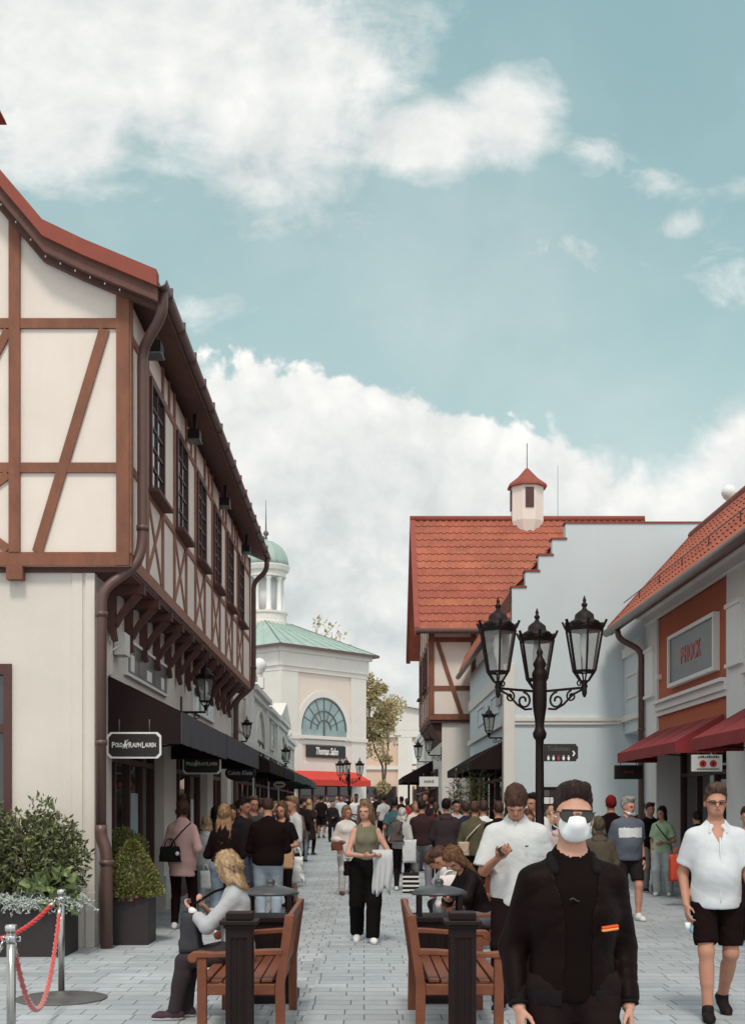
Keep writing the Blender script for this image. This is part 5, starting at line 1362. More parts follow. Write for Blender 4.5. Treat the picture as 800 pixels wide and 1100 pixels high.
# ================================================================== people
# bodies and clothes are grown as signed distance fields (smooth unions of tapered limbs) and meshed with surface nets
class Field:
    def __init__(s, h): s.P = []; s.h = h; s.cutn = None
    def cap(s, a, b, ra, rb, k=.02, flat=None, cut=None): s.P.append(('c', np.array(a, float), np.array(b, float), ra, rb, k, flat, cut)); return s
    def ell(s, c, r, k=.02, R=None, cut=None): s.P.append(('e', np.array(c, float), np.array(r, float), R, None, k, None, cut)); return s
    def bounds(s, p):
        if p[0] == 'c':
            m = max(p[3], p[4]) * (1.0 if p[6] is None else max(1.0, p[6][1])); lo = np.minimum(p[1], p[2]) - m; hi = np.maximum(p[1], p[2]) + m
        else:
            m = max(p[2]) if p[3] is not None else p[2]; lo = p[1] - m; hi = p[1] + m
        return lo, hi
    def mesh(s, post=None, inflate=0.0, post2=None, it=1):
        h = s.h; B = [s.bounds(p) for p in s.P]
        lo = np.min([b[0] for b in B], 0) - inflate - 3*h - .012; hi = np.max([b[1] for b in B], 0) + inflate + 3*h + .012
        n = np.ceil((hi - lo)/h).astype(int) + 1
        F = np.full(n, 1.0, np.float32)
        ax = [lo[i] + h*np.arange(n[i]) for i in range(3)]
        for pi, (p, b) in enumerate(zip(s.P, B)):
            if s.cutn == pi and post is not None: F = post(ax[0][:, None, None], ax[1][None, :, None], ax[2][None, None, :], F).astype(np.float32)
            mar = inflate + p[5] + 2.5*h
            i0 = np.maximum(0, np.floor((b[0] - mar - lo)/h).astype(int)); i1 = np.minimum(n, np.ceil((b[1] + mar - lo)/h).astype(int) + 1)
            X = ax[0][i0[0]:i1[0], None, None]; Y = ax[1][None, i0[1]:i1[1], None]; Z = ax[2][None, None, i0[2]:i1[2]]
            if p[0] == 'c':
                a, bb, ra, rb = p[1], p[2], p[3], p[4]; d = bb - a; L2 = max(float(d @ d), 1e-9)
                x, y, z = X - a[0], Y - a[1], Z - a[2]; sc_ = 1.0
                if p[6] is not None:
                    v, f = p[6]; q = (x*v[0] + y*v[1] + z*v[2])*(1/f - 1)
                    x, y, z = x + q*v[0], y + q*v[1], z + q*v[2]; sc_ = min(1.0, f + .12)
                t = np.clip((x*d[0] + y*d[1] + z*d[2])/L2, 0, 1)
                D = (np.sqrt((x - t*d[0])**2 + (y - t*d[1])**2 + (z - t*d[2])**2) - (ra + (rb - ra)*t))*sc_
            else:
                c, r, R = p[1], p[2], p[3]; x, y, z = X - c[0], Y - c[1], Z - c[2]
                if R is not None: x, y, z = (x*R[0,0] + y*R[1,0] + z*R[2,0], x*R[0,1] + y*R[1,1] + z*R[2,1], x*R[0,2] + y*R[1,2] + z*R[2,2])
                k0 = np.sqrt((x/r[0])**2 + (y/r[1])**2 + (z/r[2])**2); k1 = np.sqrt((x/r[0]**2)**2 + (y/r[1]**2)**2 + (z/r[2]**2)**2) + 1e-9
                D = k0*(k0 - 1)/k1
            D = D - inflate
            if p[7] is not None:
                q, nv = p[7]; D = np.maximum(D, (X - q[0])*nv[0] + (Y - q[1])*nv[1] + (Z - q[2])*nv[2])
            sub = F[i0[0]:i1[0], i0[1]:i1[1], i0[2]:i1[2]]; k = p[5]
            if k > 0:
                w = np.clip(.5 + .5*(sub - D)/k, 0, 1); res = sub*(1 - w) + D*w - k*w*(1 - w)
            else: res = np.minimum(sub, D)
            F[i0[0]:i1[0], i0[1]:i1[1], i0[2]:i1[2]] = res
        if post is not None and s.cutn is None: F = post(ax[0][:, None, None], ax[1][None, :, None], ax[2][None, None, :], F).astype(np.float32)
        if post2 is not None: F = (F + post2(ax[0][:, None, None], ax[1][None, :, None], ax[2][None, None, :])).astype(np.float32)
        V, Q = nets(F, lo, h)
        for _ in range(it): V = relax(V, Q)
        return V, Q
def relax(V, Q, lam=.55):
    if len(V) == 0: return V
    S = np.zeros_like(V); c = np.zeros(len(V))
    for i in range(4):
        j = (i + 1) % 4
        for d in range(3): S[:, d] += np.bincount(Q[:, i], V[Q[:, j], d], len(V)) + np.bincount(Q[:, j], V[Q[:, i], d], len(V))
        c += np.bincount(Q[:, i], None, len(V)) + np.bincount(Q[:, j], None, len(V))
    return V + lam*(S/np.maximum(c, 1)[:, None] - V)*(c > 0)[:, None]
def nets(F, lo, h):
    S = F < 0
    c = S[:-1,:-1,:-1].astype(np.int8)
    cnt = c.copy()
    for i, j, k in ((1,0,0),(0,1,0),(0,0,1),(1,1,0),(1,0,1),(0,1,1),(1,1,1)):
        cnt += S[i:S.shape[0]-1+i, j:S.shape[1]-1+j, k:S.shape[2]-1+k]
    I = np.argwhere((cnt > 0) & (cnt < 8))
    if len(I) == 0: return np.zeros((0,3)), np.zeros((0,4), int)
    corners = np.array([(i,j,k) for i in (0,1) for j in (0,1) for k in (0,1)])
    V = F[I[:,0,None] + corners[None,:,0], I[:,1,None] + corners[None,:,1], I[:,2,None] + corners[None,:,2]]
    acc = np.zeros((len(I), 3)); num = np.zeros(len(I))
    for a in range(8):
        for b in range(a+1, 8):
            if np.abs(corners[a] - corners[b]).sum() != 1: continue
            va, vb = V[:,a], V[:,b]; m = (va < 0) != (vb < 0)
            t = np.where(m, va/np.where(m, va - vb, 1), 0)
            acc += np.where(m[:,None], corners[a] + t[:,None]*(corners[b] - corners[a]), 0); num += m
    verts = (I + acc/num[:,None])*h + lo
    idx = np.full(cnt.shape, -1, np.int32); idx[I[:,0], I[:,1], I[:,2]] = np.arange(len(I))
    quads = []
    for axis in range(3):
        sl0 = [slice(None)]*3; sl1 = [slice(None)]*3; sl0[axis] = slice(0, -1); sl1[axis] = slice(1, None)
        A, B = S[tuple(sl0)], S[tuple(sl1)]
        E = np.argwhere(A != B); o1, o2 = [(1,2),(2,0),(0,1)][axis]
        ok = (E[:,o1] > 0) & (E[:,o2] > 0) & (E[:,o1] < idx.shape[o1]) & (E[:,o2] < idx.shape[o2]); E = E[ok]
        inside = A[E[:,0], E[:,1], E[:,2]]
        def at(d1, d2):
            q = E.copy(); q[:,o1] += d1; q[:,o2] += d2; return idx[q[:,0], q[:,1], q[:,2]]
        Q = np.stack([at(-1,-1), at(0,-1), at(0,0), at(-1,0)], 1)
        Q[~inside] = Q[~inside][:, ::-1]; quads.append(Q)
    return verts, np.concatenate(quads)
def np_obj(name, V, Q, mats, parent, matfn=None):
    me = bpy.data.meshes.new(name)
    me.vertices.add(len(V)); me.vertices.foreach_set('co', V.astype(np.float32).ravel())
    n = len(Q); me.loops.add(n*4); me.loops.foreach_set('vertex_index', Q.astype(np.int32).ravel())
    me.polygons.add(n); me.polygons.foreach_set('loop_start', np.arange(0, n*4, 4, dtype=np.int32))
    try: me.polygons.foreach_set('loop_total', np.full(n, 4, np.int32))
    except Exception: pass
    if not isinstance(mats, (list, tuple)): mats = [mats]
    for m in mats: me.materials.append(m)
    if matfn is not None and n:
        C = V[Q].mean(1); me.polygons.foreach_set('material_index', matfn(C).astype(np.int32))
    me.polygons.foreach_set('use_smooth', np.ones(n, bool))
    me.update(calc_edges=True); me.validate()
    o = bpy.data.objects.new(name, me); COL.objects.link(o)
    if parent is not None: o.parent = parent; ORG[o] = ORG[parent]
    return o
def rotm(ax, deg):
    a = math.radians(deg); c, s = math.cos(a), math.sin(a)
    return np.array({'x': [[1,0,0],[0,c,-s],[0,s,c]], 'y': [[c,0,s],[0,1,0],[-s,0,c]], 'z': [[c,-s,0],[s,c,0],[0,0,1]]}[ax])
def unit(v): v = np.array(v, float); return v/max(1e-9, np.linalg.norm(v))
def ik(a, c, l1, l2, pole):
    a, c = np.array(a, float), np.array(c, float); d = c - a; L_ = np.linalg.norm(d)
    if L_ > (l1 + l2)*.999: c = a + d/L_*(l1 + l2)*.999; d = c - a; L_ = np.linalg.norm(d)
    t = (l1*l1 - l2*l2 + L_*L_)/(2*L_); hgt = math.sqrt(max(0, l1*l1 - t*t)); u = d/L_
    p = np.array(pole, float); p = p - u*(p @ u); p = unit(p)
    return a + u*t + p*hgt, c
def folds(amp, seed, fx=7, fz=16):
    r = np.random.RandomState(seed); ph = r.uniform(0, 6.28, 14); sg = np.where(r.rand(4) > .5, 1, -1)
    def f(X, Y, Z):
        w = .9*np.sin(7*X + 4*Z + ph[0]) + .7*np.sin(8*Y - 6*Z + ph[1]); out = 0
        for i, (kx, ky, kz, am) in enumerate(((fx*.9*sg[0], fx*.5, fz*.62, .55), (fx*1.5*sg[1], -fx*.8, fz*1.1, .45), (-fx*.9*sg[2], fx, fz*1.9, .35), (fx*2.3*sg[3], fx*.7, fz*.45, .3))):
            s = np.sin(kx*X + ky*Y + kz*Z + ph[2+i] + (1.3 + .4*i)*w)
            m = .5 + .5*np.sin(3.1*X*(i+1) + 4.3*Z + ph[7+i]*2 + w)
            out = out + am*m*(np.exp(-(s/.33)**2) - .35 - .25*np.maximum(0, s))
        return amp*1.25*out
    return f
# ---- cloth, skin and hair materials
def cloth(rgb, kind='cotton'):
    nm = 'cloth_%s_%d_%d_%d' % ((kind,) + tuple(rgb))
    if kind == 'leather': return mat(nm, srgb(*rgb), .55, .2, 9, .4, 90, spec=.07, dist=.006)
    if kind == 'denim': return mat(nm, srgb(*rgb), .9, .20, 7, .3, 260, dist=.003, stretch=(1,1,.5), spec=.15)
    if kind == 'knit': return mat(nm, srgb(*rgb), .92, .10, 9, .4, 180, dist=.004, spec=.15)
    return mat(nm, srgb(*rgb), .88, .07, 7, .2, 220, dist=.003, spec=.1)
def skin(rgb): return mat('skin_%d_%d_%d' % tuple(rgb), srgb(*rgb), .55, .07, 14, .12, 150, spec=.35, dist=.002)
def hairm(rgb): return mat('hair_%d_%d_%d' % tuple(rgb), srgb(*rgb), .6, .6, 34, .8, 110, spec=.22, dist=.010, stretch=(1.6, 1.0, .3))
S_FAIR, S_MID, S_TAN, S_DARK = (190, 142, 122), (178, 128, 106), (164, 112, 92), (104, 72, 58)
LIP, EYE, EYEW = (168, 104, 96), (46, 34, 32), (200, 192, 186)
H_DK, H_BR, H_BL, H_LB, H_GR = (34, 27, 26), (68, 50, 42), (168, 140, 110), (126, 100, 78), (160, 156, 150)
SOLE = mat('white_rubber_sole', srgb(206, 204, 200), .7, .06, 9, .1, 60)

def person(x, y, yaw, label, H=1.75, sex='m', lean=0, twist=0, side=0, head=(0,0,0), seat=None, hipz=None, hipy=0.0, feet=None, arms=('hang', 'hang'),
           top=('tee', (200,200,200)), bottom=('trousers', (60,60,70)), hair=('short', H_BR), shoes=((40,38,40), True), skin_rgb=S_MID,
           jacket=None, belly=0.0, fat=1.0, extras=(), vox=None, group=None, beard=None, stripe=None, collar=False, sole=True, curl=24):
    k = H/1.76; dist = y
    h = vox or (.0065 if dist < 6 else .009 if dist < 12 else .0125 if dist < 17 else .017 if dist < 24 else .022 if dist < 34 else .030)
    t = thing('person', label, 'person', (x, y, ground_z(y)), R_(yaw), group)
    far = dist > 26
    fem = sex == 'f'
    shw = (.155 if fem else .178)*k; hpw = (.10 if fem else .092)*k
    P = np.array([0, hipy, (hipz if hipz else (.915*k))])
    Rt = rotm('z', twist) @ rotm('y', side) @ rotm('x', lean)
    T = lambda p: P + Rt @ (np.array(p, float)*k)
    pv = np.array([0, .012, .585]); yaw_, pitch_, roll_ = head
    Rh = rotm('z', yaw_) @ rotm('x', pitch_) @ rotm('y', roll_)
    RH = Rt @ Rh
    Hd = lambda p: T(pv + Rh @ (np.array(p, float) - pv))
    fwd = Rt @ np.array([0, -1., 0])
    # ---- limbs
    legs = []
    feet = feet or (((.10, .02, 0, 8, 0)), (-.10, -.02, 0, -8, 0))   # x, y, lift of heel, toe-out, pitch
    for sg, ft in zip((1, -1), feet):
        hip = P + Rt @ np.array([sg*hpw, 0, 0]) if not seat else P + np.array([sg*hpw, 0, 0])
        fx, fy, lift, toe, pit = ft
        ank = np.array([fx*k, fy*k, .088*k + lift])
        kn, ank = ik(hip, ank, .432*k, .418*k, (sg*.10 + (fx - sg*.1)*.5, -1, .0 if not seat else .6))
        legs.append((hip, kn, ank, toe, pit))
    armj = []
    for sg, a in zip((1, -1), arms):
        sh = T([sg*(shw/k - .010), .0, .438])
        pole = (sg*.35, 1, -.3)
        if a == 'hang': w = P + Rt @ (np.array([sg*(shw/k + .045), -.03, -.065])*k); pn = (-sg, .15, 0)
        elif a == 'swing_f': w = P + Rt @ (np.array([sg*(shw/k + .05), -.22, -.02])*k); pn = (-sg, .15, 0)
        elif a == 'swing_b': w = P + Rt @ (np.array([sg*(shw/k + .05), .14, -.03])*k); pn = (-sg, .15, 0)
        elif a == 'phone': w = P + Rt @ (np.array([sg*.06, -.27, .26])*k); pn = (-sg*.4, .6, .7); pole = (sg*1, .5, -.8)
        elif a == 'front': w = P + Rt @ (np.array([sg*.05, -.20, .12])*k); pn = (-sg, .3, .3); pole = (sg*1, .6, -.4)
        elif a == 'bag': w = P + Rt @ (np.array([sg*(shw/k + .02), -.17, .14])*k); pn = (-sg, 0, .3); pole = (sg*.4, 1, -.5)
        elif a == 'pocket': w = P + Rt @ (np.array([sg*(shw/k + .01), -.05, -.0])*k); pn = (-sg, 0, 0); pole = (sg*.8, 1, 0)
        elif a == 'chin': w = Hd([sg*.07, -.11, .60]); pn = (-sg, 1, 0); pole = (sg*.5, -.6, -1)
        else: w = np.array(a[0], float); pn = a[1]; pole = a[2] if len(a) > 2 else pole
        el, w = ik(sh, w, .295*k, .255*k, pole if isinstance(a, tuple) and len(a) > 2 else Rt @ np.array(pole, float))
        armj.append((sh, el, w, unit(pn)))
    # ---- body
    b = Field(h)
    fl = lambda f: (Rt @ np.array([0, 1., 0]), f)
    hs = 1.0
    def torso(F, inf=0.0, hips=True):
        F.cap(T([-.05, .005, .30]), T([.05, .005, .30]), (.118 if not fem else .10)*k*fat + inf, (.118 if not fem else .10)*k*fat + inf, .05, fl(.86))
        F.cap(T([0, .0, .12 if not fem else .14]), T([0, .0, .36]), (.135 if not fem else .112)*k*fat + inf, (.155 if not fem else .128)*k*fat + inf, .06, fl(.72))
        F.cap(T([-(shw/k) + .05, .01, .444]), T([shw/k - .05, .01, .444]), .050*k + inf*.7, .050*k + inf*.7, .05, fl(.95)); F.cap(T([0, .02, .52]), T([-.11, .012, .468]), .045*k + inf*.5, .038*k + inf*.5, .04); F.cap(T([0, .02, .52]), T([.11, .012, .468]), .045*k + inf*.5, .038*k + inf*.5, .04)
        F.cap(T([0, .015, .42]), T([0, .015, .53]), .10*k + inf, .058*k + inf, .06)
        if fem and not far:
            for s in (-1, 1): F.ell(T([s*.062, -.085, .345]), np.array([.055, .05, .058])*k + inf, .035, Rt)
        if belly: F.ell(T([0, -.075, .17]), np.array([.145, .12 + .02*belly, .15])*k*(1 + .0*belly) + inf, .08, Rt)
        if hips:
            F.cap(T([-.05, .012, .02]), T([.05, .012, .02]), (.118 if not fem else .128)*k*fat + inf, (.118 if not fem else .128)*k*fat + inf, .06, fl(.88))
    torso(b)
    b.cap(T([0, .018, .50]), Hd([0, .012, .655]), .056*k if not fem else .047*k, .054*k if not fem else .046*k, .03)
    # head
    hw = .96 if fem else 1.0
    b.ell(Hd([0, .018, .738]), np.array([.0735*hw, .096, .098])*k, .03, RH)
    b.ell(Hd([0, -.030, .682]), np.array([.0615*hw, .062, .080])*k, .035, RH)
    b.cap(Hd([-.022, -.062, .632]), Hd([.022, -.062, .632]), .022*k, .022*k, .03)
    if not far:
        b.cap(Hd([0, -.093, .712]), Hd([0, -.109, .678]), .0080*k, .0120*k, .014)
        for s in (-1, 1):
            b.cap(Hd([s*.014, -.088, .722]), Hd([s*.05, -.074, .722]), .010*k, .010*k, .018)
            b.ell(Hd([s*.078*hw, .018, .690]), np.array([.010, .021, .031])*k, .008, RH)
            b.ell(Hd([s*.006, -.088, .655]), np.array([.02, .012, .009])*k, .010, RH)
    for hip, kn, ank, toe, pit in legs:
        b.cap(hip + np.array([0, 0, .01]), kn, .088*k*fat, .056*k, .05); b.cap(kn, ank, .055*k, .040*k, .03)
        b.cap(kn*.72 + ank*.28 + np.array([0, .018*k, 0]), kn*.45 + ank*.55, .052*k, .042*k, .03)
        fr_ = rotm('z', toe) @ rotm('x', pit); b.cap(ank + fr_ @ np.array([0, .02, -.03])*k, ank + fr_ @ np.array([0, -.12, -.055])*k, .036*k, .028*k, .03)
    hands = []
    for (sg, (sh, el, w, pn)) in zip((1, -1), armj):
        b.cap(sh, el, (.052 if not fem else .042)*k*fat, (.040 if not fem else .034)*k, .04); b.cap(el, w, (.041 if not fem else .035)*k, (.027 if not fem else .023)*k, .025)
        d = unit(w - el); pn = unit(pn - d*(pn @ d)); th = np.cross(d, pn)*sg      # thumb side
        if th @ fwd < -.2: th = -th
        fs = .92 if fem else 1.0; rmin = max(.0085*k*fs, h*.95)
        Rp = np.stack([th, pn, d], 1)
        pc = w + d*.058*k*fs
        b.ell(pc, np.array([.043, max(.016, h*1.3), .056])*k*fs, .018, Rp)
        hand = []
        if not far:
            for off, ln in ((.030, .070), (.010, .080), (-.011, .074), (-.030, .058)):
                p0 = w + (d*.098 + th*off)*k*fs; ang = 0.
                for j in range(3):
                    ang += math.radians(curl*(1.0 if j else .7)); dd = d*math.cos(ang) + pn*math.sin(ang); p1 = p0 + dd*ln*(.45, .32, .26)[j]*k*fs
                    b.cap(p0, p1, rmin, rmin*.92, .004 if j else .008); p0 = p1
                hand.append(p0)
            p0 = w + (d*.030 + th*.030 + pn*.006)*k*fs; dd = unit(d*.75 + th*.55 + pn*.35); p1 = p0 + dd*.045*k*fs; dd = unit(d*.95 + th*.12 + pn*.35); p2 = p1 + dd*.032*k*fs
            b.cap(p0, p1, rmin*1.35, rmin*1.15, .012); b.cap(p1, p2, rmin*1.12, rmin*.95, .004)
        hands.append((w, d, pn, th))
    V, Q = b.mesh()
    ec = [Hd([s*.031, -.083, .703]) for s in (-1, 1)]; mc = Hd([0, -.092, .655])
    def bm(C):
        r = np.zeros(len(C), int)
        if far: return r
        L_ = (C - Hd([0, 0, .70])) @ RH
        for e in ec:
            q = (C - e) @ RH/k; m = (np.abs(q[:,0]) < .0150) & (np.abs(q[:,2]) < max(.0065, h*.52)) & (q[:,1] < .02) & (L_[:,1] < 0); r[m] = 2
        q = (C - mc) @ RH/k; m = (np.abs(q[:,0]) < .023) & (np.abs(q[:,2]) < max(.0065, h*.5)) & (np.abs(q[:,1]) < .02); r[m] = 1
        return r
    np_obj('body', V, Q, [skin(skin_rgb), skin(LIP), skin(EYE)], t, bm)
    # ---- trousers, shorts, skirt
    seed = int(abs(x*37 + y*11)*10) % 9999
    wm = cloth(bottom[1], bottom[2] if len(bottom) > 2 else 'cotton'); bk = bottom[0]
    B = Field(h); wd = {'trousers': .018, 'wide': .034, 'slim': .010, 'leggings': .005, 'shorts': .018, 'skirt': .02, 'none': 0}[bk]
    tc_ = (T([0, 0, .13]), Rt @ np.array([0, 0, 1.]))
    B.cap(T([-.05, .012, .02]), T([.05, .012, .02]), (.118 if not fem else .128)*k*fat + .011, (.118 if not fem else .128)*k*fat + .011, .06, fl(.88))
    B.cap(T([0, .008, .02]), T([0, .0, .13]), .145*k*fat, .138*k*fat, .05, fl(.74), tc_)
    for hip, kn, ank, toe, pit in legs:
        if bk == 'shorts':
            e = hip + (kn - hip)*.86; B.cap(hip, kn, .096*k*fat + wd*.4, .066*k + wd, .016, None, (e, unit(kn - hip)))
        elif bk == 'skirt': B.cap(T([0, .01, .02]), (legs[0][1] + legs[1][1])/2, .15*k, .17*k, .06, fl(.8) if not seat else None)
        else:
            B.cap(hip, kn, .090*k*fat + .009 + wd*.35, .058*k + wd, .045)
            e = ank + np.array([0, 0, -.028])*k + np.array([0, .01, 0]); u = unit(ank - kn)
            B.cap(kn, ank + u*.05, .058*k + wd, .043*k + wd*1.15, .03, None, (e, u)); B.cap(kn*.72 + ank*.28 + np.array([0, .018*k, 0]), kn*.45 + ank*.55, .056*k + wd*.5, .047*k + wd*.5, .03)
    ff = folds(.0075 if bk != 'leggings' else .002, seed + 3, 9, 20)
    wn = Rt @ np.array([0, 0, 1.]); wz = {'tank': .135, 'crop': .08, 'blouse': -.12, 'cardigan': -.02, 'dress': -.2, 'shirt': -.045, 'tee': -.03, 'bigtee': -.05, 'polo': -.02, 'long': -.015, 'jacket': -.02, 'hoodie': -.04}.get(top[0], .0) if not jacket else .07; wq = T([0, 0, wz])
    V, Q = B.mesh(lambda X, Y, Z, F: np.maximum(F, (X - wq[0])*wn[0] + (Y - wq[1])*wn[1] + (Z - wq[2])*wn[2]) if not seat else F, post2=ff, it=2)
    np_obj({'trousers': 'trousers', 'wide': 'trousers', 'slim': 'jeans', 'leggings': 'leggings', 'shorts': 'shorts', 'skirt': 'skirt', 'none': 'trousers'}[bk], V, Q, wm, t)
    # ---- tops
    def garment(kind, rgb, ck, name, inf, stripe=None, openf=False, hem=None, sleeve=None, loose=.0, mats=None, neck=.066, matfn=None):
        G = Field(h); hem = hem if hem is not None else -.07
        torso(G, inf, hem < .1)
        hz = hem + .04
        G.cap(T([0, -.01*(1 if belly else 0), hz]), T([0, 0, .34]), ((.142 if not fem else .138)*fat + loose)*k + inf, (.150 if not fem else .125)*fat*k + inf, .05, fl(.78 if not belly else .95))
        if sleeve != 'none': G.cutn = len(G.P)
        for sg, (sh, el, w, pn) in zip((1, -1), armj):
            ai = inf*.6 + loose*.2
            if sleeve == 'none': continue
            if sleeve == 'big': G.cap(sh, el, (.056 if not fem else .046)*k*fat + ai + .008, .060*k + ai + .016, .045, None, (sh + (el - sh)*.90, unit(el - sh)))
            elif sleeve == 'short': G.cap(sh, el, (.050 if not fem else .042)*k*fat + ai + .006, .047*k + ai + .014, .045, None, (sh + (el - sh)*.74, unit(el - sh)))
            else:
                G.cap(sh, el, (.050 if not fem else .041)*k*fat + ai + .003, .043*k + ai + .004, .04)
                e = el + (w - el)*(sleeve if isinstance(sleeve, float) else .97); G.cap(el, w, .044*k + ai + .003, .031*k + ai + .003, .02, None, (e, unit(w - el)))
        ff = folds((.0068 if kind != 'knit' else .005)*(1.0 if dist < 24 else 1.6), seed, 9, 19) if not (jacket and kind != 'jacket') else folds(.001, 1)
        if dist < 12 and ck == 'cotton' and not jacket: f3_, f4_ = folds(.0046, seed, 8, 20), folds(.0022, seed + 9, 17, 38); ff = lambda X, Y, Z: f3_(X, Y, Z) + f4_(X, Y, Z)
        if jacket and kind == 'jacket' and ck == 'leather': f1_, f2_ = folds(.0065, seed, 8, 18), folds(.0022, seed + 5, 12, 40); ff = lambda X, Y, Z: f1_(X, Y, Z) + f2_(X, Y, Z)
        n_ = Rt @ np.array([0, 0, 1.]); hp = T([0, 0, hem]); nb, nt_ = T([0, .0, .515]), Hd([0, -.01, .64])
        def post(X, Y, Z, F):
            F = np.maximum(F, -((X - hp[0])*n_[0] + (Y - hp[1])*n_[1] + (Z - hp[2])*n_[2]) + .004*np.sin(14*X + 9*Y) if not seat else F)
            d = nt_ - nb; L2 = d @ d; tt = np.clip(((X - nb[0])*d[0] + (Y - nb[1])*d[1] + (Z - nb[2])*d[2])/L2, 0, 1)
            D = np.sqrt((X - nb[0] - tt*d[0])**2 + (Y - nb[1] - tt*d[1])**2 + (Z - nb[2] - tt*d[2])**2) - neck*k
            F = np.maximum(F, -D)
            if kind == 'shirt' and collar:
                lx = (X - P[0])*Rt[0,0] + (Y - P[1])*Rt[1,0] + (Z - P[2])*Rt[2,0]; ly = (X - P[0])*Rt[0,1] + (Y - P[1])*Rt[1,1] + (Z - P[2])*Rt[2,1]; lz = (X - P[0])*Rt[0,2] + (Y - P[1])*Rt[1,2] + (Z - P[2])*Rt[2,2]
                F = np.maximum(F, -np.maximum(np.abs(lx) - .052*k*np.clip((lz/k - .385)/.12, -.2, 1), ly))
            if openf:
                lx = (X - P[0])*Rt[0,0] + (Y - P[1])*Rt[1,0] + (Z - P[2])*Rt[2,0]; ly = (X - P[0])*Rt[0,1] + (Y - P[1])*Rt[1,1] + (Z - P[2])*Rt[2,1]; lz = (X - P[0])*Rt[0,2] + (Y - P[1])*Rt[1,2] + (Z - P[2])*Rt[2,2]
                wdg = np.maximum(np.abs(lx) - (openf*k + .045*np.clip((lz/k - .30)/.2, 0, 1)), ly)
                F = np.maximum(F, -wdg)
            return F
        V, Q = G.mesh(post, post2=ff, it=2)
        def mf(C):
            if matfn is None: return np.zeros(len(C), int)
            return matfn(((C - P) @ Rt)/k)
        return np_obj(name, V, Q, mats or cloth(rgb, ck), t, mf)
    tk = top[0]; ck = top[2] if len(top) > 2 else 'cotton'
    args = dict(bigtee=dict(name='t_shirt', inf=.022, sleeve='big', hem=-.10, loose=.026, neck=.070), tee=dict(name='t_shirt', inf=.012, sleeve='short', hem=-.07, loose=.018), long=dict(name='sweater', inf=.014, sleeve=.97, hem=-.05, loose=.01), tank=dict(name='top', inf=.006, sleeve='none', hem=.10, neck=.06),
                polo=dict(name='polo_shirt', inf=.012, sleeve='short', hem=-.06, loose=.012, neck=.062), shirt=dict(name='shirt', inf=.013, sleeve='short', hem=-.09, loose=.022, neck=.064),
                blouse=dict(name='blouse', inf=.016, sleeve=.9, hem=-.20, loose=.025), jacket=dict(name='jacket', inf=.018, sleeve=.98, hem=-.06, loose=.014), hoodie=dict(name='hoodie', inf=.018, sleeve=.97, hem=-.08, loose=.012),
                dress=dict(name='dress', inf=.012, sleeve='short', hem=-.42, loose=.06), crop=dict(name='crop_top', inf=.012, sleeve=.95, hem=.03, loose=.004), cardigan=dict(name='cardigan', inf=.014, sleeve=.62, hem=-.16, loose=.02))[tk]
    mats = None; mfn = None
    if stripe:
        mats = [cloth(top[1], ck), cloth(stripe[2], ck)]; mfn = lambda L_: ((L_[:,2] > stripe[0]) & (L_[:,2] < stripe[1]) & (np.abs(L_[:,0]) < .17)).astype(int)
    if jacket: args.update(sleeve='none', inf=.0075, loose=.0, hem=-.04)
    if collar and collar[1] == 'crew': args.update(neck=.058)
    garment(tk, top[1], ck, stripe=stripe, mats=mats, matfn=mfn, **args)
    if jacket:
        a2 = dict(name='jacket', inf=.012, sleeve=.93, hem=-.03, loose=.004, neck=.068); garment('jacket', jacket[0], jacket[1], openf=jacket[2], **a2)
    if tk == 'hoodie' or (jacket and len(jacket) > 3):
        c = Field(h); rgb = top[1] if tk == 'hoodie' else jacket[0]
        c.cap(T([-.07, .075, .50]), T([.07, .075, .50]), .048*k, .048*k, .03); c.cap(T([-.085, .03, .53]), T([-.03, .095, .47]), .03*k, .04*k, .03); c.cap(T([.085, .03, .53]), T([.03, .095, .47]), .03*k, .04*k, .03)
        V, Q = c.mesh(); np_obj('hood', V, Q, cloth(rgb), t)
    if collar:
        c = Field(min(h, .006)); n = 14
        for i in range(n):
            a0, a1 = ( (math.radians(360*i/n), math.radians(360*(i+1)/n)) if collar[1] == 'crew' else (math.radians(-60 + 300*i/n), math.radians(-60 + 300*(i+1)/n)) )
            pr = lambda a: T([.074*math.cos(a), .012 + .072*math.sin(a), .535 + .022*math.sin(a)])
            if collar[1] == 'crew': pr = lambda a: T([.069*math.cos(a), .008 + .070*math.sin(a), .524 + .026*math.sin(a)])
            c.cap(pr(a0), pr(a1), (.013 if collar[1] != 'crew' else .010)*k, (.013 if collar[1] != 'crew' else .010)*k, .012)
        if collar[1] == 'crew': pass
        if collar[1] == 'shirt':
            for s in (-1, 1): c.cap(T([s*.045, -.05, .525]), T([s*.062, -.095, .475]), .016*k, .010*k, .015)
        V, Q = c.mesh(); np_obj('collar', V, Q, cloth(collar[0]), t)
    # ---- shoes
    for hip, kn, ank, toe, pit in legs:
        fr_ = rotm('z', toe) @ rotm('x', pit); A = lambda p: ank + fr_ @ (np.array(p, float)*k); hh = min(h, .012)
        s = Field(hh); s.cap(A([0, .045, -.050]), A([0, -.02, -.046]), .038*k, .042*k, .02); s.cap(A([0, -.02, -.05]), A([0, -.125, -.058]), .042*k, .045*k, .02); s.cap(A([0, -.125, -.058]), A([0, -.165, -.064]), .042*k, .030*k, .02); s.cap(A([0, .02, -.02]), A([0, -.01, .0]), .042*k, .044*k, .02)
        up_ = fr_ @ np.array([0, 0, 1.]); q0 = A([0, 0, -.087])
        V, Q = s.mesh(lambda X, Y, Z, F: np.maximum(F, -((X - q0[0])*up_[0] + (Y - q0[1])*up_[1] + (Z - q0[2])*up_[2])))
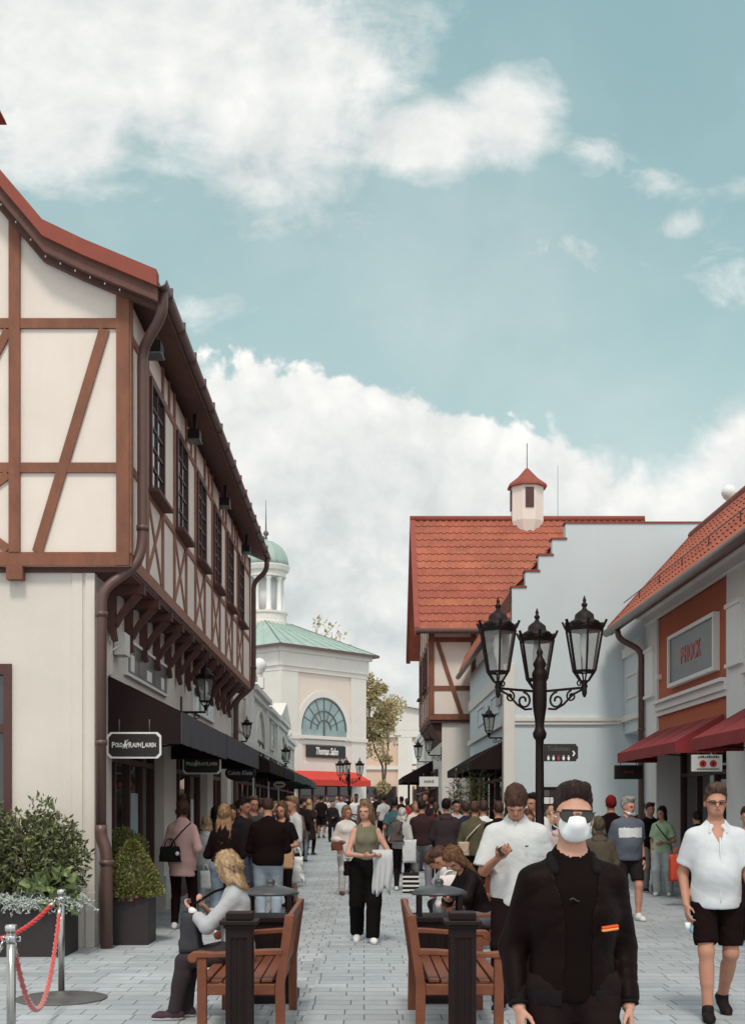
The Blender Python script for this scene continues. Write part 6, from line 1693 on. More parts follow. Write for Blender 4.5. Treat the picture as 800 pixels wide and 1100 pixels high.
        np_obj('shoe', V, Q, [cloth(shoes[0], 'leather'), SOLE], t, (lambda C: (((C - q0) @ up_) < .024*k).astype(int)) if shoes[1] else None)
    # ---- hair
    hk, hc = hair[0], hair[1]
    if hk != 'bald':
        hh = min(h, .014) if not far else h
        g = Field(hh); tall = hair[2] if len(hair) > 2 else .010
        sd_ = .0045 if hk == 'fade' else .007 if hk == 'short' else tall
        g.ell(Hd([0, .022, .742]), np.array([.0735*hw + sd_, .096 + sd_, .099 + sd_])*k, .02, RH)
        if hk in ('short', 'fade'): g.ell(Hd([0, .010, .786]), np.array([.066*hw + tall*.4, .087 + tall*.5, .050 + tall*1.1])*k, .02, RH)
        f0, f1 = np.array([0, -.080, .785]), np.array([0, .085, .640]) if hk in ('short', 'fade') else np.array([0, .09, .60])
        if hk == 'bowl': f0 = np.array([0, -.10, .725])
        dv = f1 - f0; nv = unit(np.array([0, dv[2], -dv[1]])); nv = nv if nv[1] < 0 else -nv
        pl, pn_ = Hd(f0), RH @ nv
        if hk in ('short', 'fade'):
            g.cap(Hd([-.035, -.062, .822]), Hd([.035, -.062, .822]), .020*k, .020*k, .035)
        def hp_(X, Y, Z, F):
            F = np.maximum(F, (X - pl[0])*pn_[0] + (Y - pl[1])*pn_[1] + (Z - pl[2])*pn_[2])
            return F
        hs_ = float(seed % 97); V, Q = g.mesh(lambda X, Y, Z, F: hp_(X, Y, Z, F + (.0045 if hk not in ('cap', 'beanie', 'fade') else .0012)*(np.sin(85*X + 40*Z + hs_)*np.sin(30*Y - 25*Z + 20*X + hs_) + .6*np.sin(190*X + 30*Y + hs_)*np.sin(45*Y + 60*Z))) + (.003 if hk != 'fade' else .0012)*np.sin(60*X + hs_)*np.sin(40*Y + 50*Z + hs_), it=1)
        if hk == 'cap':
            np_obj('cap', V, Q, cloth(hc), t)
        elif hk == 'beanie': np_obj('knit_hat', V, Q, cloth(hc, 'knit'), t)
        else: np_obj('hair', V, Q, hairm(hc), t)
        if hk in ('long', 'bob', 'bun', 'pony', 'half'):
            g = Field(hh)
            if hk in ('long', 'bob', 'half'):
                end = {'long': .36, 'bob': .575, 'half': .53}[hk]
                for s in (-1, -.5, 0, .5, 1):
                    g.cap(Hd([s*.064, .055 - .03*abs(s), .72]), Hd([s*.074, .062 - .03*abs(s), .60]), .030*k, .030*k, .02)
                    g.cap(Hd([s*.074, .062 - .03*abs(s), .60]), T([s*.085, .105 - .02*abs(s), end + .02*abs(s)]) if end < .55 else Hd([s*.07, .07 - .02*abs(s), end]), .030*k, .018*k, .02)
                for s in (-1, 1): g.cap(Hd([s*.073, -.02, .74]), Hd([s*.078, -.015, .60 if hk != 'half' else .64]), .020*k, .016*k, .015)
            if hk == 'half': g.ell(Hd([0, .125, .70]), np.array([.03, .03, .05])*k, .02, RH)
            if hk == 'bun': g.ell(Hd([0, .075, .855]), np.array([.045, .045, .042])*k, .01, RH); g.cap(Hd([-.05, .06, .66]), Hd([.05, .06, .66]), .03*k, .03*k, .03)
            if hk == 'pony': g.cap(Hd([0, .11, .76]), Hd([0, .16, .70]), .025*k, .032*k, .02); g.cap(Hd([0, .16, .70]), Hd([0, .13, .52]), .034*k, .016*k, .03)
            V, Q = g.mesh(lambda X, Y, Z, F: F + .005*np.sin(95*X + 12*Z + 3*np.sin(9*Z))*np.sin(80*Y + 10*Z)); np_obj('hair_length', V, Q, hairm(hc), t)
    if hk not in ('bald', 'cap', 'beanie') and dist < 24:
        rs = np.random.RandomState(seed); HV = [o for o in t.children if o.name.startswith('hair')]
        for o in HV:
            nv_ = len(o.data.vertices); co_ = np.empty(nv_*3); o.data.vertices.foreach_get('co', co_); co_ = co_.reshape(-1, 3); no_ = np.empty(nv_*3); o.data.vertices.foreach_get('normal', no_); no_ = no_.reshape(-1, 3)
            n_ = 1500 if dist < 12 else 800 if dist < 18 else 400
            ii = rs.randint(0, nv_, n_); long_ = hk not in ('short', 'fade', 'bowl')
            flow = (RH @ np.array([0, .25, -1.])) if long_ or hk == 'bowl' else (RH @ np.array([.1, -.75, .35]))
            sv = []
            fq = []
            for q in ii:
                p0, nr = co_[q], no_[q]; fl_ = flow + rs.normal(0, .22, 3); tg = fl_ - nr*(fl_ @ nr); tg = unit(tg); L_ = (rs.uniform(.04, .11) if long_ else (rs.uniform(.012, .026) if hk != 'fade' else rs.uniform(.010, .020)))*k; w_ = np.cross(tg, nr)*(.0022 if dist < 12 else .0038)*k
                a_ = p0 - tg*L_*.4 + nr*.001; b_ = p0 + nr*(.004 if long_ else .006 if hk != 'fade' else .0028)*k*rs.uniform(.4, 1.3); c_ = p0 + tg*L_*.6 + nr*.001*k
                o_ = len(sv); sv += [a_ - w_, a_ + w_, b_ + w_, b_ - w_, c_ + w_*.3, c_ - w_*.3]; fq += [(o_, o_+1, o_+2, o_+3), (o_+3, o_+2, o_+4, o_+5)]
            hs2 = np_obj('hair_strands', np.array(sv), np.array(fq), hairm(tuple(min(255, int(c*f)) for c, f in zip(hc, (1.07, 1.07, 1.07)))), t); hs2['kind'] = 'stuff'; hs2.parent = t
    if beard:
        g = Field(min(h, .009)); g.ell(Hd([0, -.030, .672]), np.array([.0655*hw, .066, .078])*k, .03, RH); g.cap(Hd([-.022, -.062, .632]), Hd([.022, -.062, .632]), .027*k, .027*k, .03)
        q1, q2 = Hd([0, 0, .668]), RH @ unit([0, .25, 1]); mo = Hd([0, -.1, .656])
        V, Q = g.mesh(lambda X, Y, Z, F: np.maximum(np.maximum(F, (X - q1[0])*q2[0] + (Y - q1[1])*q2[1] + (Z - q1[2])*q2[2]), -(np.sqrt((X - mo[0])**2 + (Y - mo[1])**2 + ((Z - mo[2])*2)**2) - .026*k))); np_obj('beard', V, Q, hairm(beard), t)
    info = dict(t=t, T=T, Hd=Hd, Rt=Rt, RH=RH, k=k, hands=hands, P=P, h=h, legs=legs, arms=armj)
    return info
def world_pt(info, p):
    t = info['t']; a = t.rotation_euler.z; c, s = math.cos(a), math.sin(a)
    return Vector((t.location.x + p[0]*c - p[1]*s, t.location.y + p[0]*s + p[1]*c, p[2]))
def part_sdf(info, name, prims, material, post=None, h=.005):
    f = Field(h)
    for p in prims: getattr(f, p[0])(*p[1:])
    V, Q = f.mesh(post); return np_obj(name, V, Q, material, info['t'])
# ================================================================== the people of the street, and what they carry
BLK = (24, 12, 12); DKB = (34, 22, 23); NAVY = (36, 36, 46); WHT = (226, 226, 224); GRY = (128, 128, 130); JEAN = (112, 126, 140); LJEAN = (150, 162, 172); DJEAN = (62, 66, 78)
WS = ((214, 212, 208), True); BS = ((30, 26, 28), True); DS = ((34, 28, 28), False)
def PX(u, Y): return ux(u, Y)
def bag(name, label, c, w, h, d, rgb, handle=.14, yaw=0, kind='cotton', flare=1.0, hrgb=None, twin=True, group=None, slump=0.0):
    """a carried or standing bag: tapering body and looped handles; c is the middle of its top edge"""
    t = thing(name, label, 'bag', (c[0], c[1], c[2] - h), R_(yaw), group); m = MB(); n = 8; vs = []; rr = random.Random(int(abs(c[0]*911 + c[1]*37)))
    for r in range(n + 1):
        s = r/n; W = w*(1 + (flare - 1)*(s))*(1 - slump*.25*math.sin(s*3.1)); D = d*(1 - .72*s**2) if handle else d*(1 - .25*s)
        for k in range(20):
            a = 2*math.pi*k/20; ca, sa = math.cos(a), math.sin(a); e = .35
            px, py = math.copysign(abs(ca)**e, ca)*W/2, math.copysign(abs(sa)**e, sa)*D/2
            j = .006*(1 + 2*slump)
            vs.append((px + rr.gauss(0, j), py + rr.gauss(0, j), h*s + rr.gauss(0, j*.5)))
    fs = [(r*20 + k, r*20 + (k+1) % 20, (r+1)*20 + (k+1) % 20, (r+1)*20 + k) for r in range(n) for k in range(20)]
    m.add(vs, fs + [list(range(20))[::-1], list(range(n*20, n*20 + 20))], 0, True)
    b = m.build('bag_body', cloth(rgb, kind), t, local=True)
    if handle:
        for s in ((-1, 1) if twin else (1,)):
            q = MB(); q.tube([(w*.24*math.cos(math.pi*i/10), s*d*.12, h*.97 + handle*math.sin(math.pi*i/10)) for i in range(11)], .007, 6); q.build('handle', cloth(hrgb or rgb, kind), t, local=True)
    return t
def strap(info, p, q, off, material, name='strap', r=.010):
    """a strap from a shoulder to a bag at the hip, over the outside of the clothes"""
    T = info['T']; m = MB(); m.tube([Vector(T(a)) for a in ([p] + off + [q])], r, 6); return m.build(name, material, info['t'], local=True)

# ---------------- the man in the mask (nearest)
p = person(.842, 4.9, 3, 'man in white face mask, sunglasses and open black bomber jacket', H=1.755, head=(-3,1,2), arms=('hang','hang'),
    top=('tee', (18,9,9)), collar=((18,9,9), 'crew'), bottom=('slim', (28,16,17), 'denim'), hair=('fade', (50,36,34), .007), shoes=BS, jacket=((22,11,11), 'leather', .055), fat=.96, feet=((.10,-.12,0,6,0),(-.10,.16,.04,-6,25)), skin_rgb=S_FAIR, vox=.006, curl=30)
Hd, T, k, RH, Rt = p['Hd'], p['T'], p['k'], p['RH'], p['Rt']
f = Field(.004); f.ell(Hd([0, -.030, .680]), np.array([.0645, .067, .084])*k, .03, RH); f.cap(Hd([-.022, -.064, .634]), Hd([.022, -.064, .634]), .026*k, .026*k, .03); f.cap(Hd([0, -.086, .716]), Hd([0, -.100, .674]), .012*k, .026*k, .05)
def mk(X, Y, Z, F):
    C0, n0 = Hd([0, -.1, .706]), RH @ unit([0, -.12, 1]); C1, n1 = Hd([0, -.028, .7]), RH @ unit([0, 1, .28]); C2, n2 = Hd([0, 0, .612]), RH @ unit([0, .35, -1])
    lx = (X - C0[0])*RH[0,0] + (Y - C0[1])*RH[1,0] + (Z - C0[2])*RH[2,0]
    for C, n, e in ((C0, n0, .16), (C1, n1, 0), (C2, n2, 0)): F = np.maximum(F, (X - C[0])*n[0] + (Y - C[1])*n[1] + (Z - C[2])*n[2] + e*np.abs(lx))
    return F
V, Q = f.mesh(mk); np_obj('face_mask', V, Q, cloth((236, 236, 236)), p['t'])
m = MB()
for s in (-1, 1): m.tube([Vector(Hd([s*.058, -.035, .69])), Vector(Hd([s*.076, -.005, .70])), Vector(Hd([s*.086, .03, .715]))], .002, 4); m.tube([Vector(Hd([s*.052, -.04, .645])), Vector(Hd([s*.076, -.0, .66])), Vector(Hd([s*.084, .035, .675]))], .002, 4)
m.build('ear_loop', cloth((226, 230, 234)), p['t'], local=True)
lens = glassy('sunglass_lens', (.016, .012, .012), .05, .6)
m = MB(); fr = MB()
for s in (-1, 1):
    ring = []
    for i in range(20):
        a = 2*math.pi*i/20; rx, rz = .031*(1 + .06*math.cos(a)*s), (.022 if math.sin(a) > 0 else .027); rx *= (1 if math.sin(a) > -.2 else .9)
        ring.append((s*.036 + rx*math.cos(a), -.098 + .013*abs((s*.036 + rx*math.cos(a))/.07)**2 - (.004 if math.sin(a) < 0 else 0), .706 + rz*math.sin(a)))
    P3 = [Vector(Hd(q)) for q in ring]; c = Vector(Hd((s*.036, -.099, .706)))
    m.add([c] + P3, [(0, 1 + i, 1 + (i+1) % 20) for i in range(20)], 0, True)
    fr.tube(P3 + [P3[0]], .0022, 6, cap=False)
    fr.tube([Vector(Hd(q)) for q in ((s*.068, -.085, .718), (s*.078, -.06, .720), (s*.080, .03, .712))], .003, 6)
fr.tube([Vector(Hd((-.062, -.093, .727))), Vector(Hd((0, -.103, .728))), Vector(Hd((.062, -.093, .727)))], .0035, 6); fr.tube([Vector(Hd((-.010, -.105, .712))), Vector(Hd((0, -.109, .715))), Vector(Hd((.010, -.105, .712)))], .0025, 6)
sg_ = fr.build('sunglasses', mat('dark_glasses_frame', srgb(40, 30, 28), .3, .05), p['t'], local=True); m.build('lens', lens, sg_, local=True, recalc=False)
f = Field(.005)
for (sh, el, w, pn) in p['arms']: u = unit(w - el); f.cap(w - u*.075, w - u*.005, .046*k, .042*k, .0, None, (w - u*.003, u)); f.P[-1] = f.P[-1]
V, Q = f.mesh(lambda X, Y, Z, F: F + .0015*np.sin(420*X + 420*Y)); np_obj('cuff', V, Q, cloth((24, 19, 21), 'knit'), p['t'])
f = Field(.005)
for s in (-1, 1):
    pts = [(s*.004, .088, .54), (s*.05, .074, .545), (s*.080, .02, .538), (s*.086, -.03, .512), (s*.084, -.066, .482)]
    for a, b in zip(pts[:-1], pts[1:]): f.cap(T(a), T(b), .019*k, .019*k, .015)
V, Q = f.mesh(); np_obj('ribbed_collar', V, Q, cloth((24, 19, 21), 'knit'), p['t'])
f = Field(.006); f.cap(T([-.05, .0, -.02]), T([.05, .0, -.02]), .150*k, .150*k, .0, (Rt @ np.array([0, 1., 0]), .80)); q = T([0, 0, -.055]); q2 = T([0, 0, .012])
V, Q = f.mesh(lambda X, Y, Z, F: np.maximum(np.maximum(np.maximum(F, q[2] - Z), Z - q2[2]), -np.maximum(np.abs(X - q[0]) - .065, Y)) + .0015*np.sin(300*X)); np_obj('ribbed_waistband', V, Q, cloth((24, 19, 21), 'knit'), p['t'])
for sx, rgb in ((0, (214, 84, 44)), (1, (226, 150, 92))):
    f = Field(.003); a, b = T([.088, -.160, .262 - .010*sx]), T([.150, -.138, .268 - .010*sx]); f.cap(a, b, .0062, .0062, 0); f.cap(a + np.array([0,.012,0]), b + np.array([0,.012,0]), .0062, .0062, .004)
    V, Q = f.mesh(); np_obj('chest_badge', V, Q, cloth(rgb), p['t'])
m = MB(); m.tube([Vector(T((-.012 + .004*i - .03, -.143 + .0008*i*i*.2, .372 + .006*math.sin(i/6*math.pi)))) for i in range(14)], .0035, 5); m.build('shirt_print', cloth((70, 62, 64)), p['t'], local=True)

# ---------------- man in white T-shirt with phone
p = person(PX(554, 9.84), 9.84, -6, 'young man in oversized white T-shirt and black trousers looking down at his phone', H=1.86, head=(-2,34,0), lean=3,
    arms=('hang', ((-.145,-.275,1.245), (.25,.5,.8), (-.55,.8,-.8))), top=('bigtee', (198,199,199)), collar=((198,199,199), 'crew'), bottom=('trousers', (28,16,18)), hair=('bowl', (78,54,44), .014), shoes=((28,26,28), True), feet=((.11,.10,0,10,0),(-.12,-.05,0,-10,0)), skin_rgb=S_MID, fat=.96, curl=30)
w, d, pn, th = p['hands'][1]; c = world_pt(p, w + d*.10 + pn*.028)
t = thing('mobile_phone', 'black smartphone in the hand of the young man in the white T-shirt', 'phone', tuple(c), R_(-6)); m = MB(); m.box(-.037, -.005, -.072, .037, .005, .072); b = m.build('phone_body', SIGN_BLACK, t, local=True, bevel=.004); m = MB(); m.box(-.033, .0052, -.066, .033, .0062, .066); m.build('screen', GLASS, b, local=True); t.rotation_euler = (R_(-50), R_(62), R_(-10))
m = MB(); tt = p['T']([.075, -.165, .36]); m.box(tt[0] - .01, tt[1] - .012, tt[2] - .008, tt[0] + .014, tt[1] - .004, tt[2] + .004); m.build('small_chest_logo', SIGN_BLACK, p['t'], local=True)

# ---------------- man in white shirt and black shorts
p = person(2.76, 9.5, -5, 'man in glasses, white short-sleeved shirt and black shorts walking on the right', H=1.835, head=(-4,3,0), arms=('swing_f', 'hang'), top=('shirt', (202,205,208)), bottom=('shorts', (24,12,13)), hair=('short', (92,72,60), .010),
    shoes=((34,28,28), False), feet=((.09,.20,.05,8,28),(-.09,-.16,0,-6,0)), skin_rgb=S_MID, fat=.98, belly=.3, collar=((202,205,208), 'shirt'), beard=None, curl=32)
Hd, T, k = p['Hd'], p['T'], p['k']; fr = MB()
for s in (-1, 1):
    fr.tube([Vector(Hd((s*.034 + .026*math.cos(a), -.100 + .010*abs(math.cos(a))*(1 if math.cos(a)*s > 0 else 0), .704 + .017*math.sin(a)))) for a in [2*math.pi*i/14 for i in range(15)]], .0028, 5, cap=False)
    fr.tube([Vector(Hd(q)) for q in ((s*.060, -.088, .708), (s*.078, -.05, .708), (s*.080, .03, .70))], .0028, 5)
fr.tube([Vector(Hd((-.010, -.104, .708))), Vector(Hd((.010, -.104, .708)))], .0028, 5); fr.build('glasses', mat('dark_glasses_frame', srgb(40, 30, 28), .3, .05), p['t'], local=True)
m = MB(); m.tube([Vector(T((0.0, -.168 - .02*math.sin(i/9*3.1), .44 - .055*i))) + Vector((0, .012 if i < 2 else 0, 0)) for i in range(10)], .006, 5); m.build('button_placket', cloth((214, 218, 220)), p['t'], local=True)
w, d, pn, th = p['hands'][1]; c = world_pt(p, w + d*.12)
t = thing('crumpled_face_mask', 'light blue disposable mask dangling from the hand of the man in the white shirt', 'face mask', tuple(c)); m = MB(); vs = []; rr = random.Random(2)
for i in range(5):
    for j in range(7): vs.append((.02 + .022*i + .008*math.sin(j), -.01 + .012*math.sin(i*1.6 + j*.5), .02 - .022*j + .006*math.sin(i*2)))
m.add(vs, [(i*7 + j, (i+1)*7 + j, (i+1)*7 + j + 1, i*7 + j + 1) for i in range(4) for j in range(6)], 0, True); o = m.build('pleated_cloth', cloth((150, 196, 214)), t, local=True); sm = o.modifiers.new('thickness', 'SOLIDIFY'); sm.thickness = .003
t = thing('paper_cup', 'small white paper item held in the same hand as the light blue mask', 'paper', (c.x - .01, c.y - .03, c.z - .09)); m = MB(); m.lathe([(.018, 0), (.024, .06), (.022, .06), (.016, .002)], (0,0,0), 10); m.build('paper_cone', SIGN_WHITE, t, local=True)

# ---------------- blonde woman on the left bench
p = person(-.985, 9.42, -92, 'blonde woman in grey cardigan seated on the left bench holding a bag strap', H=1.64, sex='f', seat=True, hipz=.525, lean=4, head=(-28,22,0), arms=(((.05,-.35,.845), (-.6,.2,.7), (.9,.3,-1)), ((-.07,-.28,.87), (.6,.2,.7), (-.9,.3,-1))),
    top=('cardigan', (166,168,171)), bottom=('slim', (58,50,52)), hair=('half', H_BL, .016), shoes=((70,52,62), True), feet=((.09,-.51,0,5,0),(-.07,-.44,0,-4,0)), skin_rgb=S_FAIR, curl=45)
w, d, pn, th = p['hands'][0]; m = MB(); f = Field(.004); f.cap(w - d*.03, w - d*.005, .034*p['k'], .031*p['k'], 0)
V, Q = f.mesh(); np_obj('watch', V, Q, cloth((210, 212, 206)), p['t'])
m = MB(); T, Hd = p['T'], p['Hd']; m.tube([Vector(Hd([.045, .085, .69])), Vector(Hd([.06, .10, .685]))], .012, 6); m.build('hair_tie', SIGN_BLACK, p['t'], local=True)
t = bag('backpack', 'dark grey backpack on the lap of the seated blonde woman', (-1.345, 9.40, .83), .26, .30, .17, (62, 62, 66), .0, -90, 'cotton', .9)
m = MB(); a, b = Vector((.0, -.05, .31)), Vector((.02, -.42, .47)); m.tube([(0, .02, .27), (-.02, .02, .36), (-.01, .18, .46), (.0, .30, .50)], .011, 6); m.build('strap', cloth(BLK), t, local=True)

# ---------------- walking woman in the middle
p = person(PX(393, 14.8), 14.8, 4, 'woman in olive halter top and wide black trousers walking up the middle', H=1.74, sex='f', head=(-22,4,0), arms=(((.10,-.24,1.06), (-.4,.3,.8), (1,.5,-.5)), ((-.04,-.27,1.06), (.4,.3,.8), (-1,.5,-.5))),
    top=('tank', (112,108,90)), bottom=('wide', (16,12,13)), hair=('half', (126,100,78), .008), shoes=WS, feet=((.07,-.17,0,4,0),(-.10,.17,.03,-6,18)), skin_rgb=S_FAIR)
c = world_pt(p, p['arms'][0][1]*.5 + p['arms'][0][2]*.5)
t = thing('draped_jacket', 'light grey jacket draped over the forearm of the woman in the olive top', 'jacket', (c.x, c.y, c.z)); m = MB(); vs = []; nx, nz = 17, 9
for sd in (-1, 1):
    for i in range(nx):
        for j in range(nz):
            s = i/(nx-1); q = j/(nz-1); L_ = (.46 + .05*math.sin(s*7))*(1 if sd < 0 else .8)
            fold = .022*math.sin(s*22 + sd)*(.3 + q)
            vs.append(((s - .5)*.24*(1 - .12*q) + .012*math.sin(q*5), sd*(.045 + .02*q) - .0 + fold, .055*(1 - min(1, q*8)) - q*L_))
m.add(vs, [(o + i*nz + j, o + (i+1)*nz + j, o + (i+1)*nz + j + 1, o + i*nz + j + 1) for o in (0, nx*nz) for i in range(nx-1) for j in range(nz-1)] + [(i*nz, (i+1)*nz, nx*nz + (i+1)*nz, nx*nz + i*nz) for i in range(nx-1)], 0, True)
o = m.build('cloth', cloth((186, 188, 190)), t, local=True); sm = o.modifiers.new('thickness', 'SOLIDIFY'); sm.thickness = .012
cb = world_pt(p, p['T']([-.19, -.03, .08])); bag('crossbody_bag', 'small round black bag at the hip of the woman in the olive top', (cb.x, cb.y, cb.z), .17, .17, .08, BLK, .0, 20, 'leather')

# ---------------- queue on the left
p = person(PX(196, 16.3), 16.3, 172, 'woman with hair bun in long pink blouse and black leggings seen from behind', H=1.76, sex='f', head=(8,22,0), arms=('front', 'bag'), top=('blouse', (196,158,154)), bottom=('leggings', (25,14,15)), hair=('bun', (74,50,42)), shoes=WS, feet=((.11,.0,0,10,0),(-.12,.03,0,-10,0)))
c = world_pt(p, p['T']([.22, .10, .12])); bag('handbag', 'structured black handbag hanging at the side of the woman in the pink blouse', (PX(183, 16.15), 16.12, 1.12), .29, .20, .13, (22, 18, 20), .11, 8, 'leather', .85)
strap(p, [-.13, .05, .52], [.14, .14, .16], [[-.03, .155, .40], [.07, .165, .28]], cloth(BLK), 'bag_strap', .008)
m = MB(); m.lathe([(.001, -.03), (.026, -.015), (.03, 0), (.022, .02), (.001, .03)], (0,0,0), 10); o = m.build('pompom', cloth((214, 202, 200)), None); o.location = (PX(190, 16.0), 16.02, 1.03); tag(o, 'pale pompom charm on the black handbag', 'charm')
p = person(PX(241, 15.6), 15.6, 176, 'woman with very long blonde hair in black top and blue jeans seen from behind', H=1.68, sex='f', head=(0,8,0), arms=('front','front'), top=('crop', (25,14,15)), bottom=('slim', JEAN, 'denim'), hair=('long', (140,108,80), .016), shoes=WS)
p = person(PX(288, 16.2), 16.2, 184, 'man in black jacket and light jeans seen from behind', H=1.78, head=(10,20,0), arms=('front','front'), top=('jacket', (24,12,13)), bottom=('trousers', LJEAN, 'denim'), hair=('fade', (58,42,36), .009), shoes=BS, fat=1.12)
person(PX(222, 18.2), 18.2, 165, 'fair-haired child in white top between the pink blouse and the long blonde hair', H=1.52, sex='f', head=(20,15,0), arms=('hang','front'), top=('long', (206,204,200)), bottom=('trousers', (176,178,180)), hair=('bob', H_BL), shoes=WS)
bag('paper_bag', 'small white paper bag held low beside the child in white', (PX(221, 17.6), 17.6, .72), .16, .26, .07, (222, 222, 220), .10, 5)
person(PX(249, 19.5), 19.5, 20, 'woman with sunglasses on her hair half hidden behind the long blonde hair', H=1.68, sex='f', top=('long', (60,50,52)), bottom=('slim', DJEAN, 'denim'), hair=('bob', H_BR))
person(PX(262, 18.6), 18.6, 62, 'dark-haired man in black polo talking in the left queue', H=1.80, head=(0,6,0), arms=('front','hang'), top=('polo', (38,32,36)), bottom=('trousers', DJEAN, 'denim'), hair=('short', H_DK), skin_rgb=S_TAN, collar=((70,66,70), 'polo'))
person(PX(272, 20.4), 20.4, 30, 'balding man behind the dark-haired man in the left queue', H=1.84, top=('tee', (70,64,66)), bottom=('trousers', DKB), hair=('fade', (110,88,72), .006))
p = person(PX(303, 18.6), 18.6, -12, 'woman in black top with brown hair facing the camera and holding a brown paper bag', H=1.74, sex='f', head=(-8,6,0), arms=('front','bag'), top=('tee', (22,16,18)), bottom=('leggings', (36,26,28)), hair=('half', (96,72,58)), shoes=BS)
bag('paper_bag', 'brown paper shopping bag carried by the woman in the black top', (PX(306, 18.2), 18.2, 1.02), .26, .30, .12, (176, 138, 108), .13, 12)
person(PX(314, 19.6), 19.6, -55, 'man in light grey hoodie and black shorts holding a white plastic bag', H=1.83, head=(-10,4,0), arms=('front','hang'), top=('hoodie', (184,184,186)), bottom=('shorts', (34,28,32)), hair=('fade', (120,92,72), .008), shoes=((50,46,46), True))
bag('plastic_bag', 'white plastic carrier bag hanging beside the man in the light grey hoodie', (PX(319, 19.2), 19.2, .86), .28, .42, .16, (224, 224, 224), .16, -20, 'cotton', .75, None, True, None, .6)
person(PX(323, 33), 33, 170, 'dark-haired man in black jacket and jeans beyond the grey hoodie', H=1.76, top=('jacket', (36,28,30)), bottom=('trousers', JEAN, 'denim'), hair=('short', H_DK), arms=('front','hang'))
person(PX(332.5, 36.5), 36.5, 160, 'woman with long blonde hair in a dark dress beyond the left queue', H=1.70, sex='f', top=('dress', (46,36,38)), bottom=('leggings', BLK), hair=('long', (186,148,112)), arms=('front','hang'))

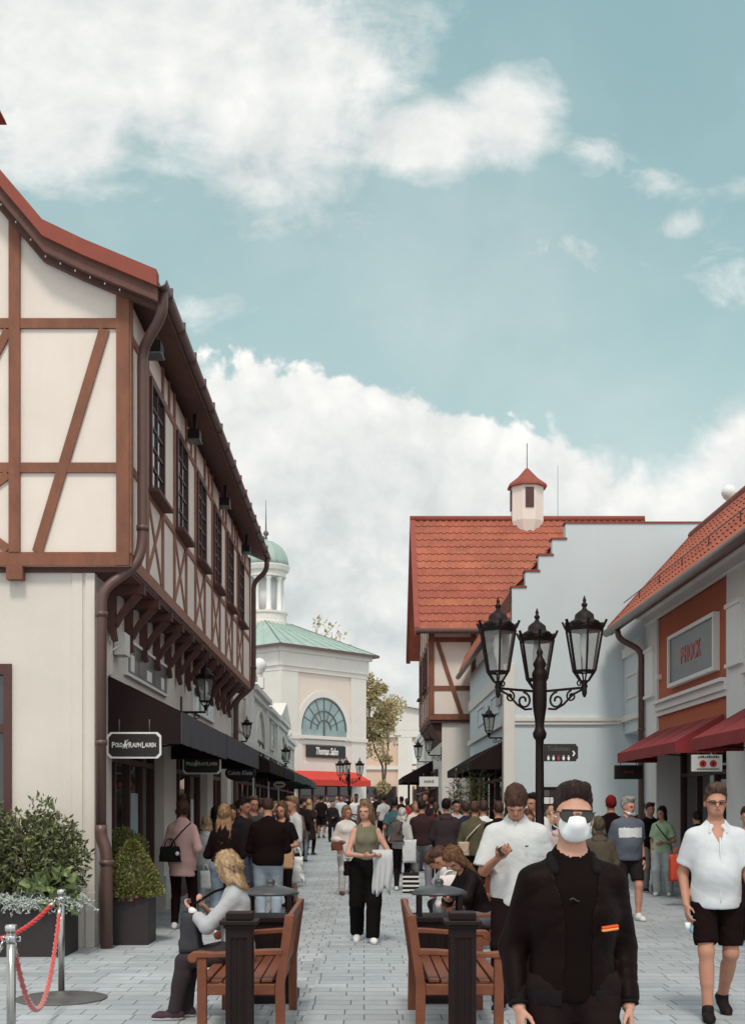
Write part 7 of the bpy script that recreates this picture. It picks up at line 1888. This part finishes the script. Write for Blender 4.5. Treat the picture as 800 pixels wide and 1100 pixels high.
# ---------------- centre, farther
p = person(PX(372, 22.6), 22.6, 16, 'blonde woman in white blouse and pale trousers behind the walking woman', H=1.67, sex='f', head=(24,4,0), arms=('hang','bag'), top=('blouse', (214,208,202)), bottom=('trousers', (196,194,192)), hair=('half', (138,108,84)), shoes=((96,66,52), False))
bag('shoulder_bag', 'brown leather shoulder bag at the side of the blonde woman in white', (PX(362, 22.3), 22.25, 1.0), .21, .15, .1, (112, 70, 56), .0, 10, 'leather')
FAR = [(345, 50, 178, 'man in black T-shirt and black shorts walking away in the distance', 1.78, 'm', ('tee', (32,28,32)), ('shorts', (36,32,36)), ('short', H_DK)),
 (357, 46, 5, 'man in dark jacket holding a small white bag in the distance', 1.60, 'm', ('jacket', (44,38,42)), ('trousers', (38,34,38)), ('short', H_DK)),
 (366.5, 50, 4, 'man in white T-shirt with dark straps in the distance', 1.80, 'm', ('tee', (206,214,222)), ('shorts', (44,44,54)), ('short', H_BR)),
 (382.5, 44, 0, 'tall dark-skinned man in white T-shirt in the distance', 1.86, 'm', ('tee', (220,222,224)), ('trousers', DJEAN), ('fade', H_DK, .008)),
 (388.5, 39, -40, 'woman in light blue top with dark hair behind the walking woman', 1.70, 'f', ('tee', (134,156,176)), ('trousers', (50,50,58)), ('pony', H_DK)),
 (394, 33, 170, 'man with cropped hair right behind the walking woman', 1.74, 'm', ('tee', (80,74,76)), ('trousers', DKB), ('fade', (120,88,72), .006)),
 (337, 56, 10, 'blond person at the back of the left crowd under the scarlet awning', 1.74, 'm', ('tee', (150,140,136)), ('trousers', DJEAN), ('short', H_BL)),
 (341.5, 59, 170, 'person in dark red top far back near the scarlet awning', 1.72, 'm', ('tee', (120,54,52)), ('trousers', DKB), ('short', H_BR)),
 (351, 57, 20, 'person in cream shirt far back near the scarlet awning', 1.72, 'f', ('tee', (210,196,180)), ('trousers', DJEAN), ('bob', H_BR)),
 (362, 60, 0, 'person in grey top at the very back of the crowd', 1.76, 'm', ('tee', GRY), ('trousers', DKB), ('short', H_DK)),
 (373, 57, 180, 'person in black top beside the distant street lamp', 1.78, 'm', ('tee', BLK), ('trousers', DJEAN), ('short', H_BR)),
 (378, 60, 8, 'person in pale pink top beyond the distant street lamp', 1.68, 'f', ('tee', (206,180,176)), ('trousers', DKB), ('bob', H_LB)),
 (404, 56, 175, 'person in dark coat before the far tree', 1.76, 'm', ('jacket', DKB), ('trousers', BLK), ('short', H_DK)),
 (399, 62, 0, 'small distant person in white before the far tree', 1.72, 'm', ('tee', WHT), ('trousers', DJEAN), ('short', H_DK)),
 (412, 44, 184, 'person in black and white striped top in the distance', 1.78, 'm', ('tee', (190,190,192)), ('trousers', DKB), ('short', H_DK)),
 (419, 41, 176, 'child in faded red top in the distance', 1.36, 'f', ('tee', (158,64,66)), ('trousers', DKB), ('bob', H_DK)),
 (425.5, 47, 170, 'dark-clothed person just right of the child in red', 1.74, 'm', ('jacket', (38,32,36)), ('trousers', DKB), ('short', H_DK)),
 (431, 43, 200, 'dark-clothed person left of the red T-shirt', 1.76, 'm', ('jacket', (34,28,32)), ('trousers', DKB), ('short', H_DK)),
 (437.5, 36, 165, 'woman in bright red T-shirt before the far dark awning', 1.74, 'f', ('tee', (176,42,44)), ('trousers', DJEAN), ('pony', H_BR)),
 (443, 33, 190, 'short person in dark red top beside the bright red T-shirt', 1.60, 'm', ('tee', (140,48,50)), ('trousers', DKB), ('short', H_BR)),
 (457, 34, -30, 'tall man in black jacket by the entrance of the red-roofed house', 1.92, 'm', ('jacket', (36,28,30)), ('trousers', DKB), ('short', H_BR)),
 (464, 31, 178, 'dark-haired person in black left of the grey hooded jacket', 1.78, 'm', ('jacket', (40,32,34)), ('trousers', DKB), ('short', H_DK)),
 (327, 41, 175, 'person in dark top far along the left shop row', 1.76, 'm', ('tee', (48,42,46)), ('trousers', DJEAN), ('short', H_BR)),
 (318, 28, 165, 'woman in brown top half hidden behind the grey hoodie', 1.70, 'f', ('long', (110,86,78)), ('trousers', DKB), ('bob', H_BR)),
 (280, 24, 170, 'man in grey top deep in the left queue', 1.80, 'm', ('tee', (104,98,100)), ('trousers', DJEAN), ('short', H_BR)),
 (296, 27, 20, 'woman in dark top deep in the left queue near the oval sign', 1.72, 'f', ('long', (54,46,50)), ('trousers', DKB), ('bob', H_LB)),
 (232, 21, 160, 'short-haired woman in charcoal top beside the fair-haired child', 1.66, 'f', ('long', (58,52,54)), ('trousers', DKB), ('bob', H_DK)),
 (309, 24, 10, 'man in beige shirt peering over the left queue', 1.82, 'm', ('tee', (176,160,142)), ('trousers', DJEAN), ('short', H_BR)),
 (468, 26.5, 175, 'woman in maroon top between the brown sweater and the grey hooded jacket', 1.70, 'f', ('long', (84,44,48)), ('trousers', DKB), ('pony', H_BR)),
 (490, 25, 10, 'person in pale grey shirt facing the camera behind the grey hooded jacket', 1.76, 'm', ('tee', (170,170,172)), ('trousers', DKB), ('short', H_DK)),
 (500, 23.5, 185, 'person in navy top left of the olive jacket', 1.72, 'm', ('tee', (44,46,62)), ('trousers', DKB), ('short', H_BR)),
 (547, 23, 170, 'person in rust-coloured top by the blue shop window', 1.72, 'f', ('tee', (140,84,62)), ('trousers', DJEAN), ('half', H_BR)),
 (424, 28, 170, 'man in teal shirt beyond the white-haired woman', 1.78, 'm', ('tee', (70,98,104)), ('trousers', DKB), ('short', H_DK)),
 (446, 29, 20, 'woman in cream top beyond the brown sweater', 1.70, 'f', ('tee', (206,196,182)), ('trousers', DJEAN), ('half', H_LB)),
 (256, 26, 175, 'person in burgundy top deep in the left queue by the shop window', 1.74, 'm', ('tee', (96,48,52)), ('trousers', DKB), ('short', H_BR))]
for i, (u, Y, yw, lb, H, sx, tp, bt, hr) in enumerate(FAR):
    person(PX(u, Y), Y, yw, lb, H=H, sex=sx, top=tp, bottom=bt, hair=hr, arms=(('hang','front'), ('front','hang'), ('hang','hang'))[i % 3], skin_rgb=S_DARK if 'dark-skinned' in lb else (S_MID, S_FAIR, S_TAN)[i % 3],
           feet=((.10,-.08,0,8,0),(-.10,.08,.01,-8,8)), stripe=(.0, 9, (60,56,60)) if False else None)

# ---------------- right of the aisle
p = person(PX(431, 23.5), 23.5, 168, 'white-haired woman in light grey top with a patterned backpack seen from behind', H=1.62, sex='f', lean=8, head=(0,14,0), top=('long', (180,178,178)), bottom=('leggings', (34,28,32)), hair=('bob', (186,182,176), .016), shoes=WS, arms=('front','hang'))
c = world_pt(p, p['T']([.05, .20, .42])); bag('backpack', 'patterned grey backpack worn by the white-haired woman', (PX(426, 23.1), 23.22, 1.36), .28, .38, .16, (92, 82, 80), .05, 170, 'knit', .8, None, True, None, .5)
bag('tote_bag', 'white tote bag hanging from the arm of the white-haired woman', (PX(439.5, 23.2), 23.2, 1.02), .26, .44, .08, (206, 208, 210), .22, 0)
person(PX(453, 23.6), 23.6, 176, 'man in dark brown sweater and grey jeans seen from behind', H=1.76, head=(0,16,0), top=('long', (58,42,42)), bottom=('trousers', (122,122,128), 'denim'), hair=('short', H_DK), arms=('front','front'), shoes=WS, fat=1.05, feet=((.14,0,0,10,0),(-.13,.02,0,-10,0)))
bag('striped_bag', 'black and white striped bag standing on the ground by the grey jeans', (PX(441, 23.0), 23.0, .40), .30, .40, .18, (40, 34, 36), .08, 0, 'knit')
sb = [x for x in bpy.data.objects if x.get('label', '').startswith('black and white striped bag')][0]
q = MB()
for i in range(4): q.box(-.155, -.096 + .006*i, .05 + .085*i, .155, -.085 + .010*i, .085 + .085*i)
q.build('white_stripes', SIGN_WHITE, sb, local=True)
person(PX(479, 21.8), 21.8, 178, 'man in dark grey hooded jacket seen from behind', H=1.80, top=('hoodie', (60,50,54)), bottom=('trousers', DKB), hair=('short', (25,14,15)), arms=('front','front'), fat=1.08)
p = person(PX(510, 19.8), 19.8, 168, 'man in olive jacket with a pale shoulder strap seen from behind', H=1.74, head=(0,8,0), top=('jacket', (92,86,68)), bottom=('trousers', (20,16,18)), hair=('short', (84,60,50)), arms=('front','hang'))
strap(p, [-.13, .05, .50], [.19, .05, .08], [[-.04, .165, .40], [.10, .17, .25]], cloth((196,178,158)), 'bag_strap', .012)
bag('shoulder_bag', 'cream canvas bag at the hip of the man in the olive jacket', (PX(498, 19.5), 19.55, 1.08), .17, .22, .08, (186, 166, 146), .0, 5)
person(PX(519, 21.2), 21.2, 185, 'person in white T-shirt just behind the olive jacket', H=1.76, top=('tee', WHT), bottom=('trousers', DJEAN), hair=('short', H_BR))
person(PX(535, 19.0), 19.0, 190, 'man in black T-shirt between the olive jacket and the white T-shirt', H=1.74, top=('tee', (24,18,20)), bottom=('trousers', DKB), hair=('short', (70,48,40)))
# seated on the benches
p = person(1.25, 14.75, -78, 'boy in white T-shirt sitting bent forward on the bench', H=1.60, seat=True, hipz=.53, lean=38, head=(0,22,0), top=('tee', (206,206,206)), bottom=('trousers', (52,46,50)), hair=('bowl', (88,62,48), .016), feet=((.1,-.42,0,6,0),(-.1,-.36,0,-6,0)), arms=(((.08,-.46,.62), (0,0,1), (1,.4,0)), ((-.05,-.46,.62), (0,0,1), (-1,.4,0))))
p = person(1.29, 14.1, -84, 'boy in grey-green T-shirt sitting bent forward in front of the boy in white', H=1.66, seat=True, hipz=.54, lean=34, head=(0,18,0), top=('tee', (146,152,138)), bottom=('trousers', (120,122,128), 'denim'), hair=('short', (84,58,48), .014), feet=((.1,-.44,0,6,0),(-.1,-.38,0,-6,0)), arms=(((.08,-.48,.66), (0,0,1), (1,.4,0)), ((-.05,-.46,.62), (0,0,1), (-1,.4,0))))
bag('plastic_bag', 'white plastic bag with a red print held between the seated boys', (PX(484, 12.9), 12.9, .92), .30, .34, .18, (216, 206, 204), .06, 10, 'cotton', .8, None, True, None, .5)
m = MB(); m.lathe([(.001, 0), (.07, 0), (.07, .004), (.001, .004)], (0,0,0), 18); o = m.build('red_print', cloth((190, 70, 58)), None); o.location = (PX(484, 12.79), 12.785, .76); o.rotation_euler = (R_(90), R_(20), 0); o.scale = (1.0, .7, 1); bg_ = [x for x in bpy.data.objects if x.get('label', '').startswith('white plastic bag with a red print')][0]
bpy.context.view_layer.update(); mw = o.matrix_world.copy(); o.parent = bg_; bpy.context.view_layer.update(); o.matrix_parent_inverse = bg_.matrix_world.inverted(); 
p = person(1.18, 12.05, -72, 'woman with long brown hair in black leather jacket sitting bent over on the bench', H=1.70, sex='f', seat=True, hipz=.54, lean=24, head=(20,26,0), top=('jacket', (26,19,21), 'leather'), bottom=('slim', (100,104,114), 'denim'), hair=('long', (104,74,54), .018), feet=((.1,-.44,0,6,0),(-.1,-.38,0,-6,0)), arms=(((.08,-.36,.80), (0,0,1), (1,.4,0)), ((-.05,-.34,.72), (0,0,1), (-1,.4,0))), shoes=WS)

# ---------------- right side
p = person(PX(674, 17.6), 17.6, 8, 'grey-haired man in slate polo with white chest band, mask under his chin', H=1.80, head=(26,4,0), arms=('hang','hang'), top=('polo', (92,98,110)), stripe=(.27, .405, (206,208,210)), bottom=('shorts', (40,34,36)), hair=('short', H_GR, .012), shoes=WS, skin_rgb=(196,140,120), fat=1.2, belly=1.0, collar=((92,98,110), 'polo'), feet=((.12,-.1,0,8,0),(-.12,.12,.02,-8,12)))
f = Field(.008); Hd, k, RH = p['Hd'], p['k'], p['RH']; f.cap(Hd([-.045, -.06, .607]), Hd([.045, -.06, .607]), .024*k, .024*k, .01); f.cap(Hd([-.045, -.06, .607]), Hd([-.07, -.0, .64]), .012*k, .008*k, .01); f.cap(Hd([.045, -.06, .607]), Hd([.07, -.0, .64]), .012*k, .008*k, .01)
V, Q = f.mesh(); np_obj('face_mask', V, Q, cloth((222, 224, 226)), p['t'])
f = Field(.006); sh, el, w, pn = p['arms'][0]; u = unit(w - el); f.cap(w - u*.03, w - u*.005, .036*k, .034*k, 0); V, Q = f.mesh(); np_obj('watch', V, Q, cloth(BLK), p['t'])
person(PX(656, 19.8), 19.8, 172, 'man in dark red cap and black top with his back turned beside the grey-haired man', H=1.84, top=('tee', BLK), bottom=('trousers', DKB), hair=('beanie', (110,26,32), .014))
p = person(PX(711, 22.4), 22.4, -22, 'girl in pale green T-shirt and light wide jeans by the dark red awning', H=1.66, sex='f', head=(-30,4,0), arms=('front','hang'), top=('tee', (164,190,156)), bottom=('wide', (166,172,174), 'denim'), hair=('bob', H_DK), shoes=WS, feet=((.13,0,0,10,0),(-.08,-.06,0,-8,0)))
strap(p, [-.12, -.03, .50], [.16, -.10, .16], [[-.05, -.145, .42], [.06, -.165, .28]], cloth(BLK), 'bag_strap', .009)
person(PX(698, 23.2), 23.2, 6, 'young man in black T-shirt and grey trousers beside the girl in pale green', H=1.72, head=(10,4,0), top=('tee', (20,16,18)), bottom=('trousers', (120,116,114)), hair=('short', (60,44,38)), shoes=BS)
person(PX(689, 26.5), 26.5, 175, 'dark-haired person half hidden behind the young man in black', H=1.72, top=('tee', (70,50,50)), bottom=('trousers', DKB), hair=('short', H_DK))
person(PX(752, 20.8), 20.8, 182, 'person in black jacket bending behind the man in the white shirt', H=1.60, lean=18, top=('jacket', (24,18,20)), bottom=('trousers', BLK), hair=('short', H_DK), arms=('front','front'))
bag('shopping_bag', 'orange and red shopping bag behind the man in the white shirt', (PX(727, 20.0), 20.0, .86), .26, .44, .14, (196, 78, 56), .12, 10)
person(PX(803, 14.5), 14.5, -10, 'person in grey-blue top at the right edge of the picture', H=1.66, top=('tee', (134,142,152)), bottom=('trousers', DKB), hair=('short', H_BR), arms=('hang','hang'))
person(PX(573, 18.0), 18.0, -35, 'dark-haired man in white shirt left of the street lamp', H=1.86, head=(-10,6,0), top=('shirt', (206,204,204)), bottom=('trousers', DKB), hair=('short', H_DK), arms=('front','hang'))
person(PX(567, 16.2), 16.2, 20, 'woman with brown hair just behind the white T-shirt', H=1.62, sex='f', top=('long', (70,54,52)), bottom=('trousers', DKB), hair=('long', (110,72,56)), arms=('front','hang'))
person(PX(592, 22.4), 22.4, 185, 'blonde woman in pale blue top behind the street lamp', H=1.66, sex='f', top=('tee', (160,176,188)), bottom=('trousers', DJEAN), hair=('half', (186,150,116)), arms=('front','hang'))
person(PX(600, 17.2), 17.2, 175, 'person in dusty pink jacket between the lamp post and the masked man', H=1.58, sex='f', top=('hoodie', (196,176,174)), bottom=('trousers', DKB), hair=('bob', H_BR), arms=('front','front'))
person(PX(644, 15.6), 15.6, 178, 'stooping person in olive-brown coat right behind the masked man', H=1.52, lean=10, top=('hoodie', (84,76,64)), bottom=('trousers', DKB), hair=('bob', (84,74,62), .02), arms=('front','front'))
